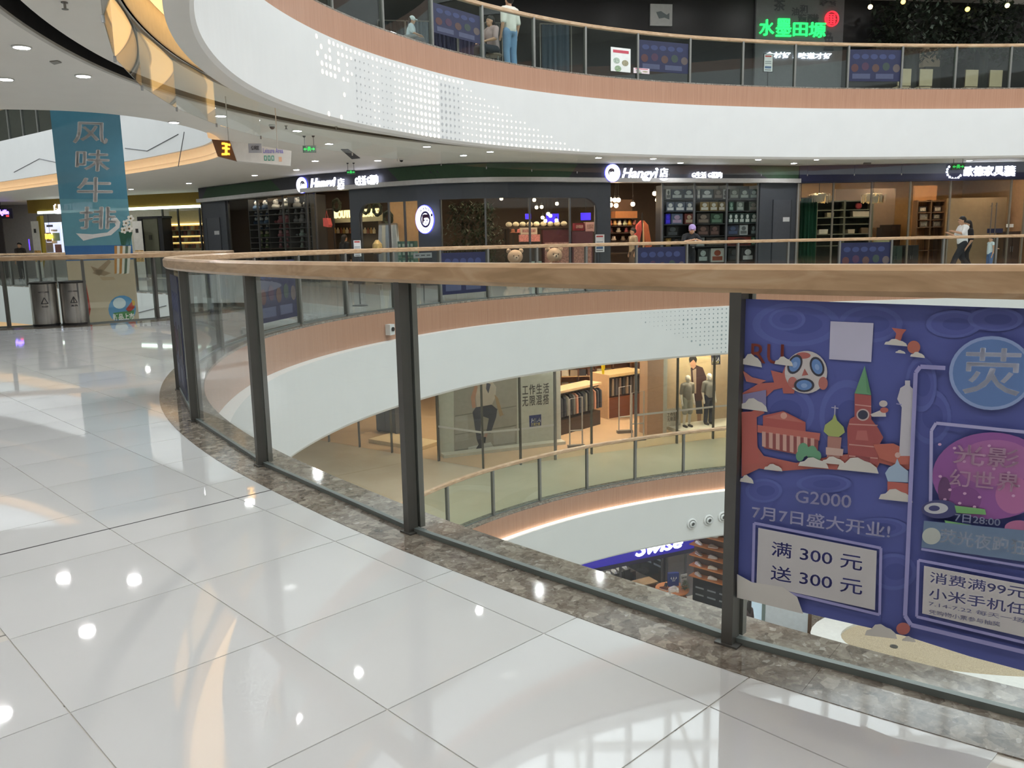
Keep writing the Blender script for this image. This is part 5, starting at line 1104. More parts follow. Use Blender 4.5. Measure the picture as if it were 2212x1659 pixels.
for x, y in ((140, 12), (618, 275), (726, 277)):
    p = at_z(x, y, 3.47); R = thing('sprinkler', 'small metal sprinkler head under the pale ceiling', 'sprinkler', (p.x, p.y, 3.5), 'ceiling sprinklers'); mb = MB(); mb.lathe([(.03, 3.5), (.03, 3.49), (.012, 3.485), (.012, 3.44)], (p.x, p.y, 0), 10); mb.build('stem', M_STEEL, R); mb = MB(); mb.lathe([(.03, 3.44), (.03, 3.435)], (p.x, p.y, 0), 10); mb.build('deflector', M_STEEL, R)
# camera on the copper fascia
i = C.near(-2.2, 16.0); r = ray(848, 703); best = min(range(len(C.p)), key=lambda i: abs(to_px((C.p[i].x, C.p[i].y, -.3))[0] - 836) + (50 if C.p[i].y < 12 else 0)); q, nn = C.p[best], C.nr[best]
R = thing('wall_camera', 'small white box camera on the copper fascia', 'camera', (q.x, q.y, -.35)); mb = MB(); mb.box((q.x - nn.x * .06, q.y - nn.y * .06, -.35), (.15, .11, .2), math.atan2(nn.x, -nn.y)); mb.build('housing', mat('d0d2d0', .4), R)
mb = MB(); c = Vector((q.x - nn.x * .12, q.y - nn.y * .12, -.34)); mb.tube([c, c - Vector((nn.x, nn.y, 0)) * .02], .04, 12); mb.build('lens', M_BLACK, R); mb = MB(); mb.tube([(q.x, q.y, -.35), (q.x - nn.x * .02, q.y - nn.y * .02, -.35)], .05, 8); mb.build('bracket', mat('b0b2b0', .4), R)
# ---------------------------------------------------------------- snack shop across the second void
FY = Frame((-23.5, 39.2), (-12.2, 34.9)); f = FY
Y = thing('snack_shop', 'mustard yellow snack shop across the second void', 'shop', f(6, 0))
my = mat('8a6f22', .6); zb = f.z(300, 451); u0, u1 = f.u(62, 470), f.u(444, 470)
mb = MB(); f.box(mb, u0, u1, zb, 3.5, -.3, 0); mb.build('sign_band', my, Y); mb = MB(); f.box(mb, f.u(84, 470), u1, zb - .05, zb + .06, 0, .05); mb.build('light_strip', mat('e8fff0', .5, emit=3, var=0), Y)
mb = MB(); f.pxpoly(mb, [(79, 468), (86, 466), (93, 546), (84, 600), (80, 600)], -.1, .08); mb.build('yellow_frame', mat('a08a1e', .5), Y)
mb = MB(); f.box(mb, u0, u1, 0, 3.5, -3.2, -3.1); mb.build('inner_wall', mat('cfcab8', .7), Y)
for x in (135, 208, 268, 352, 385, 432): mb = MB(); u = f.u(x, 500); f.box(mb, u - .03, u + .03, 0, zb, -.1, -.04); mb.build('mullion', mat('4a4a48', .4, .5), Y)
for a, b in ((95, 135), (135, 208), (208, 268), (268, 352), (352, 385), (385, 432)): mb = MB(); f.box(mb, f.u(a, 500) + .03, f.u(b, 500) - .03, .02, zb - .05, -.075, -.065); mb.build('glass_panel', M_GLASSSHOP, Y)
for u in (3, 5, 7, 9): p = f(u, 0, -1.5); downlight(p.x, p.y, 3.488, 'small downlight inside the snack shop', grp='downlights inside the snack shop')
S = thing('shop_sign', 'white glowing Chinese sign on the mustard snack shop band', 'sign', f(f.u(155, 450), 3.1, .05)); text_on(f, '食品专门店', (155, 437, 201, 456), .01, M_SIGNW, 'lettering', S, .04, bold=.02); text_on(f, '良品', (116, 441, 136, 462), .01, M_SIGNW, 'lettering', S, .04, bold=.05); text_on(f, '派', (138, 441, 149, 459), .01, M_SIGNW, 'lettering', S, .04, bold=.02)
mb = MB(); f.pxbox(mb, 151, 438, 152, 461, .01, .04); mb.build('divider', M_SIGNW, S)
mb = MB(); f.pxbox(mb, 96, 481, 136, 545, -1.2, -1.1); R = tag(mb.build('menu_light_box', mat('cfd4f0', .5, emit=1.1)), 'glowing white menu light box in the snack shop', 'light box')
for x0, y0, x1, y1, c in ((100, 486, 114, 490, '5a5a66'), (110, 496, 124, 500, 'f4f6ff'), (113, 503, 130, 520, '8fb4a4'), (99, 503, 112, 522, '6a6878'), (112, 520, 124, 526, 'ffffff'), (100, 524, 116, 545, 'b0a898'), (118, 528, 134, 545, '9a6a66')): mb = MB(); f.pxbox(mb, x0, y0, x1, y1, -1.1, -1.09); mb.build('printed_picture', mat(c, .6), R)
for x in (99, 108): mb = MB(); mb.ball(f(*f.px(x, 511, -1.0), -1.0), .13, 10, 6); R2 = thing('lantern', 'small round amber lantern before the snack menu light box', 'lantern', f(*f.px(x, 511, -1.0), -1.0), 'amber lanterns'); mb.build('globe', mat('ffc040', .5, emit=3), R2, True); mb = MB(); u, z = f.px(x, 511, -1.0); mb.tube([f(u, z + .12, -1.0), f(u, 3.49, -1.0)], .008, 5); mb.build('cord', M_DARK, R2)
for x0, x1, lab in ((66, 82, 'tall white roll-up banner beside the yellow frame'), (285, 305, 'tall white roll-up banner beside the olive cabinet')):
    d = .9; a, b = f.px(x0, 478, d), f.px(x1, 478, d); R = thing('roll_up_banner', lab, 'banner', f((a[0] + b[0]) / 2, 0, d)); mb = MB(); f.box(mb, a[0], b[0], .06, a[1], d - .01, d); mb.build('sheet', mat('e6e4dc', .6), R)
    mb = MB(); f.box(mb, a[0] - .03, b[0] + .03, 0, .06, d - .12, d + .1); mb.build('base', M_ALU, R); w = b[0] - a[0]
    mb = MB(); f.box(mb, a[0] + w * .3, a[0] + w * .6, a[1] * .8, a[1] * .87, d, d + .004); mb.build('printed_mark', mat('3a3a3a', .6), R); mb = MB(); f.box(mb, a[0] + w * .05, b[0] - w * .05, a[1] * .3, a[1] * .5, d, d + .004); mb.build('printed_picture', mat('d9a860', .6, var=.5, scale=12), R)
R = thing('olive_cabinet', 'olive grey framed cabinet beside the lit snack shelves', 'cabinet', f(f.u(330, 500), 0, .4)); mb = MB(); f.pxbox(mb, 307, 470, 350, 600, -.06, .4); mb.build('body', mat('6f6f5c', .6), R)
for x0, y0, x1, y1 in ((305, 468, 352, 471), (305, 468, 308, 600), (349, 468, 352, 600)): mb = MB(); f.pxbox(mb, x0, y0, x1, y1, -.06, .46); mb.build('frame', M_DARK, R)
mb = MB(); f.pxbox(mb, 321, 508, 328, 518, .4, .42); mb.build('hatch', mat('4a4a40', .5), R)
# lit shelves of packs
R = thing('snack_shelf', 'warm-lit shelves of snack packs at the right of the snack shop', 'shelf', f(f.u(400, 500, -.8), 0, -.8)); d = -.6; a, b = f.px(352, 500, d)[0], f.px(441, 500, d)[0]
mb = MB(); f.box(mb, a, b, 0, zb - .1, d - .5, d - .45); mb.build('back_panel', mat('d9cba0', .6), R)
for r_, y in enumerate((497, 508, 522, 536)):
    z = f.px(390, y, d)[1]; mb = MB(); f.box(mb, a, b, z - .03, z, d - .45, d); mb.build('shelf_board', mat('b8a680', .5), R); mb = MB(); f.box(mb, a, b, z + .24, z + .27, d - .45, d - .4); mb.build('shelf_light', mat('ffe0a0', .5, emit=4, var=0), R)
    for k in range(11):
        u = a + (b - a) * (k + .5) / 11; c, nm = (('9a5a2a', 'brown'), ('c9b890', 'cream'), ('7a3a30', 'dark red'), ('5a4a30', 'umber'))[(k * 7 + r_ * 3) % 4]; mb = MB(); mb.prism([(u - .07, z + .001), (u + .07, z + .001), (u + .055, z + .17), (u - .055, z + .17)], f, d - .25, d - .08)
        tag(mb.build('snack_pack', mat(c, .5)), '%s snack pack on the %s board of the lit snack shelves' % (nm, ORD[r_]), 'snack pack', 'snack packs on the lit shelves')
# dark shop with a purple sign at the far left
FX = Frame((-27, 38.5), (-23.4, 39.1)); X = thing('dark_shop', 'dark shop with a violet neon sign next to the mustard snack shop', 'shop', FX(2, 0)); mb = MB(); FX.box(mb, -1, FX.len, 0, 3.5, -.3, -.2); mb.build('wall', mat('2e2826', .7), X)
mb = MB(); FX.pxbox(mb, 0, 450, 28, 472, 0, .1); mb.build('sign_box', mat('1a1626', .5), X); text_on(FX, 'lgifile', (0, 453, 20, 466), .1, mat('8a6cff', .5, emit=5, var=0), 'lettering', X, .03); mb = MB(); FX.pxbox(mb, 13, 465, 19, 468, .1, .12); mb.build('red_mark', mat('e02a30', .5, emit=3), X)
mb = MB(); FX.pxbox(mb, 61, 517, 65, 540, .05, .1); mb.build('neon_tube', mat('4a30ff', .5, emit=3), X)
p = at_y(42, 530, 37.2); person('dark-haired person at the dark shop across the second void', (p.x, 37.2, 0), -PI / 2, 1.6, None, shirt='3a3430', trousers='26262a')
# thin decorative lines on the white fascia of the second void
for pts in (((30, 372), (85, 343)), ((85, 343), (122, 351)), ((270, 320), (318, 326)), ((318, 326), (385, 290)), ((385, 360), (398, 285)), ((296, 676), (359, 660))):
    L = 0 if pts[0][1] > 500 else LV; P = []
    for k in range(9):
        x = pts[0][0] + (pts[1][0] - pts[0][0]) * k / 8; y = pts[0][1] + (pts[1][1] - pts[0][1]) * k / 8; r = ray(x, y); v = r.xy; hit = None
        for a, b in zip(D.p, D.p[1:] + D.p[:1]):
            c1, c2 = v.x * a.y - v.y * a.x, v.x * b.y - v.y * b.x
            if c1 * c2 <= 0 and c1 != c2:
                w = a.lerp(b, c1 / (c1 - c2))
                if w.dot(v) > 0 and (hit is None or w.length > hit.length): hit = w
        if hit: P.append(CAM + r * (hit.length / v.length) - Vector((hit.x, hit.y, 0)).normalized() * .012)
    if len(P) > 2: mb = MB(); mb.tube(P, .012, 4); struct(mb.build('trim_9', mat('6e7074', .6)))
# ================================================================ POSTER ON THE NEAR GLASS
PA, PB = FR3[1]; f = Frame(PB, PA)         # left post to the post out of frame at the right
PO = thing('glass_poster', 'large blue sale poster with football and onion-domed towers stuck on the glass panel', 'poster', f(.4, .1, .01))
LAY = [.0075]
def soft(c): return '%02x%02x%02x' % tuple(round(int(c[i:i + 2], 16) * .84 + g * .16) for i, g in ((0, 150), (2, 152), (4, 172)))  # mixes a grey haze over the poster into its print colours
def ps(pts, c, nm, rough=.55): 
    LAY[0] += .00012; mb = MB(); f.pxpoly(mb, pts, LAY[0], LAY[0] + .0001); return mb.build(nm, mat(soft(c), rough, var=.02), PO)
def pe(cx, cy, rx, ry, c, nm, n=26, a=0): return ps([(cx + rx * math.cos(2 * PI * k / n) * math.cos(a) - ry * math.sin(2 * PI * k / n) * math.sin(a), cy + rx * math.cos(2 * PI * k / n) * math.sin(a) + ry * math.sin(2 * PI * k / n) * math.cos(a)) for k in range(n)], c, nm)
def pt(txt, r, c, sl=0, bold=.008, **kw):
    """lettering whose baseline drops sl pixels from left to right"""
    LAY[0] += .00012; u0, z0 = f.px(r[0], r[3], LAY[0]); u1, z1 = f.px(r[2], r[3] + sl, LAY[0]); zt = f.px(r[0], r[1], LAY[0])[1]
    return text_on(f, txt, (u0, (z0 + z1) / 2, u1, zt + (z1 - z0) / 2), LAY[0], mat(c, .5, var=0), 'printed_lettering', PO, .0001, px=False, bold=0, fat=bold * 1.3, skew=(0, z1 - z0), **kw)
def strokes(pts, w, c, nm, closed=False):
    for a, b in zip(pts[:-1], pts[1:]):
        dx, dy = b[0] - a[0], b[1] - a[1]; L = math.hypot(dx, dy) or 1; ox, oy = -dy / L * w / 2, dx / L * w / 2
        ps([(a[0] + ox, a[1] + oy), (b[0] + ox, b[1] + oy), (b[0] - ox, b[1] - oy), (a[0] - ox, a[1] - oy)], c, nm)
BL, BD, BM = '46519c', '3c4690', '515ca8'; CR = 'd9d4c8'; RD = 'b4584a'; LV_ = '9a97cf'
ps([(1592, 645), (2260, 668), (2260, 1462), (2095, 1418), (1960, 1375), (1592, 1290)], BL, 'poster_sheet')
for cx, cy, rx, ry in ((1720, 700, 95, 48), (1700, 690, 40, 24), (1880, 700, 70, 40), (1690, 890, 70, 60), (1830, 900, 60, 80), (2010, 900, 45, 60), (1650, 1060, 40, 26), (1780, 1045, 60, 20), (1900, 1140, 60, 22), (1930, 1235, 50, 40), (2060, 700, 60, 30), (2150, 690, 60, 26), (1990, 830, 34, 60)):
    pe(cx, cy, rx, ry, BM, 'printed_swirl'); pe(cx, cy, rx * .82, ry * .8, BL, 'printed_swirl'); pe(cx + rx * .1, cy, rx * .5, ry * .45, BD, 'printed_swirl')
pt('RU', (1622, 742, 1692, 784), 'b05a50', 3, .004)
# white square left blank where the code stood
ps([(1794, 694), (1887, 698), (1882, 782), (1791, 776)], 'c9c6de', 'printed_square')
# ball in flames
ps([(1602, 850), (1640, 828), (1672, 826), (1665, 800), (1690, 806), (1700, 780), (1730, 790), (1715, 850), (1692, 850), (1690, 838), (1672, 842), (1650, 862), (1628, 872), (1600, 878)], RD, 'printed_flame')
ps([(1604, 800), (1625, 815), (1655, 822), (1640, 830), (1612, 824)], 'bd6a5a', 'printed_flame')
pe(1741, 804, 46, 46, 'd3cbc6', 'printed_ball', 30); pe(1735, 768, 16, 7, 'b05a50', 'printed_ball_patch'); pe(1712, 826, 10, 12, 'b8685c', 'printed_ball_patch'); pe(1778, 828, 10, 14, 'b8685c', 'printed_ball_patch'); ps([(1738, 796), (1732, 812), (1746, 810)], 'b05a50', 'printed_ball_patch')
for cx, cy, a in ((1717, 787, .45), (1765, 792, -.35), (1737, 832, 1.57)): pe(cx, cy, 15, 22, '2c2c36', 'printed_ball_patch', 20, a); pe(cx, cy, 11, 17, '5d86c4', 'printed_ball_patch', 20, a); pe(cx, cy + 1, 5, 7, '86a8d8', 'printed_ball_patch', 12, a)
def cloud(x, y, w, h, c=CR):
    ps([(x, y), (x + w * .06, y - h * .45), (x + w * .2, y - h * .55), (x + w * .32, y - h * .95), (x + w * .5, y - h), (x + w * .66, y - h * .7), (x + w * .8, y - h * .55), (x + w * .95, y - h * .15), (x + w, y + h * .35)], c, 'printed_cloud')
cloud(1600, 786, 46, 22); cloud(1673, 786, 40, 16)
# red ground, theatre, trees
ps([(1602, 900), (1640, 880), (1652, 892), (1628, 905), (1632, 960), (1650, 985), (1720, 1000), (1800, 985), (1880, 975), (1960, 985), (1972, 1010), (1960, 1015), (1900, 1000), (1890, 1020), (1760, 1012), (1680, 1018), (1640, 1012), (1602, 1030)], RD, 'printed_ground')
ps([(1604, 852), (1655, 842), (1655, 878), (1604, 872)], '7c76a0', 'printed_wall'); cloud(1598, 882, 60, 22)
ps([(1602, 890), (1634, 888), (1636, 960), (1640, 1000), (1602, 1004)], 'b8564a', 'printed_wall')
ps([(1648, 898), (1692, 888), (1740, 912), (1740, 938), (1648, 920)], 'b04e44', 'printed_theatre'); ps([(1652, 902), (1692, 891), (1736, 913)], 'bf665a', 'printed_theatre'); pe(1693, 898, 7, 7, 'd9a08c', 'printed_theatre')
ps([(1636, 918), (1772, 936), (1770, 952), (1636, 934)], 'c06254', 'printed_theatre'); ps([(1648, 934), (1768, 950), (1766, 990), (1650, 968)], '8f4440', 'printed_theatre')
for k in range(8): x = 1646 + k * 15; ps([(x, 932 + k * 2), (x + 8, 933 + k * 2), (x + 8, 966 + k * 3), (x, 964 + k * 3)], 'd0a090', 'printed_column')
for cx, cy, r in ((1735, 972, 12), (1754, 978, 12), (1728, 985, 9), (1765, 985, 9)): pe(cx, cy, r, r * 1.3, '5d9a70', 'printed_tree', 14)
# green onion dome
ps([(1788, 942), (1818, 945), (1814, 990), (1786, 988)], 'b07868', 'printed_tower'); ps([(1784, 966), (1822, 970), (1820, 985), (1784, 982)], 'cfae9c', 'printed_tower')
ps([(1803, 892), (1808, 908), (1822, 922), (1825, 934), (1812, 944), (1790, 942), (1779, 932), (1782, 918), (1798, 906)], 'a4b25e', 'printed_dome'); strokes([(1804, 876), (1803, 896)], 2.5, 'b9b6cc', 'printed_cross'); strokes([(1796, 880), (1811, 882)], 2, 'b9b6cc', 'printed_cross')
# red clock tower with green spire
ps([(1830, 925), (1836, 905), (1846, 900), (1846, 850), (1882, 854), (1882, 905), (1897, 925), (1908, 945), (1900, 960), (1896, 1004), (1832, 998)], 'a64a46', 'printed_tower'); ps([(1846, 850), (1868, 790), (1882, 853)], '5f9a6a', 'printed_spire'); ps([(1868, 790), (1873, 848), (1882, 853)], '4f8a5e', 'printed_spire')
pe(1864, 896, 14, 13, 'c9b2ac', 'printed_clock'); pe(1864, 896, 11, 10, '2a2c40', 'printed_clock')
for y0, y1 in ((874, 878), (916, 919), (960, 966), (985, 990)): strokes([(1834 if y0 > 900 else 1847, y0), (1896 if y0 > 900 else 1882, y1)], 2.5, 'cf9488', 'printed_band')
ps([(1852, 930), (1872, 930), (1876, 952), (1848, 950)], 'b8605a', 'printed_window'); ps([(1848, 984), (1880, 988), (1878, 1006), (1848, 1004)], '8c3c3c', 'printed_door')
ps([(1880, 895), (1912, 882), (1914, 900), (1884, 900)], 'd6cfc8', 'printed_trumpet'); pe(1908, 872, 9, 7, 'c8bab4', 'printed_figure'); pe(1910, 886, 9, 6, 'b4584a', 'printed_figure')
ps([(1886, 960), (1930, 958), (1972, 978), (1972, 1002), (1940, 1004), (1900, 990)], 'bd5f4c', 'printed_ground')
# white monument
ps([(1942, 985), (1948, 880), (1938, 862), (1945, 838), (1955, 832), (1955, 822), (1966, 822), (1966, 834), (1974, 842), (1974, 920), (1966, 985)], 'cbc8cf', 'printed_monument'); strokes([(1936, 872), (1948, 874)], 2, LV_, 'printed_monument')
# blue onion dome
ps([(1917, 1040), (1962, 1044), (1962, 1078), (1917, 1072)], 'b8564a', 'printed_tower'); ps([(1938, 990), (1944, 1004), (1962, 1018), (1962, 1042), (1918, 1040), (1912, 1022), (1920, 1010), (1934, 1002)], 'a3bcd4', 'printed_dome'); pe(1939, 983, 6, 6, 'd8b0a4', 'printed_finial')
cloud(1775, 1000, 50, 14); cloud(1808, 1014, 90, 26); cloud(1724, 1006, 66, 18); cloud(1898, 1078, 74, 22); cloud(1598, 1040, 30, 14); cloud(1650, 1014, 40, 12)
# satellites at the top
ps([(1926, 708), (1958, 712), (1950, 722), (1945, 738), (1932, 738), (1936, 720)], 'b4584a', 'printed_flag'); cloud(1910, 744, 50, 12); pe(1974, 750, 14, 14, 'b4604c', 'printed_balloon'); cloud(1966, 770, 32, 10); cloud(1934, 762, 22, 6)
# lettering
pt('G2000', (1718, 1058, 1838, 1085), 'c9c6e6', 13, .01); pt('7月7日盛大开业!', (1624, 1090, 1922, 1120), 'cfcdea', 44, .01)
def panel(p, c, w=5):
    strokes(p + [p[0]], w, c, 'printed_frame')
ps([(1638, 1140), (1894, 1190), (1890, 1318), (1634, 1262)], 'cdc9c6', 'printed_field'); panel([(1629, 1130), (1903, 1184), (1900, 1328), (1626, 1262)], LV_, 6)
pt('满 300 元', (1666, 1168, 1862, 1200), '4a4e94', 34, .006); pt('送 300 元', (1664, 1220, 1862, 1252), '4a4e94', 34, .006)
ps([(1592, 1240), (1625, 1258), (1690, 1268), (1722, 1290), (1735, 1326), (1592, 1291)], CR, 'printed_cloud'); cloud(1868, 1372, 70, 24); pe(1951, 1358, 15, 13, 'b05a50', 'printed_balloon'); cloud(1948, 1384, 30, 10)
# right-hand column of the poster
strokes([(2042, 795), (1988, 792), (1978, 805), (1955, 1330), (1968, 1350), (2260, 1420)], 9, LV_, 'printed_frame')
pe(2142, 806, 92, 80, '8ea4d4', 'printed_badge', 36); pe(2142, 806, 84, 73, '5478b4', 'printed_badge', 36); pt('荧', (2078, 750, 2202, 850), 'd4daf0', 6, .006)
strokes([(2010, 1090), (2012, 930), (2022, 914), (2260, 938)], 7, 'b0aedc', 'printed_frame')
pe(2142, 1028, 128, 94, '8d4a94', 'printed_moon', 40); pe(2150, 1000, 84, 50, 'a8609e', 'printed_moon', 30); pe(2080, 1080, 40, 30, '7a3c80', 'printed_moon'); pe(2190, 1070, 40, 40, 'b4659c', 'printed_moon'); pe(2040, 1060, 14, 30, '5a3260', 'printed_moon')
for k in range(24): pe(2030 + (k * 53) % 180, 960 + (k * 37) % 140, 4, 3, 'd8a8cc', 'printed_star', 8)
pt('光影', (2058, 958, 2200, 1000), 'e0bcd8', 14, .006); pt('幻世界', (2050, 1012, 2200, 1050), 'e0bcd8', 14, .006)
pe(2030, 1100, 40, 20, '34386c', 'printed_badge'); pe(2022, 1098, 26, 12, 'c6c6cc', 'printed_badge'); pe(2018, 1098, 12, 6, '34386c', 'printed_badge')
ps([(2062, 1092), (2128, 1100), (2130, 1112), (2066, 1108)], '6fae62', 'printed_ribbon'); ps([(2040, 1124), (2098, 1134), (2092, 1140), (2046, 1138)], '6fae62', 'printed_ribbon'); pe(2200, 1140, 30, 16, 'b0608c', 'printed_ribbon')
ps([(1996, 1125), (2260, 1150), (2260, 1220), (1990, 1182)], '5f7898', 'printed_field'); pe(2012, 1158, 20, 18, 'bcc2b8', 'printed_glow'); pt('荧光夜跑狂欢', (2030, 1140, 2260, 1172), 'c2cce0', 36, .01); strokes([(1990, 1186), (2260, 1232)], 5, LV_, 'printed_frame')
pt('7日28:00', (2062, 1108, 2160, 1126), 'aab4d8', 12, .01)
panel([(1984, 1210), (2262, 1262), (2262, 1400), (1980, 1332)], LV_, 6); ps([(1996, 1222), (2262, 1272), (2262, 1388), (1992, 1325)], 'cdc9c6', 'printed_field')
pt('消费满99元', (2008, 1234, 2216, 1258), '6a6ea8', 36, .008); pt('小米手机任', (2006, 1268, 2216, 1292), '6a6ea8', 38, .008); pt('7.14-7.22 每天一场', (2006, 1298, 2212, 1308), '8a8cb4', 38, .004); pt('凭购物小票参与抽奖', (2006, 1316, 2160, 1326), '8a8cb4', 28, .004)
# ---------------------------------------------------------------- smaller copies of the sale poster on other glass panels
def mini(fr, x0, y0, x1, y1, label, d=.012, grp='small blue sale posters', tall=False):
    u0, z1 = fr.px(x0, y0, d); u1, z0 = fr.px(x1, y1, d); u0, u1 = max(.02, min(u0, u1)), min(fr.len - .02, max(u0, u1)); R = thing('glass_poster', label, 'poster', fr((u0 + u1) / 2, z0, d), grp)
    w, h = u1 - u0, z1 - z0; mb = MB(); fr.box(mb, u0, u1, z0, z1, d - .003, d); mb.build('poster_sheet', mat('181e40', .5), R)
    def q(a, b, rx, ry, c, nm, n=14): mb = MB(); mb.prism([(u0 + w * (a + rx * math.cos(2 * PI * k / n)), z0 + h * (b + ry * math.sin(2 * PI * k / n))) for k in range(n)], fr, d, d + .002); mb.build(nm, mat(c, .55), R)
    for k in range(5): q(.14 + k * .17, .78, .07, .085, '2f3960', 'printed_badge')
    for k in range(5): q(.12 + k * .2, .42 + .05 * (k % 2), .07, .13, ('4c2c2c', '40283e', '4e3832', '303e38', '544a48')[k], 'printed_building')
    for k in range(2):
        mb = MB(); fr.box(mb, u0 + w * (.08 + .45 * k), u0 + w * (.42 + .45 * k), z0 + h * .08, z0 + h * .24, d, d + .002); mb.build('printed_field', mat('444a64', .5), R)
    return R
def panel_at(FRS, px, py, d=0):
    best = None
    for A, B in FRS:
        if B.y < 9 and A.y < 9: continue
        fr = Frame(B, A) if to_px((*B, 1))[0] < to_px((*A, 1))[0] else Frame(A, B); u, z = fr.px(px, py); 
        if -.05 <= u <= fr.len + .05 and CAM.xy.dot(fr.n) is not None:
            dist = fr.A.length
            if best is None or dist > best[0]: best = (dist, fr)
    return best[1] if best else None
A, B = FR3[5]; fr = Frame(B, A); mini(fr, 366, 592, 404, 866, 'tall blue sale poster on the curved end of the glass balustrade')
for px, y0, y1, FRS, lab in ((590, 586, 690, FR3, 'blue sale poster on the balustrade across the void, near its curved end'), (995, 545, 640, FR3, 'blue sale poster on the balustrade before the round-sign wall'), (1420, 535, 612, FR3, 'blue sale poster on the balustrade before the open shop doorway'), (1835, 522, 600, FR3, 'blue sale poster on the balustrade before the furniture shop'),
     (980, -30, 92, FR4, 'blue sale poster on the upper balustrade beside the standing person'), (1420, 66, 165, FR4, 'blue sale poster on the upper balustrade beside the dish poster'), (1855, 92, 172, FR4, 'blue sale poster on the upper balustrade under the red seal sign')):
    fr = panel_at(FRS, px, (y0 + y1) / 2)
    if fr:
        zl = LV if FRS is FR4 else 0; a, b = to_px(fr(.04, zl + .5)), to_px(fr(fr.len - .04, zl + .5)); mini(fr, a[0], to_px(fr(fr.len / 2, zl + 1.02))[1], b[0], to_px(fr(fr.len / 2, zl + .2))[1], lab)
# dish posters on the upper glass
for x0, y0, x1, y1, c, lab in ((1320, 101, 1362, 157, 'e4e6e2', 'white dish poster with a red heading on the upper balustrade'), (1369, 146, 1403, 160, 'e8d8dc', 'small pink and white flyer on the upper balustrade')):
    fr = panel_at(FR4, (x0 + x1) / 2, (y0 + y1) / 2)
    if not fr: continue
    a, b = fr.px(x0, y0, .03), fr.px(x1, y1, .03); R = thing('paper_poster', lab, 'poster', fr((a[0] + b[0]) / 2, b[1], .03)); w, h = b[0] - a[0], a[1] - b[1]; mb = MB(); fr.box(mb, a[0], b[0], b[1], a[1], .012, .03); mb.build('sheet', mat(c, .6), R)
    mb = MB(); fr.box(mb, a[0] + w * .1, b[0] - w * .1, a[1] - h * .22, a[1] - h * .1, .03, .033); mb.build('printed_heading', mat('c04a5a', .6), R)
    for k, (q, s, cc) in enumerate(((.28, .45, 'a9b8a8'), (.72, .38, '9a9478'), (.35, .12, '8aa080'))):
        mb = MB(); mb.prism([(a[0] + w * (q + .17 * math.cos(t * .5)), b[1] + h * (s + .13 * math.sin(t * .5))) for t in range(13)], fr, .03, .033); mb.build('printed_dish', mat(cc, .6, var=.4, scale=40), R)
# notice stands
def stand(px, y0, y1, off, w, label, z=0):
    p, n = behind(px, off, z); t = Vector((n.y, -n.x)); t = t if t.x > 0 else -t; fr = Frame(p - t * w / 2, p + t * w / 2); z1, z0 = fr.z(px, y0), fr.z(px, y1)
    R = thing('notice_stand', label, 'notice stand', (p.x, p.y, z)); mb = MB(); fr.box(mb, 0, w, z0, z1, -.02, 0); mb.build('frame', M_DARK, R); mb = MB(); fr.box(mb, .02, w - .02, z0 + .02, z1 - .02, 0, .004); mb.build('sheet', mat('e2e4e4', .6), R)
    for a, b, c in ((.82, .9, 'c0504a'), (.55, .6, '9aa0a4'), (.45, .5, '9aa0a4'), (.2, .32, '4a6a94'), (.1, .14, '3a3a3c')): mb = MB(); fr.box(mb, w * .15, w * .8, z0 + (z1 - z0) * a, z0 + (z1 - z0) * b, .004, .006); mb.build('printed_line', mat(c, .6), R)
    mb = MB(); mb.tube([(p.x, p.y, z + .02), fr(w / 2, z0 + .05, -.01)], .014, 8); mb.build('pole', M_DARK, R); mb = MB(); mb.lathe([(.16, 0), (.16, .015), (.02, .03)], (p.x, p.y, z), 16); mb.build('base', M_DARK, R)
stand(1294, 505, 546, 3.2, .34, 'white notice stand with a red heading before the arched window pillar'); stand(770, 517, 556, 1.2, .26, 'white notice stand beside the gift shop entrance pillar'); stand(1662, 116, 156, 1.6, .3, 'white notice stand on the upper storey under the green sign', LV)
p, n = behind(917, .8); t = Vector((n.y, -n.x)); t = t if t.x > 0 else -t; fr = Frame(p - t * .3, p + t * .3); R = thing('low_sign', 'low grey floor sign before the round-sign wall', 'sign', (p.x, p.y, 0)); z1, z0 = fr.z(917, 546), fr.z(917, 557); mb = MB(); fr.box(mb, 0, .58, z0, z1, -.015, 0); mb.build('plate', mat('8a8e8c', .5), R)
for k in range(3): mb = MB(); fr.box(mb, .05 + k * .18, .17 + k * .18, z0 + .04, z1 - .04, 0, .003); mb.build('printed_word', mat('4a4e50', .5), R)
mb = MB(); mb.tube([fr(.29, 0, -.01), fr(.29, z0, -.01)], .015, 6); mb.build('pole', M_DARK, R)
# ================================================================ DOTTED LIGHT PANELS ON THE WHITE FASCIA
def fascia_hit(x, y):
    r = ray(x, y); v = r.xy; best = None; P = C.off(-.17)
    for i in range(len(P)):
        a, b = P[i - 1], P[i]; c1, c2 = v.x * a.y - v.y * a.x, v.x * b.y - v.y * b.x
        if c1 * c2 <= 0 and c1 != c2:
            w = a.lerp(b, c1 / (c1 - c2)); 
            if w.dot(v) > 0 and (best is None or w.length > best[0].length): best = (w, i)
    if not best: return None
    return CAM + r * (best[0].length / v.length), C.nr[best[1]]
def dots(spots, m, label, name):
    mb = MB()
    for p, n, r in spots:
        t = Vector((-n.y, n.x, 0)); c = Vector((p.x - n.x * .004, p.y - n.y * .004, p.z)); k = 10
        mb.add([c + t * r * math.cos(2 * PI * q / k) + Vector((0, 0, r * math.sin(2 * PI * q / k))) for q in range(k)], [tuple(range(k))])
    o = mb.build(name, m); o['kind'] = 'stuff'; tag(o, label, 'light dots'); return o
lit, dim, grey = [], [], []
i0 = min(range(len(C.p)), key=lambda i: abs(to_px((*C.p[i], 4))[0] - 690) + (999 if C.p[i].y < 9 else 0)); s0 = C.arc[i0]; random.seed(3)
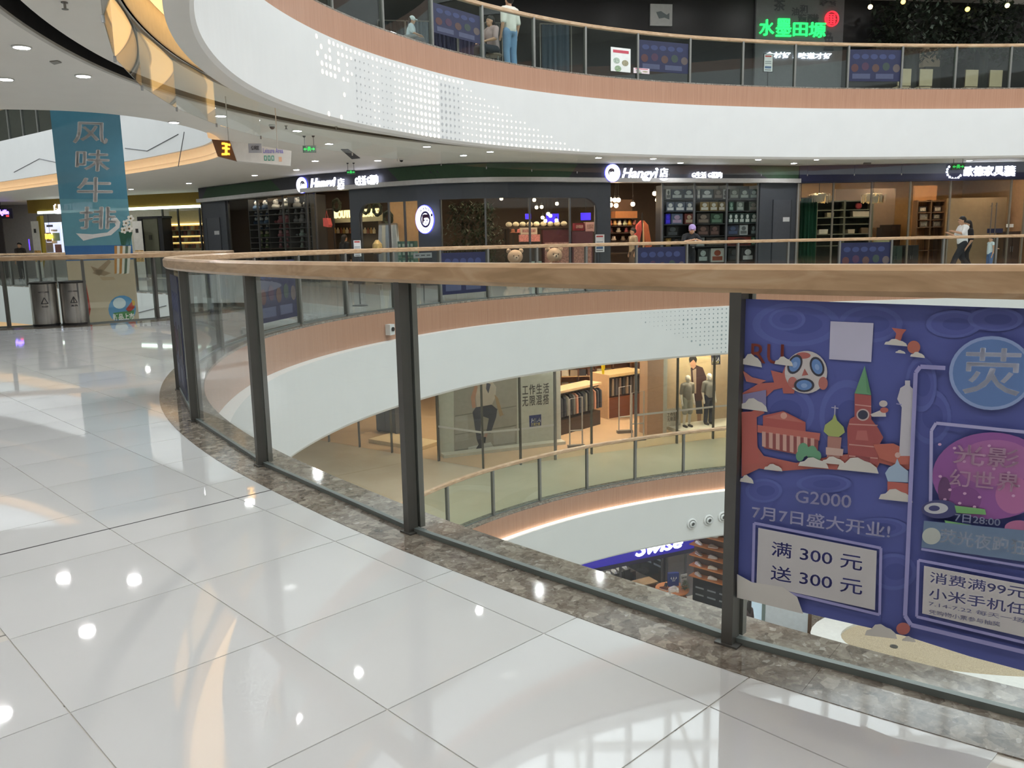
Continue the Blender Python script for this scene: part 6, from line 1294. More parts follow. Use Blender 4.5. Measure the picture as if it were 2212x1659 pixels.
CI = C.shifted(-.17); a_ = CI.arcof(*fascia_hit(690, 200)[0].xy); b_ = CI.arcof(*fascia_hit(1265, 290)[0].xy); nS = int((b_ - a_) / .135)
for i in range(nS):
    q, n = CI.at(a_ + i * .135); t = i / nS
    for j in range(10):
        z = LV - WB + .08 + j * .125; x, y, _ = to_px((q.x, q.y, z)); v = (z - (LV - WB)) / 1.29
        w = math.sin(i * .23) * .5 + math.sin(i * .11 + j * .35) * .5
        lim = .95 if t < .55 else .95 - (t - .55) * 2.0
        if v > lim: continue
        if j == 9 and .08 < t < .62: lit.append((Vector((q.x, q.y, z)), n, .03)); continue
        if t < .14 and v < .5: 
            if random.random() > .15: continue
        r = .018 + .022 * max(0, min(1, .5 + .7 * math.sin(i * .26 + 1) - abs(v - .45) * .4)) 
        if t > .62: r = .016 + .02 * max(0, .9 - v - (t - .62) * 1.2)
        gap = .47 < t < .545 or (.14 < t < .2) or (.235 < t < .29 and v < .85)
        if gap: grey.append((Vector((q.x, q.y, z)), n, r * .8))
        elif t < .14 and random.random() < .35: continue
        else: (lit if random.random() < .85 else dim).append((Vector((q.x, q.y, z)), n, r))
dots(lit, mat('fff4e6', .5, emit=.62, var=0), 'backlit round holes glowing warm white in the white fascia above the gift shop', 'light_dots'); dots(dim, mat('f2ece6', .5, emit=.3), 'faintly lit round holes in the white fascia above the gift shop', 'faint_light_dots'); dots(grey, mat('b4b6b8', .6), 'unlit grey round holes in the white fascia above the gift shop', 'unlit_dots')
g2 = []; a_ = CI.arcof(*fascia_hit(1385, 700)[0].xy); b_ = CI.arcof(*fascia_hit(1600, 690)[0].xy) + 1.2
for i in range(int((b_ - a_) / .13)):
    q, n = CI.at(a_ + i * .13); t = i * .13 / (b_ - a_)
    for j in range(11):
        z = -BR - .06 - j * .115
        if j / 11 > .15 + t * 1.35: continue
        g2.append((Vector((q.x, q.y, z)), n, min(.03, .008 + .022 * t + (.012 if random.random() < .12 else 0))))
dots(g2, mat('9aa6a8', .6), 'grey round holes in the white fascia above the menswear shop', 'unlit_dots')
# round air nozzles on the lower white fascia
for x, y in ((1494, 1131), (1530, 1123), (1561, 1116)):
    p, n = fascia_hit(x, y); R = thing('air_nozzle', 'round white jet nozzle on the white fascia above the sports shoe shop', 'air nozzle', tuple(p), 'round jet nozzles on the lower fascia'); M = Matrix.Rotation(math.atan2(-n.y, -n.x), 4, 'Z') @ Matrix.Rotation(PI / 2, 4, 'Y')
    mb = MB(); mb.lathe([(.15, 0), (.15, .03), (.11, .05), (.105, .02), (.07, .02)], p, 24, M); mb.build('rim', M_WHITE, R, True); mb = MB(); mb.lathe([(.085, .02), (.09, .06), (.06, .1), (.05, .06)], p, 20, M); mb.build('nozzle', mat('d8dad8', .5), R, True); mb = MB(); mb.lathe([(.05, .05), (.05, .07)], p, 16, M); mb.build('opening', mat('4a4a48', .6), R)
# ================================================================ UPPER STOREY FRONT
F4 = Frame((-11, 24.4), (20, 29.4)); f = F4
U4 = thing('dark_restaurant', 'dark restaurant front on the upper storey behind the green sign', 'shop', (6, 27.3, LV))
mb = MB(); f.box(mb, 0, f.len, LV, 2 * LV - 1.6, -.2, -.1); mb.build('wall', mat('12151b', .4), U4)
mb = MB(); f.pxbox(mb, 1636, -60, 1816, 190, -.1, .0); mb.build('sign_wall', mat('6a6c70', .7), U4)
mk = mat('4c4e54', .8)
for ch, r in (('茶', (1672, -2, 1696, 24)), ('油', (1710, 16, 1726, 34)), ('和', (1728, 10, 1744, 30)), ('醋', (1744, 30, 1768, 50)), ('酱', (1724, 30, 1742, 46)), ('鱼', (1780, 66, 1800, 110)), ('稻', (1770, 0, 1806, 14))): text_on(f, ch, r, .0, mk, 'painted_character', U4, .01, bold=.02)
S = thing('shop_sign', 'glowing green Chinese restaurant sign with a red round seal', 'sign', f(f.u(1720, 60), f.z(1720, 60), .05)); mg = mat('2fe070', .5, emit=1.3, var=0)
for ch, r in (('水', (1640, 42, 1671, 78)), ('墨', (1676, 40, 1708, 80)), ('田', (1713, 49, 1743, 79)), ('塬', (1747, 48, 1782, 82))): text_on(f, ch, r, .03, mg, 'lettering', S, .05, bold=0, fat=.02)
mr = mat('f03040', .5, emit=1.2, var=0); ring(f, 1796, 41, 15, 17, .16, .03, .05, mr, 'seal_ring', S)
for y in (31, 36, 41, 46, 51): mb = MB(); w = 11 - abs(y - 41) * .35; f.pxbox(mb, 1796 - w, y - 1.2, 1796 + w, y + 1.2, .03, .07); mb.build('seal_stroke', mr, S)
for x in (1789, 1796, 1803): mb = MB(); f.pxbox(mb, x - 1, 30, x + 1, 52, .03, .07); mb.build('seal_stroke', mr, S)
S2 = thing('shop_sign', 'small white glowing slogan below the green restaurant sign', 'sign', f(f.u(1720, 120), f.z(1720, 120), .05)); text_on(f, '食材好 / 味道才好', (1653, 112, 1796, 128), .03, mat('f4f6ff', .5, emit=2.2, var=0), 'lettering', S2, .03, bold=.02)
R = thing('picture', 'white picture of fish hanging in the dark restaurant window', 'picture', f(f.u(1427, 30), f.z(1427, 55), 0)); mb = MB(); f.pxbox(mb, 1405, 8, 1452, 56, -.1, -.04); mb.build('frame', mat('b9bcbc', .6), R); mb = MB(); f.pxpoly(mb, [(1418, 26), (1428, 24), (1440, 32), (1446, 28), (1446, 42), (1436, 38), (1424, 40)], -.04, -.03); mb.build('printed_fish', mat('6a7478', .6), R); mb = MB(); u, z = f.px(1427, 8, -.07); mb.tube([f(u, z, -.07), f(u, 8.5, -.07)], .01, 5); mb.build('cord', M_DARK, R)
# columns, tables and chair backs among potted trees
for x in (1968, 2120):
    u = f.u(x, 120, 1.0); p = f(u, LV, 1.0); R = thing('potted_tree', 'dark leafy tree in a slatted column planter before the restaurant', 'tree', p, 'dark trees before the restaurant'); mb = MB(); mb.lathe([(.2, 0), (.2, 2.3)], p, 14); mb.build('slatted_trunk', mat('2a2c2a', .7), R); mb = MB()
    for k in range(1500):
        a = random.random() * 2 * PI; rr = 1.25 * math.sqrt(random.random()); c = p + Vector((rr * math.cos(a), rr * .7 * math.sin(a), 1.75 + random.random() * 1.65 - .25 * rr)); d = Vector((random.uniform(-1, 1), random.uniform(-1, 1), random.uniform(-1, .3))).normalized(); s_ = d.cross(Vector((0, 0, 1))).normalized() * .05; L = random.uniform(.12, .26); mb.add([c, c + d * L * .5 + s_, c + d * L, c + d * L * .5 - s_], [(0, 1, 2, 3)])
    stuff(mb.build('leaves', mat('1f2c20', .7, var=.5, scale=3), R))
for i, x in enumerate((1944, 1990, 2088, 2140)):
    u = f.u(x, 170, 1.9); p = f(u, LV, 1.9); R = thing('dining_chair', 'beige dining chair by the dark trees on the upper storey', 'chair', p, 'beige chairs on the upper storey'); fr = Frame(p.xy - f.s * .22, p.xy + f.s * .22)
    mb = MB(); fr.box(mb, 0, .44, LV + .42, LV + .48, -.22, .22); mb.build('seat', mat('a8987c', .7), R); mb = MB(); fr.box(mb, .01, .43, LV + .5, LV + .98, .18, .23); mb.build('backrest', mat('b0a284', .7), R)
    for a in (.03, .41):
        for d in (-.19, .2): mb = MB(); fr.box(mb, a - .02, a + .02, LV, LV + (.42 if d < 0 else .98), d - .02, d + .02); mb.build('leg', mat('5a4a38', .6), R)
for x, y, c in ((1951, 4, 'e8b060'), (1880, 15, 'f0d8a0'), (2090, 20, 'f0d060'), (2176, 12, 'e8e0a0')):
    u, z = f.px(x, y, 1.6); R = thing('pendant_bulb', 'amber lamp hanging among the dark trees', 'pendant lamp', f(u, z, 1.6), 'lamps among the dark trees'); mb = MB(); mb.ball(f(u, z, 1.6), .07, 10, 6); mb.build('bulb', mat(c, .5, emit=4, var=0), R, True); mb = MB(); mb.tube([f(u, z + .06, 1.6), f(u, 8.5, 1.6)], .008, 5); mb.build('cord', M_BLACK, R)
R = thing('lit_display', 'pale lit display case between the dark trees', 'display case', f(f.u(2015, 120, .4), LV, .4)); mb = MB(); f.pxbox(mb, 1996, 101, 2030, 144, .1, .3); mb.build('case', mat('8a7a68', .5, emit=.25), R); mb = MB(); f.pxbox(mb, 2000, 99, 2026, 101, .3, .32); mb.build('lamp_tube', mat('fff0e0', .5, emit=3, var=0), R); mb = MB(); a, b = f.px(1996, 144, .2), f.px(2030, 144, .2); f.box(mb, a[0], b[0], LV, a[1], .12, .28); mb.build('base', mat('3a3634', .6), R)
# clothes rails and curtains at the left of the upper storey
for i, (x0, x1, c, nm) in enumerate(((880, 925, '6a7a86', 'grey-blue'), (935, 985, '4a4a6a', 'indigo'), (990, 1036, '5a5678', 'violet-grey'), (1050, 1080, '6a6a6c', 'smoke grey'), (1170, 1230, '4a5a68', 'slate'), (820, 870, '3a4448', 'dark teal'))):
    d = 1.3; u0, u1 = f.u(x0, 40, d), f.u(x1, 40, d); n = 16; mb = MB(); P = [f(u0 + (u1 - u0) * k / n, 0, d + .05 * math.sin(k * 1.9)) for k in range(n + 1)]; mb.add([(p.x, p.y, LV + .25) for p in P] + [(p.x, p.y, LV + 2.2) for p in P], [(k, k + 1, n + 2 + k, n + 1 + k) for k in range(n)])
    R = thing('hanging_curtain', nm + ' cloth hanging on a rail behind the upper balustrade', 'curtain', f((u0 + u1) / 2, LV, d)); mb.build('cloth', mat(c, .8), R); mb = MB(); mb.tube([f(u0 - .05, LV + 2.22, d), f(u1 + .05, LV + 2.22, d)], .018, 6); mb.build('rod', M_STEEL, R)
    for u in (u0 - .05, u1 + .05): mb = MB(); mb.tube([f(u, LV, d), f(u, LV + 2.22, d)], .018, 6); mb.build('post', M_STEEL, R)
# ================================================================ MENSWEAR SHOP ON THE LOWER STOREY
L2 = -LV
G = [at_z(948, 996, L2), at_z(1044, 1012, L2), at_z(1125, 1004, L2), at_z(1200, 993, L2), at_z(1278, 981, L2), at_z(1373, 969, L2), at_z(1462, 958, L2), at_z(1540, 948, L2)]
GP = [Vector(p.xy) for p in G] + [Vector((G[-1].x + 4, G[-1].y + 1.3))]
HL = thing('menswear_shop', 'glass-fronted menswear shop on the lower storey', 'shop', (GP[4].x, GP[4].y, L2)); zt = L2 + 3.4
for i, (a, b) in enumerate(zip(GP[:-1], GP[1:])):
    if i not in (3, 4):
        fr = Frame(a, b); mb = MB(); fr.box(mb, .01, fr.len - .01, L2 + .02, zt, -.01, .002); mb.build('glass_panel', M_GLASSSHOP, HL)
        mb = MB(); fr.box(mb, 0, fr.len, L2 + 1.02, L2 + 1.08, .002, .004); mb.build('frosted_stripe', mat('b8b8b0', .6), HL)
    mb = MB(); fr = Frame(a, b); fr.box(mb, -.025, .025, L2, zt, -.04, .03); mb.build('mullion', mat('5a5a52', .4, .5), HL)
# left return of the shop: glass leading back with a display deck
fl0 = Frame((GP[0].x - 4.8, GP[0].y + 3.4), GP[0]); mb = MB(); fl0.box(mb, 0, fl0.len, L2 + .02, zt, -.01, .002); mb.build('glass_panel', M_GLASSSHOP, HL)
for u in (1.2, 2.6, 4.0): mb = MB(); fl0.box(mb, u - .02, u + .02, L2, zt, -.04, .02); mb.build('mullion', mat('5a5a52', .4, .5), HL)
# floor, back walls
MW_ = mat('d6b590', .2, var=.04, scale=2)
poly = [GP[0], GP[1], GP[2], GP[3], GP[4], GP[5], GP[6], GP[7], GP[8], Vector((GP[8].x, 37)), Vector((-8, 37)), Vector((GP[0].x - 4.8, GP[0].y + 3.4))]
mb = MB(); tri = tessellate_polygon([[Vector((p.x, p.y, 0)) for p in poly]]); mb.add([(p.x, p.y, L2 + .006) for p in poly], [tuple(t) for t in tri]); struct(mb.build('floor', MW_))
fw = Frame((-8, 36.5), (GP[8].x + .5, 36.5)); mb = MB(); fw.box(mb, 0, fw.len, L2, zt + .1, -.1, 0); struct(mb.build('wall_back', mat('cba684', .7)))
fw2 = Frame((GP[8].x + .3, 24), (GP[8].x + .3, 36.5)); mb = MB(); fw2.box(mb, 0, fw2.len, L2, zt + .1, -.1, 0); struct(mb.build('wall_right', mat('b09478', .7)))
for x, y in ((1.6, 26.2), (3.4, 27.5), (5.4, 28), (.2, 25.6), (2.6, 29.5), (5, 31), (0, 29), (-2.5, 27), (-4, 29.5), (7, 27.6), (6.4, 26.9), (7.6, 29.5)):
    downlight(x, y, L2 + 3.488, 'warm downlight inside the menswear shop', grp='downlights inside the menswear shop', warm=700)
# display wall with the seated man poster and slogan
a, b = at_z(952, 985, L2), at_z(1212, 955, L2); FH = Frame((a.x, a.y), (b.x, b.y)); f = FH
DWL = thing('display_wall', 'pale display wall with a poster of a seated man behind the menswear glass', 'display wall', f(f.len / 2, L2)); mp = mat('c5c2b2', .7)
mb = MB(); f.box(mb, 0, f.len, L2, zt, -.12, 0); mb.build('panel', mp, DWL); mb = MB(); f.box(mb, 0, f.len, L2, L2 + .1, 0, .35); mb.build('plinth', mat('d0cbb8', .5), DWL)
def hp_(pts, c, nm, L=1): mb = MB(); f.pxpoly(mb, pts, .001 + L * .003, .003 + L * .003); return mb.build(nm, mat(c, .6), DWL)
hp_([(980, 800), (1117, 775), (1117, 962), (981, 984)], '9e978a', 'poster_sheet', 0)
for y0, y1 in ((898, 876), (938, 918), (972, 955)): hp_([(983, y0), (1115, y1), (1115, y1 + 2), (983, y0 + 2)], '7d776c', 'printed_plank', 1)
hp_([(983, 900), (1010, 896), (1012, 950), (983, 955)], 'a8a296', 'printed_crate', 1); hp_([(1066, 930), (1112, 922), (1112, 958), (1066, 964)], 'aca69a', 'printed_crate', 1)
hp_([(1012, 966), (1060, 955), (1068, 968), (1010, 980)], 'c2beb4', 'printed_floor', 1)
hp_([(1027, 835), (1034, 822), (1062, 822), (1072, 836), (1070, 858), (1062, 876), (1030, 880), (1028, 860)], 'c4b4a2', 'printed_shirt', 2); hp_([(1051, 826), (1060, 830), (1055, 850), (1050, 840)], '4a4a58', 'printed_collar', 3)
hp_([(1026, 832), (1032, 835), (1026, 862), (1028, 880), (1020, 882), (1017, 858)], 'b98a70', 'printed_arm', 3); hp_([(1068, 852), (1076, 860), (1085, 890), (1088, 896), (1080, 900), (1072, 872)], 'a58a68', 'printed_arm', 3)
hp_([(1028, 880), (1062, 874), (1074, 884), (1072, 900), (1060, 936), (1050, 936), (1056, 904), (1040, 898), (1038, 930), (1040, 948), (1030, 950), (1024, 910), (1021, 890)], '3c3e48', 'printed_trousers', 3)
hp_([(1048, 936), (1054, 936), (1050, 948), (1044, 946)], 'b08a78', 'printed_ankle', 3); hp_([(1030, 950), (1038, 948), (1046, 956), (1040, 972), (1030, 976), (1028, 970), (1034, 960)], '23242a', 'printed_shoe', 4); hp_([(1042, 944), (1050, 944), (1048, 958), (1042, 952)], '2c2d33', 'printed_shoe', 4)
hp_([(1034, 812), (1058, 808), (1060, 822), (1046, 828), (1036, 822)], 'c09a82', 'printed_head', 3); hp_([(1032, 806), (1058, 802), (1060, 812), (1034, 816)], '2a2420', 'printed_hair', 4)
text_on(f, '工作生活', (1128, 832, 1186, 849), .004, mat('4c4a46', .6), 'lettering', DWL, .003, spacing=1.25); text_on(f, '无限混搭', (1128, 856, 1186, 873), .004, mat('4c4a46', .6), 'lettering', DWL, .003, spacing=1.25)
hp_([(1143, 898), (1169, 895), (1169, 923), (1144, 926)], '23306a', 'logo_square', 1); text_on(f, 'HLA', (1147, 904, 1168, 911), .006, mat('dcdce4', .5), 'lettering', DWL, .003, bold=.01, fat=.02, shear=.2); text_on(f, '海澜之家', (1147, 914, 1167, 919), .006, mat('d0c07a', .5), 'lettering', DWL, .003)
# clothes rack with jackets
a, b = at_z(1205, 944, L2), at_z(1300, 917, L2); FR_ = Frame(a.xy, b.xy); f = FR_
RK = thing('clothes_rack', 'dark rack of hanging jackets with a pale top board just inside the menswear shop', 'clothes rack', f(f.len / 2, L2, -.3)); mb = MB(); f.box(mb, 0, f.len, L2 + 1.42, L2 + 1.5, -.7, 0); mb.build('top_board', mat('e0c29a', .4), RK)
mb = MB(); f.box(mb, .02, f.len - .02, L2, L2 + .5, -.65, -.05); mb.build('base', mat('3a2c26', .5), RK); mb = MB(); f.box(mb, .0, f.len, L2, L2 + 1.42, -.38, -.34); mb.build('centre_panel', mat('5a4030', .6), RK)
mb = MB(); mb.tube([f(0, L2 + 1.36, -.15), f(f.len, L2 + 1.36, -.15)], .015, 8); mb.build('rail', M_STEEL, RK)
for k in range(15):
    u = .06 + (f.len - .12) * k / 14; c, nm = (('3a3e46', 'charcoal'), ('c08a70', 'salmon'), ('6a6a64', 'grey'), ('23262c', 'black'), ('8a8a80', 'stone'), ('2e3440', 'navy'))[(k * 5 + 1) % 6]; R = thing('jacket', nm + ' jacket hanging on the dark rack inside the menswear shop', 'jacket', f(u, L2 + 1.36, -.15), 'jackets on the dark rack')
    sec = lambda w, d_, z: [f(u - d_, z, -.15 + w), f(u + d_, z, -.15 + w), f(u + d_, z, -.15 - w * .9), f(u - d_, z, -.15 - w * .9)]; mb = MB(); rings = [sec(.05, .02, L2 + 1.3), sec(.16, .035, L2 + 1.22), sec(.17, .045, L2 + .9), sec(.165, .05, L2 + .62)]; V0 = [p for r in rings for p in r]
    mb.add(V0, [(4 * i + j, 4 * i + (j + 1) % 4, 4 * i + 4 + (j + 1) % 4, 4 * i + 4 + j) for i in range(3) for j in range(4)] + [(3, 2, 1, 0), (12, 13, 14, 15)]); mb.build('garment', mat(c, .85), R)
    mb = MB(); mb.tube([f(u, L2 + 1.3, -.15), f(u, L2 + 1.38, -.15)], .006, 5); mb.build('hanger_hook', M_STEEL, R)
# cabinet with hanging clothes
a, b = at_z(1314, 905, L2), at_z(1392, 891, L2); f = Frame(a.xy, b.xy); CBN = thing('display_island', 'cream-ended brown island with clothes hanging under its top inside the menswear shop', 'cabinet', f(f.len / 2, L2, -.4))
mb = MB(); f.box(mb, 0, f.len, L2 + 1.5, L2 + 1.6, -.9, .05); mb.build('top_board', mat('e6c894', .4), CBN); mb = MB(); f.box(mb, -.06, 0, L2, L2 + 1.6, -.95, .05); mb.build('end_panel', mat('d8b088', .5), CBN); mb = MB(); f.box(mb, .0, f.len, L2, L2 + .75, -.85, 0); mb.build('base', mat('6a3a26', .5), CBN); mb = MB(); f.box(mb, 0, f.len, L2 + .75, L2 + 1.5, -.5, -.45); mb.build('back_panel', mat('4a3020', .6), CBN)
for k in range(10):
    u = .1 + (f.len - .2) * k / 9; c, nm = (('2a2c34', 'black'), ('8a7a6a', 'fawn'), ('4a4a50', 'charcoal'), ('6a5a50', 'brown'))[k % 4]; mb = MB(); mb.prism([(u - .06, L2 + .8), (u + .05, L2 + .8), (u + .04, L2 + 1.42), (u - .04, L2 + 1.42)], f, -.3, -.05); o = tag(mb.build('folded_trousers', mat(c, .85)), nm + ' trousers hanging under the top of the cream-ended island', 'trousers', 'trousers under the island top'); mb = MB(); mb.tube([f(u, L2 + 1.42, -.17), f(u, L2 + 1.5, -.17)], .006, 5); mb.build('hanger_hook', M_STEEL, o)
u, z = f.u(1312, 815, -.2), L2 + 1.601; mb = MB(); mb.prism([(-.03, z), (.02, z), (.03, z + .18), (.06, z + .2), (.05, z + .32), (-.02, z + .36), (-.07, z + .3), (-.06, z + .18)], f, -.3, -.24); tag(mb.build('price_figure', mat('e8d020', .5)), 'bright yellow cut-out sign on the cream-ended island', 'sign')
# wall shelving behind
f = Frame(at_y(1212, 850, 31).xy, at_y(1400, 850, 31).xy); WS = thing('clothes_shelving', 'tall brown wall shelving full of folded clothes at the back of the menswear shop', 'shelf', f(f.len / 2, L2)); mb = MB(); f.box(mb, 0, f.len, L2, zt - .1, -.5, -.45); mb.build('back_panel', mat('b87a52', .6), WS)
for k in range(6): mb = MB(); u = f.len * k / 5; f.box(mb, u - .03, u + .03, L2, zt - .1, -.45, 0); mb.build('upright', mat('5a3a28', .5), WS)
for r_ in range(6): mb = MB(); z = L2 + .3 + r_ * .5; f.box(mb, 0, f.len, z - .03, z, -.45, 0); mb.build('shelf_board', mat('d8b080', .5), WS)
for r_ in range(5):
    for k in range(10):
        u = f.len * (k + .5) / 10; c, nm = (('3a3a42', 'dark'), ('9a8a78', 'fawn'), ('d8d0c0', 'cream'), ('6a4a40', 'russet'))[(k * 3 + r_) % 4]; mb = MB(); z = L2 + .302 + r_ * .5; mb.prism([(u - .14, z), (u + .14, z), (u + .13, z + .22), (u - .13, z + .22)], f, -.35, -.05); tag(mb.build('folded_clothes', mat(c, .85)), nm + ' stack of folded clothes on the %s board up of the brown wall shelving' % (('lowest', 'second', 'third', 'fourth', 'fifth')[r_]), 'folded clothes', 'folded clothes on the wall shelving')
# security gates
for x, y, lab in ((1245, 968, 'tall slim security gate by the jacket rack'), (1350, 936, 'tall slim security gate by the cream-ended island'), (1378, 952, 'tall slim security gate by the window pillar')):
    p = at_z(x, y, L2); f = Frame((p.x - .2, p.y), (p.x + .2, p.y + .08)); R = thing('security_gate', lab, 'security gate', p)
    mb = MB(); mb.tube([f(0, L2 + .02), f(0, L2 + 1.55), f(.4, L2 + 1.6), f(.4, L2 + .02)], .022, 8); mb.build('loop', mat('b8b0a4', .4), R); mb = MB(); mb.tube([f(0, L2 + .55), f(.4, L2 + .55)], .02, 8); mb.build('crossbar', mat('b8b0a4', .4), R); mb = MB(); f.box(mb, -.06, .46, L2, L2 + .1, -.08, .08); mb.build('foot', mat('6a6258', .5), R)
# door posts and pillar, right window with mannequins
for i in (3, 5):
    fr = Frame(GP[i], GP[i + 1]); mb = MB(); mb.tube([fr(0, L2), fr(0, zt)], .045, 12); mb.build('steel_post', mat('8a8a88', .3, .8), HL)
a, b = at_z(1398, 940, L2), at_z(1440, 935, L2); f = Frame(a.xy, b.xy); mb = MB(); f.box(mb, 0, f.len * .8, L2, zt, -.5, 0); mb.build('pillar', mat('b08a6c', .6), HL); mb = MB(); f.box(mb, f.len * .8, f.len, L2, zt, -.4, .0); mb.build('pillar_edge', mat('b8b4a4', .6), HL)
a, b = at_z(1436, 925, L2), at_z(1600, 905, L2); f = Frame(a.xy, b.xy); DW2 = thing('display_wall', 'warm display wall with a poster of a man in a dark jacket behind the mannequins', 'display wall', f(f.len / 2, L2)); mb = MB(); f.box(mb, 0, f.len, L2, zt, -.1, 0); mb.build('panel', mat('c0a888', .7), DW2)
def h2(pts, c, nm, L=1): mb = MB(); f.pxpoly(mb, pts, .001 + L * .003, .003 + L * .003); return mb.build(nm, mat(c, .6), DW2)
h2([(1466, 772), (1536, 764), (1536, 912), (1466, 918)], 'd6be94', 'poster_sheet', 0); h2([(1492, 795), (1502, 788), (1518, 794), (1526, 815), (1524, 838), (1516, 866), (1500, 866), (1494, 830)], '4a2e2c', 'printed_jacket', 2); h2([(1496, 800), (1504, 796), (1504, 850), (1500, 850)], 'c0a890', 'printed_shirt', 3); h2([(1502, 866), (1516, 866), (1518, 894), (1504, 894)], '2c2c34', 'printed_shorts', 2); h2([(1506, 894), (1515, 894), (1514, 926), (1507, 926)], '9a7458', 'printed_legs', 2)
h2([(1490, 778), (1497, 775), (1504, 780), (1503, 792), (1498, 797), (1492, 792)], 'cf9a78', 'printed_face', 3); h2([(1488, 776), (1492, 768), (1502, 768), (1506, 776), (1504, 784), (1498, 777), (1490, 784)], '26221c', 'printed_hair', 4)
h2([(1536, 763), (1556, 761), (1556, 787), (1537, 788)], '23283e', 'logo_square', 2); text_on(f, 'HLA', (1539, 773, 1554, 780), .012, mat('d8d8e0', .5), 'lettering', DW2, .003, bold=.01, fat=.02, shear=.2); text_on(f, '海澜之家', (1538, 781, 1553, 785), .012, mat('d0c07a', .5), 'lettering', DW2, .003)
ax = at_z(1455, 938, L2); mb = MB(); p, q = f.px(1436, 884, .3), f.px(1470, 922, .3); f.box(mb, p[0], q[0], L2 + .12, p[1], .28, .3); R = tag(mb.build('slogan_board', mat('cfc6b4', .6)), 'small cream slogan board standing beside the mannequins', 'board'); text_on(f, '工作生活\n无限混搭', (1441, 892, 1466, 908), .3, mat('5a544c', .6), 'lettering', R, .003)
PL = thing('mannequin_plinth', 'low white plinth under the two mannequins', 'plinth', f(1.6, L2, .6)); mb = MB(); f.box(mb, -.05, f.len, L2, L2 + .12, .05, 1.1); mb.build('plinth', mat('d8d2be', .4), PL)
M_MQ = mat('e4dccb', .4)
for x, sh, tr, so, lab in ((1484, '8a8478', '9a9888', True, 'white mannequin in a patterned shirt and grey shorts'), (1530, '8c8880', '23283a', False, 'white mannequin in a grey T-shirt and dark trousers')):
    u = f.px(x, 900, .6)[0]; p = f(u, L2 + .12, .6); person(lab, tuple(p), math.atan2(f.n.y, f.n.x), 1.74, None, shirt=sh, trousers=tr, shoes='2a2422', hair=None, skin=M_MQ, mannequin=True, name='mannequin', shorts=so)
# left part of the shop: dark cabinets on a display deck
f = fl0; DK = thing('display_deck', 'low pale display deck behind the left glass of the menswear shop', 'plinth', f(3.5, L2, -1)); mb = MB(); f.box(mb, 2.4, 4.6, L2, L2 + .12, -1.6, -.6); mb.build('deck', mat('e0c8a0', .4), DK)
R = thing('dark_cabinet', 'dark blue-grey cabinet behind the left glass of the menswear shop', 'cabinet', f(2.2, L2, -1.8)); mb = MB(); f.box(mb, 1.5, 2.4, L2 + .05, L2 + 1.0, -2.4, -1.9); mb.build('body', mat('3a3e46', .5), R)
for k in range(2): mb = MB(); f.box(mb, 1.53 + k * .44, 1.93 + k * .44, L2 + .1, L2 + .95, -1.9, -1.88); mb.build('door', mat('454a54', .5), R); mb = MB(); f.box(mb, 1.5 + k * .8, 1.58 + k * .8, L2, L2 + .05, -2.3, -1.95); mb.build('foot', M_DARK, R)
p = f(3.9, L2 + .12, -1.1); person('mannequin in black trousers standing on the low pale deck', tuple(p), math.atan2(f.n.y, f.n.x) + .4, 1.74, None, shirt='8a8478', trousers='1c1d22', shoes='1c1a1a', hair=None, skin=M_MQ, mannequin=True, name='mannequin')
# ================================================================ SPORTS SHOE SHOP AT THE BOTTOM
L1 = -2 * LV; F1 = Frame((-1.6, 22.2), (9.6, 27.3)); f = F1
S1 = thing('shoe_shop', 'sports shoe shop with a violet-blue sign band on the ground storey', 'shop', f(4, L1)); zb = f.z(1400, 1212); 
mb = MB(); f.box(mb, 0, f.len, zb + .12, L1 + 3.5, -.1, 0); mb.build('sign_band', mat('2f22a8', .5, emit=.35), S1); mb = MB(); f.box(mb, 0, f.len, zb, zb + .12, -.1, .02); mb.build('band_edge', mat('1d1a40', .5), S1)
ul_, zl_ = f.px(1372, 1203); ur_, zr_ = f.px(1474, 1181); text_on(f, 'Swise', (ul_, (zl_ + zr_) / 2, ur_, (zl_ + zr_) / 2 + .42), .0, M_SIGNW, 'lettering', S1, .05, px=False, bold=.0, fat=.03, shear=.35, skew=(0, zr_ - zl_))
for x in (1342, 1432, 1442, 1482): mb = MB(); u = f.u(x, 1260); f.box(mb, u - .03, u + .03, L1, zb, -.08, -.02); mb.build('mullion', mat('5a5c60', .4, .6), S1)
for a, b in ((1262, 1342), (1342, 1432), (1442, 1482)): mb = MB(); f.box(mb, f.u(a, 1260), f.u(b, 1260), L1 + .02, zb, -.055, -.045); mb.build('glass_panel', M_GLASSSHOP, S1)
mb = MB(); f.box(mb, -3, f.len + 1, L1 + .004, L1 + .008, -7, 0); struct(mb.build('floor', mat('4c4a4e', .5))); mb = MB(); f.box(mb, -3, f.len + 1, L1, L1 + 3.5, -7.1, -7); struct(mb.build('wall_back', mat('3a3634', .6)))
for u in (2, 4, 6, 8, 10):
    for d in (-1.6, -3.6): p = f(u, 0, d); downlight(p.x, p.y, L1 + 3.488, 'downlight inside the sports shoe shop', grp='downlights inside the sports shoe shop', warm=300)
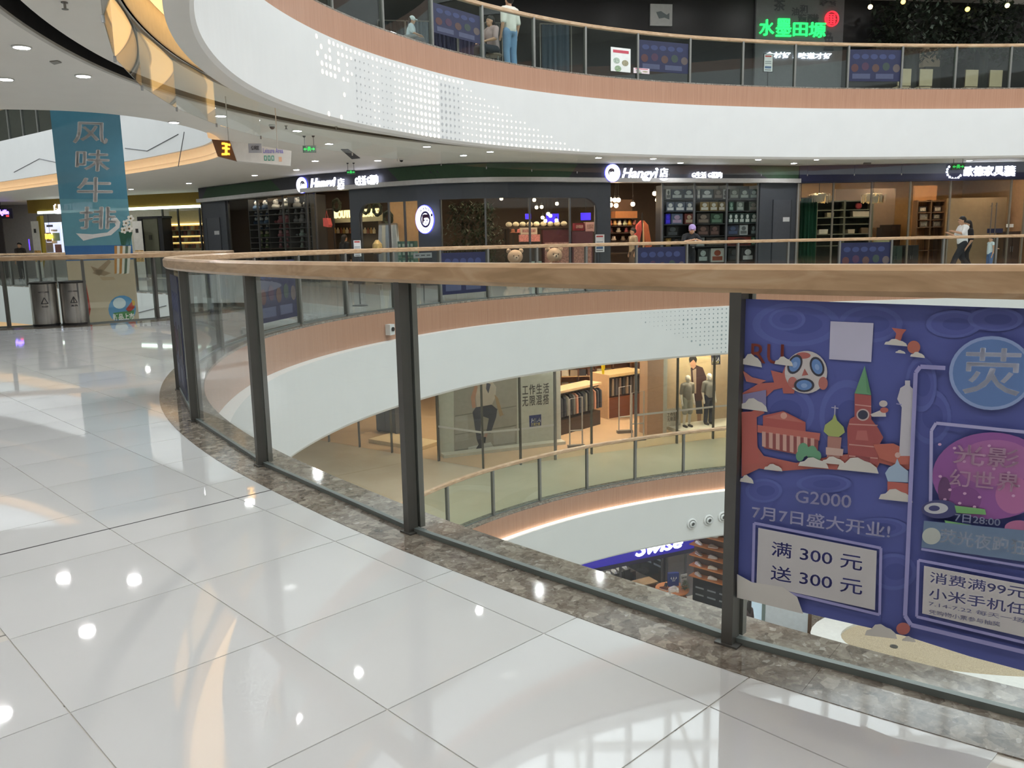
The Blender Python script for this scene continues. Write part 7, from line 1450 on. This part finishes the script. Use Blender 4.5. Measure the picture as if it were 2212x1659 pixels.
def shoe(p, rz, col, label, grp, sc=1.0):
    R = thing('sports_shoe', label, 'shoe', p, grp); M = Matrix.Translation(p) @ Matrix.Rotation(rz, 4, 'Z') @ Matrix.Scale(sc, 4)
    prof = [(-.13, .035, .05), (-.06, .042, .085), (.0, .045, .075), (.08, .048, .045), (.14, .03, .03)]; mb = MB(); V0 = []
    for x, w, h in prof: V0 += [M @ Vector(q) for q in ((x, -w, .02), (x, w, .02), (x, w * .7, .02 + h), (x, -w * .7, .02 + h))]
    mb.add(V0, [(4 * i + j, 4 * i + (j + 1) % 4, 4 * i + 4 + (j + 1) % 4, 4 * i + 4 + j) for i in range(4) for j in range(4)] + [(3, 2, 1, 0), (16, 17, 18, 19)]); mb.build('upper', mat(col, .6), R)
    mb = MB(); V0 = []
    for x, w in ((-.14, .04), (-.05, .045), (.08, .05), (.15, .03)): V0 += [M @ Vector(q) for q in ((x, -w, 0), (x, w, 0), (x, w, .022), (x, -w, .022))]
    mb.add(V0, [(4 * i + j, 4 * i + (j + 1) % 4, 4 * i + 4 + (j + 1) % 4, 4 * i + 4 + j) for i in range(3) for j in range(4)] + [(3, 2, 1, 0), (12, 13, 14, 15)]); mb.build('sole', mat('e4e0d8', .6), R)
# shoe wall at the right: slanting orange boards
def shoe_wall(fr, u0, u1, zl, n, lab, blab):
    R = thing('shoe_rack', lab, 'shoe rack', fr((u0 + u1) / 2, L1, -.2)); mb = MB(); fr.box(mb, u0, u1, L1, L1 + 3.2, -.08, -.04); mb.build('back_panel', mat('5a4030', .6), R)
    mb = MB(); fr.box(mb, u0, u1, L1 + .25, L1 + 1.0, -.04, .0); mb.build('chalk_board', mat('22262c', .6), R)
    for k in range(8): mb = MB(); fr.box(mb, u0 + .1 + (u1 - u0 - .3) * (k % 4) / 4, u0 + .1 + (u1 - u0 - .3) * ((k % 4) + .7) / 4, L1 + (.45 if k < 4 else .68), L1 + (.5 if k < 4 else .73), 0, .004); mb.build('printed_line', mat('9aa0a4', .6), R)
    for r_ in range(n):
        z = zl + r_ * .34; mb = MB(); fr.box(mb, u0, u1, z - .03, z, -.04, .26); mb.build('shelf_board', mat('c27a44', .5), R)
        m_ = max(2, int((u1 - u0) / .42))
        for k in range(m_):
            u = u0 + (u1 - u0) * (k + .5) / m_; c, nm = (('ded6c4', 'cream'), ('c8c4bc', 'pale grey'), ('8a7a6a', 'taupe'), ('efeae0', 'white'))[(k * 3 + r_) % 4]; shoe(fr(u, z + .001, .11), fr.rz + (.3 if k % 2 else -.4), c, '%s sports shoe on the %s board up of the %s' % (nm, ('lowest', 'second', 'third', 'fourth', 'fifth')[r_], blab), 'sports shoes on the ' + blab)
pa = f(f.u(1486, 1230), 0, -.2); pb = f(f.u(1640, 1230), 0, 1.2); pa, pb = at_z(1496, 1292, L1 + .3), at_z(1620, 1330, L1 + .3)
FW = Frame(pa.xy, pb.xy); shoe_wall(FW, 0, FW.len, L1 + 1.15, 5, 'orange-boarded shoe wall at the right of the sports shoe shop', 'orange-boarded shoe wall')
pa, pb = at_z(1350, 1205, L1 + .3), at_z(1436, 1246, L1 + .3); FW2 = Frame(pa.xy, pb.xy); R = thing('lettered_board', 'long black lettered board along the left wall of the sports shoe shop', 'board', FW2(FW2.len / 2, L1)); mb = MB(); FW2.box(mb, 0, FW2.len, L1, L1 + 1.25, -.1, 0); mb.build('board', mat('1f2430', .6), R); mb = MB(); FW2.box(mb, 0, FW2.len, L1 + 1.25, L1 + 2.2, -.1, -.02); mb.build('orange_top', mat('c07a4c', .6), R)
for k in range(12): mb = MB(); u = .1 + FW2.len * (k % 4) / 4.4; z = L1 + .55 + .22 * (k // 4); FW2.box(mb, u, u + FW2.len * .17, z, z + .07, 0, .004); mb.build('printed_line', mat('8a94a4', .6), R)
# round table
p = at_z(1452, 1272, L1 + .7); R = thing('round_table', 'round orange wooden table of shoes in the sports shoe shop', 'table', (p.x, p.y, L1)); p = Vector((p.x, p.y, L1)); mb = MB(); mb.lathe([(.5, .66), (.52, .68), (.52, .72), (.5, .73)], p, 28); mb.build('table_top', mat('c87c48', .5), R); mb = MB(); mb.lathe([(.46, .38), (.46, .42)], p, 24); mb.build('lower_board', mat('8a5a38', .5), R)
for k in range(4): w = k * PI / 2 + .4; mb = MB(); mb.tube([p + Vector((.4 * math.cos(w), .4 * math.sin(w), .66)), p + Vector((.45 * math.cos(w), .45 * math.sin(w), 0))], .02, 6); mb.build('leg', M_DARK, R)
for k, (dx, dy, c, nm) in enumerate(((-.05, -.3, 'efeae0', 'white'), (.12, -.22, 'e8e2d4', 'cream'), (-.28, -.1, '6a3a2a', 'brown'), (.0, -.1, 'f0ece4', 'ivory'), (-.18, .12, '2a2a2c', 'black'))): shoe(p + Vector((dx, dy, .731)), .4 + k, c, nm + ' sports shoe on the round orange table', 'shoes on the round table')
f4 = Frame((p.x - .1, p.y + .1), (p.x + .25, p.y + .15)); mb = MB(); f4.box(mb, 0, .34, L1 + .731, L1 + 1.16, -.1, 0); R = tag(mb.build('blue_box', mat('27408c', .5)), 'blue box with a white leaf emblem on the round orange table', 'box'); mb = MB()
for a in (-.06, 0, .06): mb.prism([(.17 + a * .4, L1 + .93), (.17 + a * 1.4 - .02, L1 + .99), (.17 + a * 1.2, L1 + 1.05), (.17 + a * 1.4 + .02, L1 + .99)], f4, .001, .004)
for z in (.9, .915): f4.box(mb, .12, .22, L1 + z, L1 + z + .008, .001, .004)
mb.build('emblem', mat('e8eaf0', .5), R)
foliage('potted_plant', 'small leafy potted plant on the round orange table', (p.x + .36, p.y - .12, L1 + .731), .3, .1, 120, '5a6448', None, .08, False, .1)
mb = MB(); f5 = Frame((p.x + .3, p.y + .12), (p.x + .5, p.y + .2)); f5.box(mb, 0, .22, L1 + .731, L1 + 1.1, -.03, 0); o = tag(mb.build('white_card', mat('d8d8d4', .5)), 'white lettered card on the round orange table', 'card'); text_on(f5, 'Superstar', (.01, L1 + .95, .21, L1 + 1.05), .001, M_BLACK, 'lettering', o, .003, px=False)
p = at_z(1392, 1256, L1 + .45); mb = MB(); mb.box((p.x, p.y, L1 + .43), (.75, .5, .05), .5); R = thing('brown_bench', 'low tan bench on the dark carpet of the sports shoe shop', 'bench', (p.x, p.y, L1)); mb.build('seat', mat('a88a68', .6), R); mb = MB(); mb.box((p.x, p.y, L1 + .2), (.65, .42, .4), .5); mb.build('base', mat('7a4a34', .6), R)
p = at_z(1352, 1238, L1 + .5); mb = MB(); mb.box((p.x, p.y, L1 + .3), (.5, .45, .6), .5); R = thing('dark_ottoman', 'black ottoman beside the low tan bench', 'ottoman', (p.x, p.y, L1)); mb.build('body', mat('1c1c22', .7), R); mb = MB(); mb.box((p.x - .05, p.y, L1 + .61), (.25, .1, .02), .4); mb.build('white_tag', mat('dcdcdc', .5), R)
pa, pb = at_z(1316, 1246, L1 + 1.0), at_z(1362, 1228, L1 + 1.0); fq = Frame(pa.xy, pb.xy); R = thing('shoe_ledge', 'dark ledge of white shoes behind the left glass of the sports shoe shop', 'shelf', fq(fq.len / 2, L1)); mb = MB(); fq.box(mb, 0, fq.len, L1, L1 + 1.0, -.3, 0); mb.build('ledge', mat('23262a', .6), R)
for k in range(4): shoe(fq(fq.len * (k + .5) / 4, L1 + 1.001, -.15), fq.rz + 1.2, 'f0f0ee', 'white sports shoe on the dark ledge behind the left glass', 'white shoes on the dark ledge')
pq = at_z(1510, 1310, L1 + .6); R = thing('shoe_plinth', 'striped white and black plinth of shoes below the shoe wall', 'plinth', (pq.x, pq.y, L1)); mb = MB(); mb.box((pq.x, pq.y, L1 + .3), (.3, .3, .6), .4); mb.build('body', mat('e0e0dc', .5), R)
for k in range(4): mb = MB(); mb.box((pq.x - .1 + k * .07, pq.y - .16, L1 + .28), (.03, .03, .5), .4); mb.build('stripe', M_DARK, R)
pq = at_z(1556, 1330, L1 + .45); R = thing('display_table', 'low orange display table of shoes below the shoe wall', 'table', (pq.x, pq.y, L1)); mb = MB(); mb.box((pq.x, pq.y, L1 + .42), (.9, .6, .05), .4); mb.build('table_top', mat('b8683c', .5), R)
for a in (-1, 1):
    for b in (-1, 1): mb = MB(); mb.box((pq.x + a * .32, pq.y + b * .18, L1 + .2), (.05, .05, .4), .4); mb.build('leg', M_DARK, R)
for k in range(4): shoe(Vector((pq.x - .3 + k * .2, pq.y - .1 + .12 * (k % 2), L1 + .446)), .6 + k * .5, ('4a4a5a', 'e8e4dc', '6a6a4a', '3a3a40')[k], ('slate', 'white', 'olive', 'charcoal')[k] + ' sports shoe on the low orange display table', 'shoes on the low display table')
# ================================================================ GROUND STOREY HALL
R = thing('white_kiosk', 'white kiosk with a pale blue screen on the ground storey', 'kiosk', at_z(1690, 1388, L1)); pa, pb = at_z(1652, 1358, L1), at_z(1752, 1372, L1); fk = Frame(pa.xy, pb.xy); mb = MB(); fk.box(mb, 0, fk.len * .92, L1, L1 + 1.3, -.5, 0); mb.build('body', mat('dfe6ea', .5), R); mb = MB(); fk.box(mb, fk.len * .92, fk.len, L1, L1 + 1.5, -.5, .02); mb.build('side_post', mat('6a5444', .5), R); mb = MB(); fk.box(mb, -.7, -.08, L1 + .1, L1 + 1.6, -.3, -.2); mb.build('screen', mat('c8dcea', .5, emit=.4), R); mb = MB(); fk.box(mb, -.1, 0, L1, L1 + 1.7, -.4, .02); mb.build('frame', mat('7c8c88', .5), R)
p = at_z(1612, 1350, L1 + .9); person('dark-haired shopper on the ground storey beside the white kiosk', (p.x, p.y, L1), 2.2, 1.6, None, shirt='3a2c2c', trousers='2a2a2e', hair='long')
# planter island: white lip round a bed of gravel
ctr = at_z(2150, 1392, L1 + .45); R = thing('planter_island', 'white-lipped curved island filled with sandy gravel on the ground storey', 'planter', (ctr.x, ctr.y, L1)); n = 48; aN = -.12
def E_(rx, ry, z): return [Vector((ctr.x + rx * math.cos(2 * PI * k / n) * math.cos(aN) - ry * math.sin(2 * PI * k / n) * math.sin(aN), ctr.y + rx * math.cos(2 * PI * k / n) * math.sin(aN) + ry * math.sin(2 * PI * k / n) * math.cos(aN), z)) for k in range(n)]
def shell(loops, nm, m, cap=False):
    mb = MB(); V0 = [p for l in loops for p in l]; fs = [(i * n + k, i * n + (k + 1) % n, (i + 1) * n + (k + 1) % n, (i + 1) * n + k) for i in range(len(loops) - 1) for k in range(n)]
    if cap: fs.append(tuple((len(loops) - 1) * n + k for k in range(n)))
    mb.add(V0, fs); return mb.build(nm, m, R)
shell([E_(4.7, 2.5, L1), E_(4.8, 2.6, L1 + .45), E_(4.0, 1.75, L1 + .47), E_(4.0, 1.75, L1 + .38)], 'lip', mat('e6e6e0', .3)); shell([E_(4.02, 1.77, L1 + .4), E_(2, .9, L1 + .43), E_(.2, .1, L1 + .44)], 'gravel_bed', mat('b5a68c', .9, var=.25, scale=45), True)
mb = MB(); q = at_z(1931, 1397, L1 + .42); mb.lathe([(.1, 0), (.1, .03), (.05, .04)], (q.x, q.y, L1 + .41), 16); tag(mb.build('bed_lamp', mat('4a4a46', .4)), 'small dark ground lamp set in the sandy gravel', 'lamp')
mb = MB(); mb.add([(p.x, p.y, L1 + .004) for p in E_(6.4, 4.2, 0)], [tuple(range(n))]); struct(mb.build('floor', M_GRANITE))
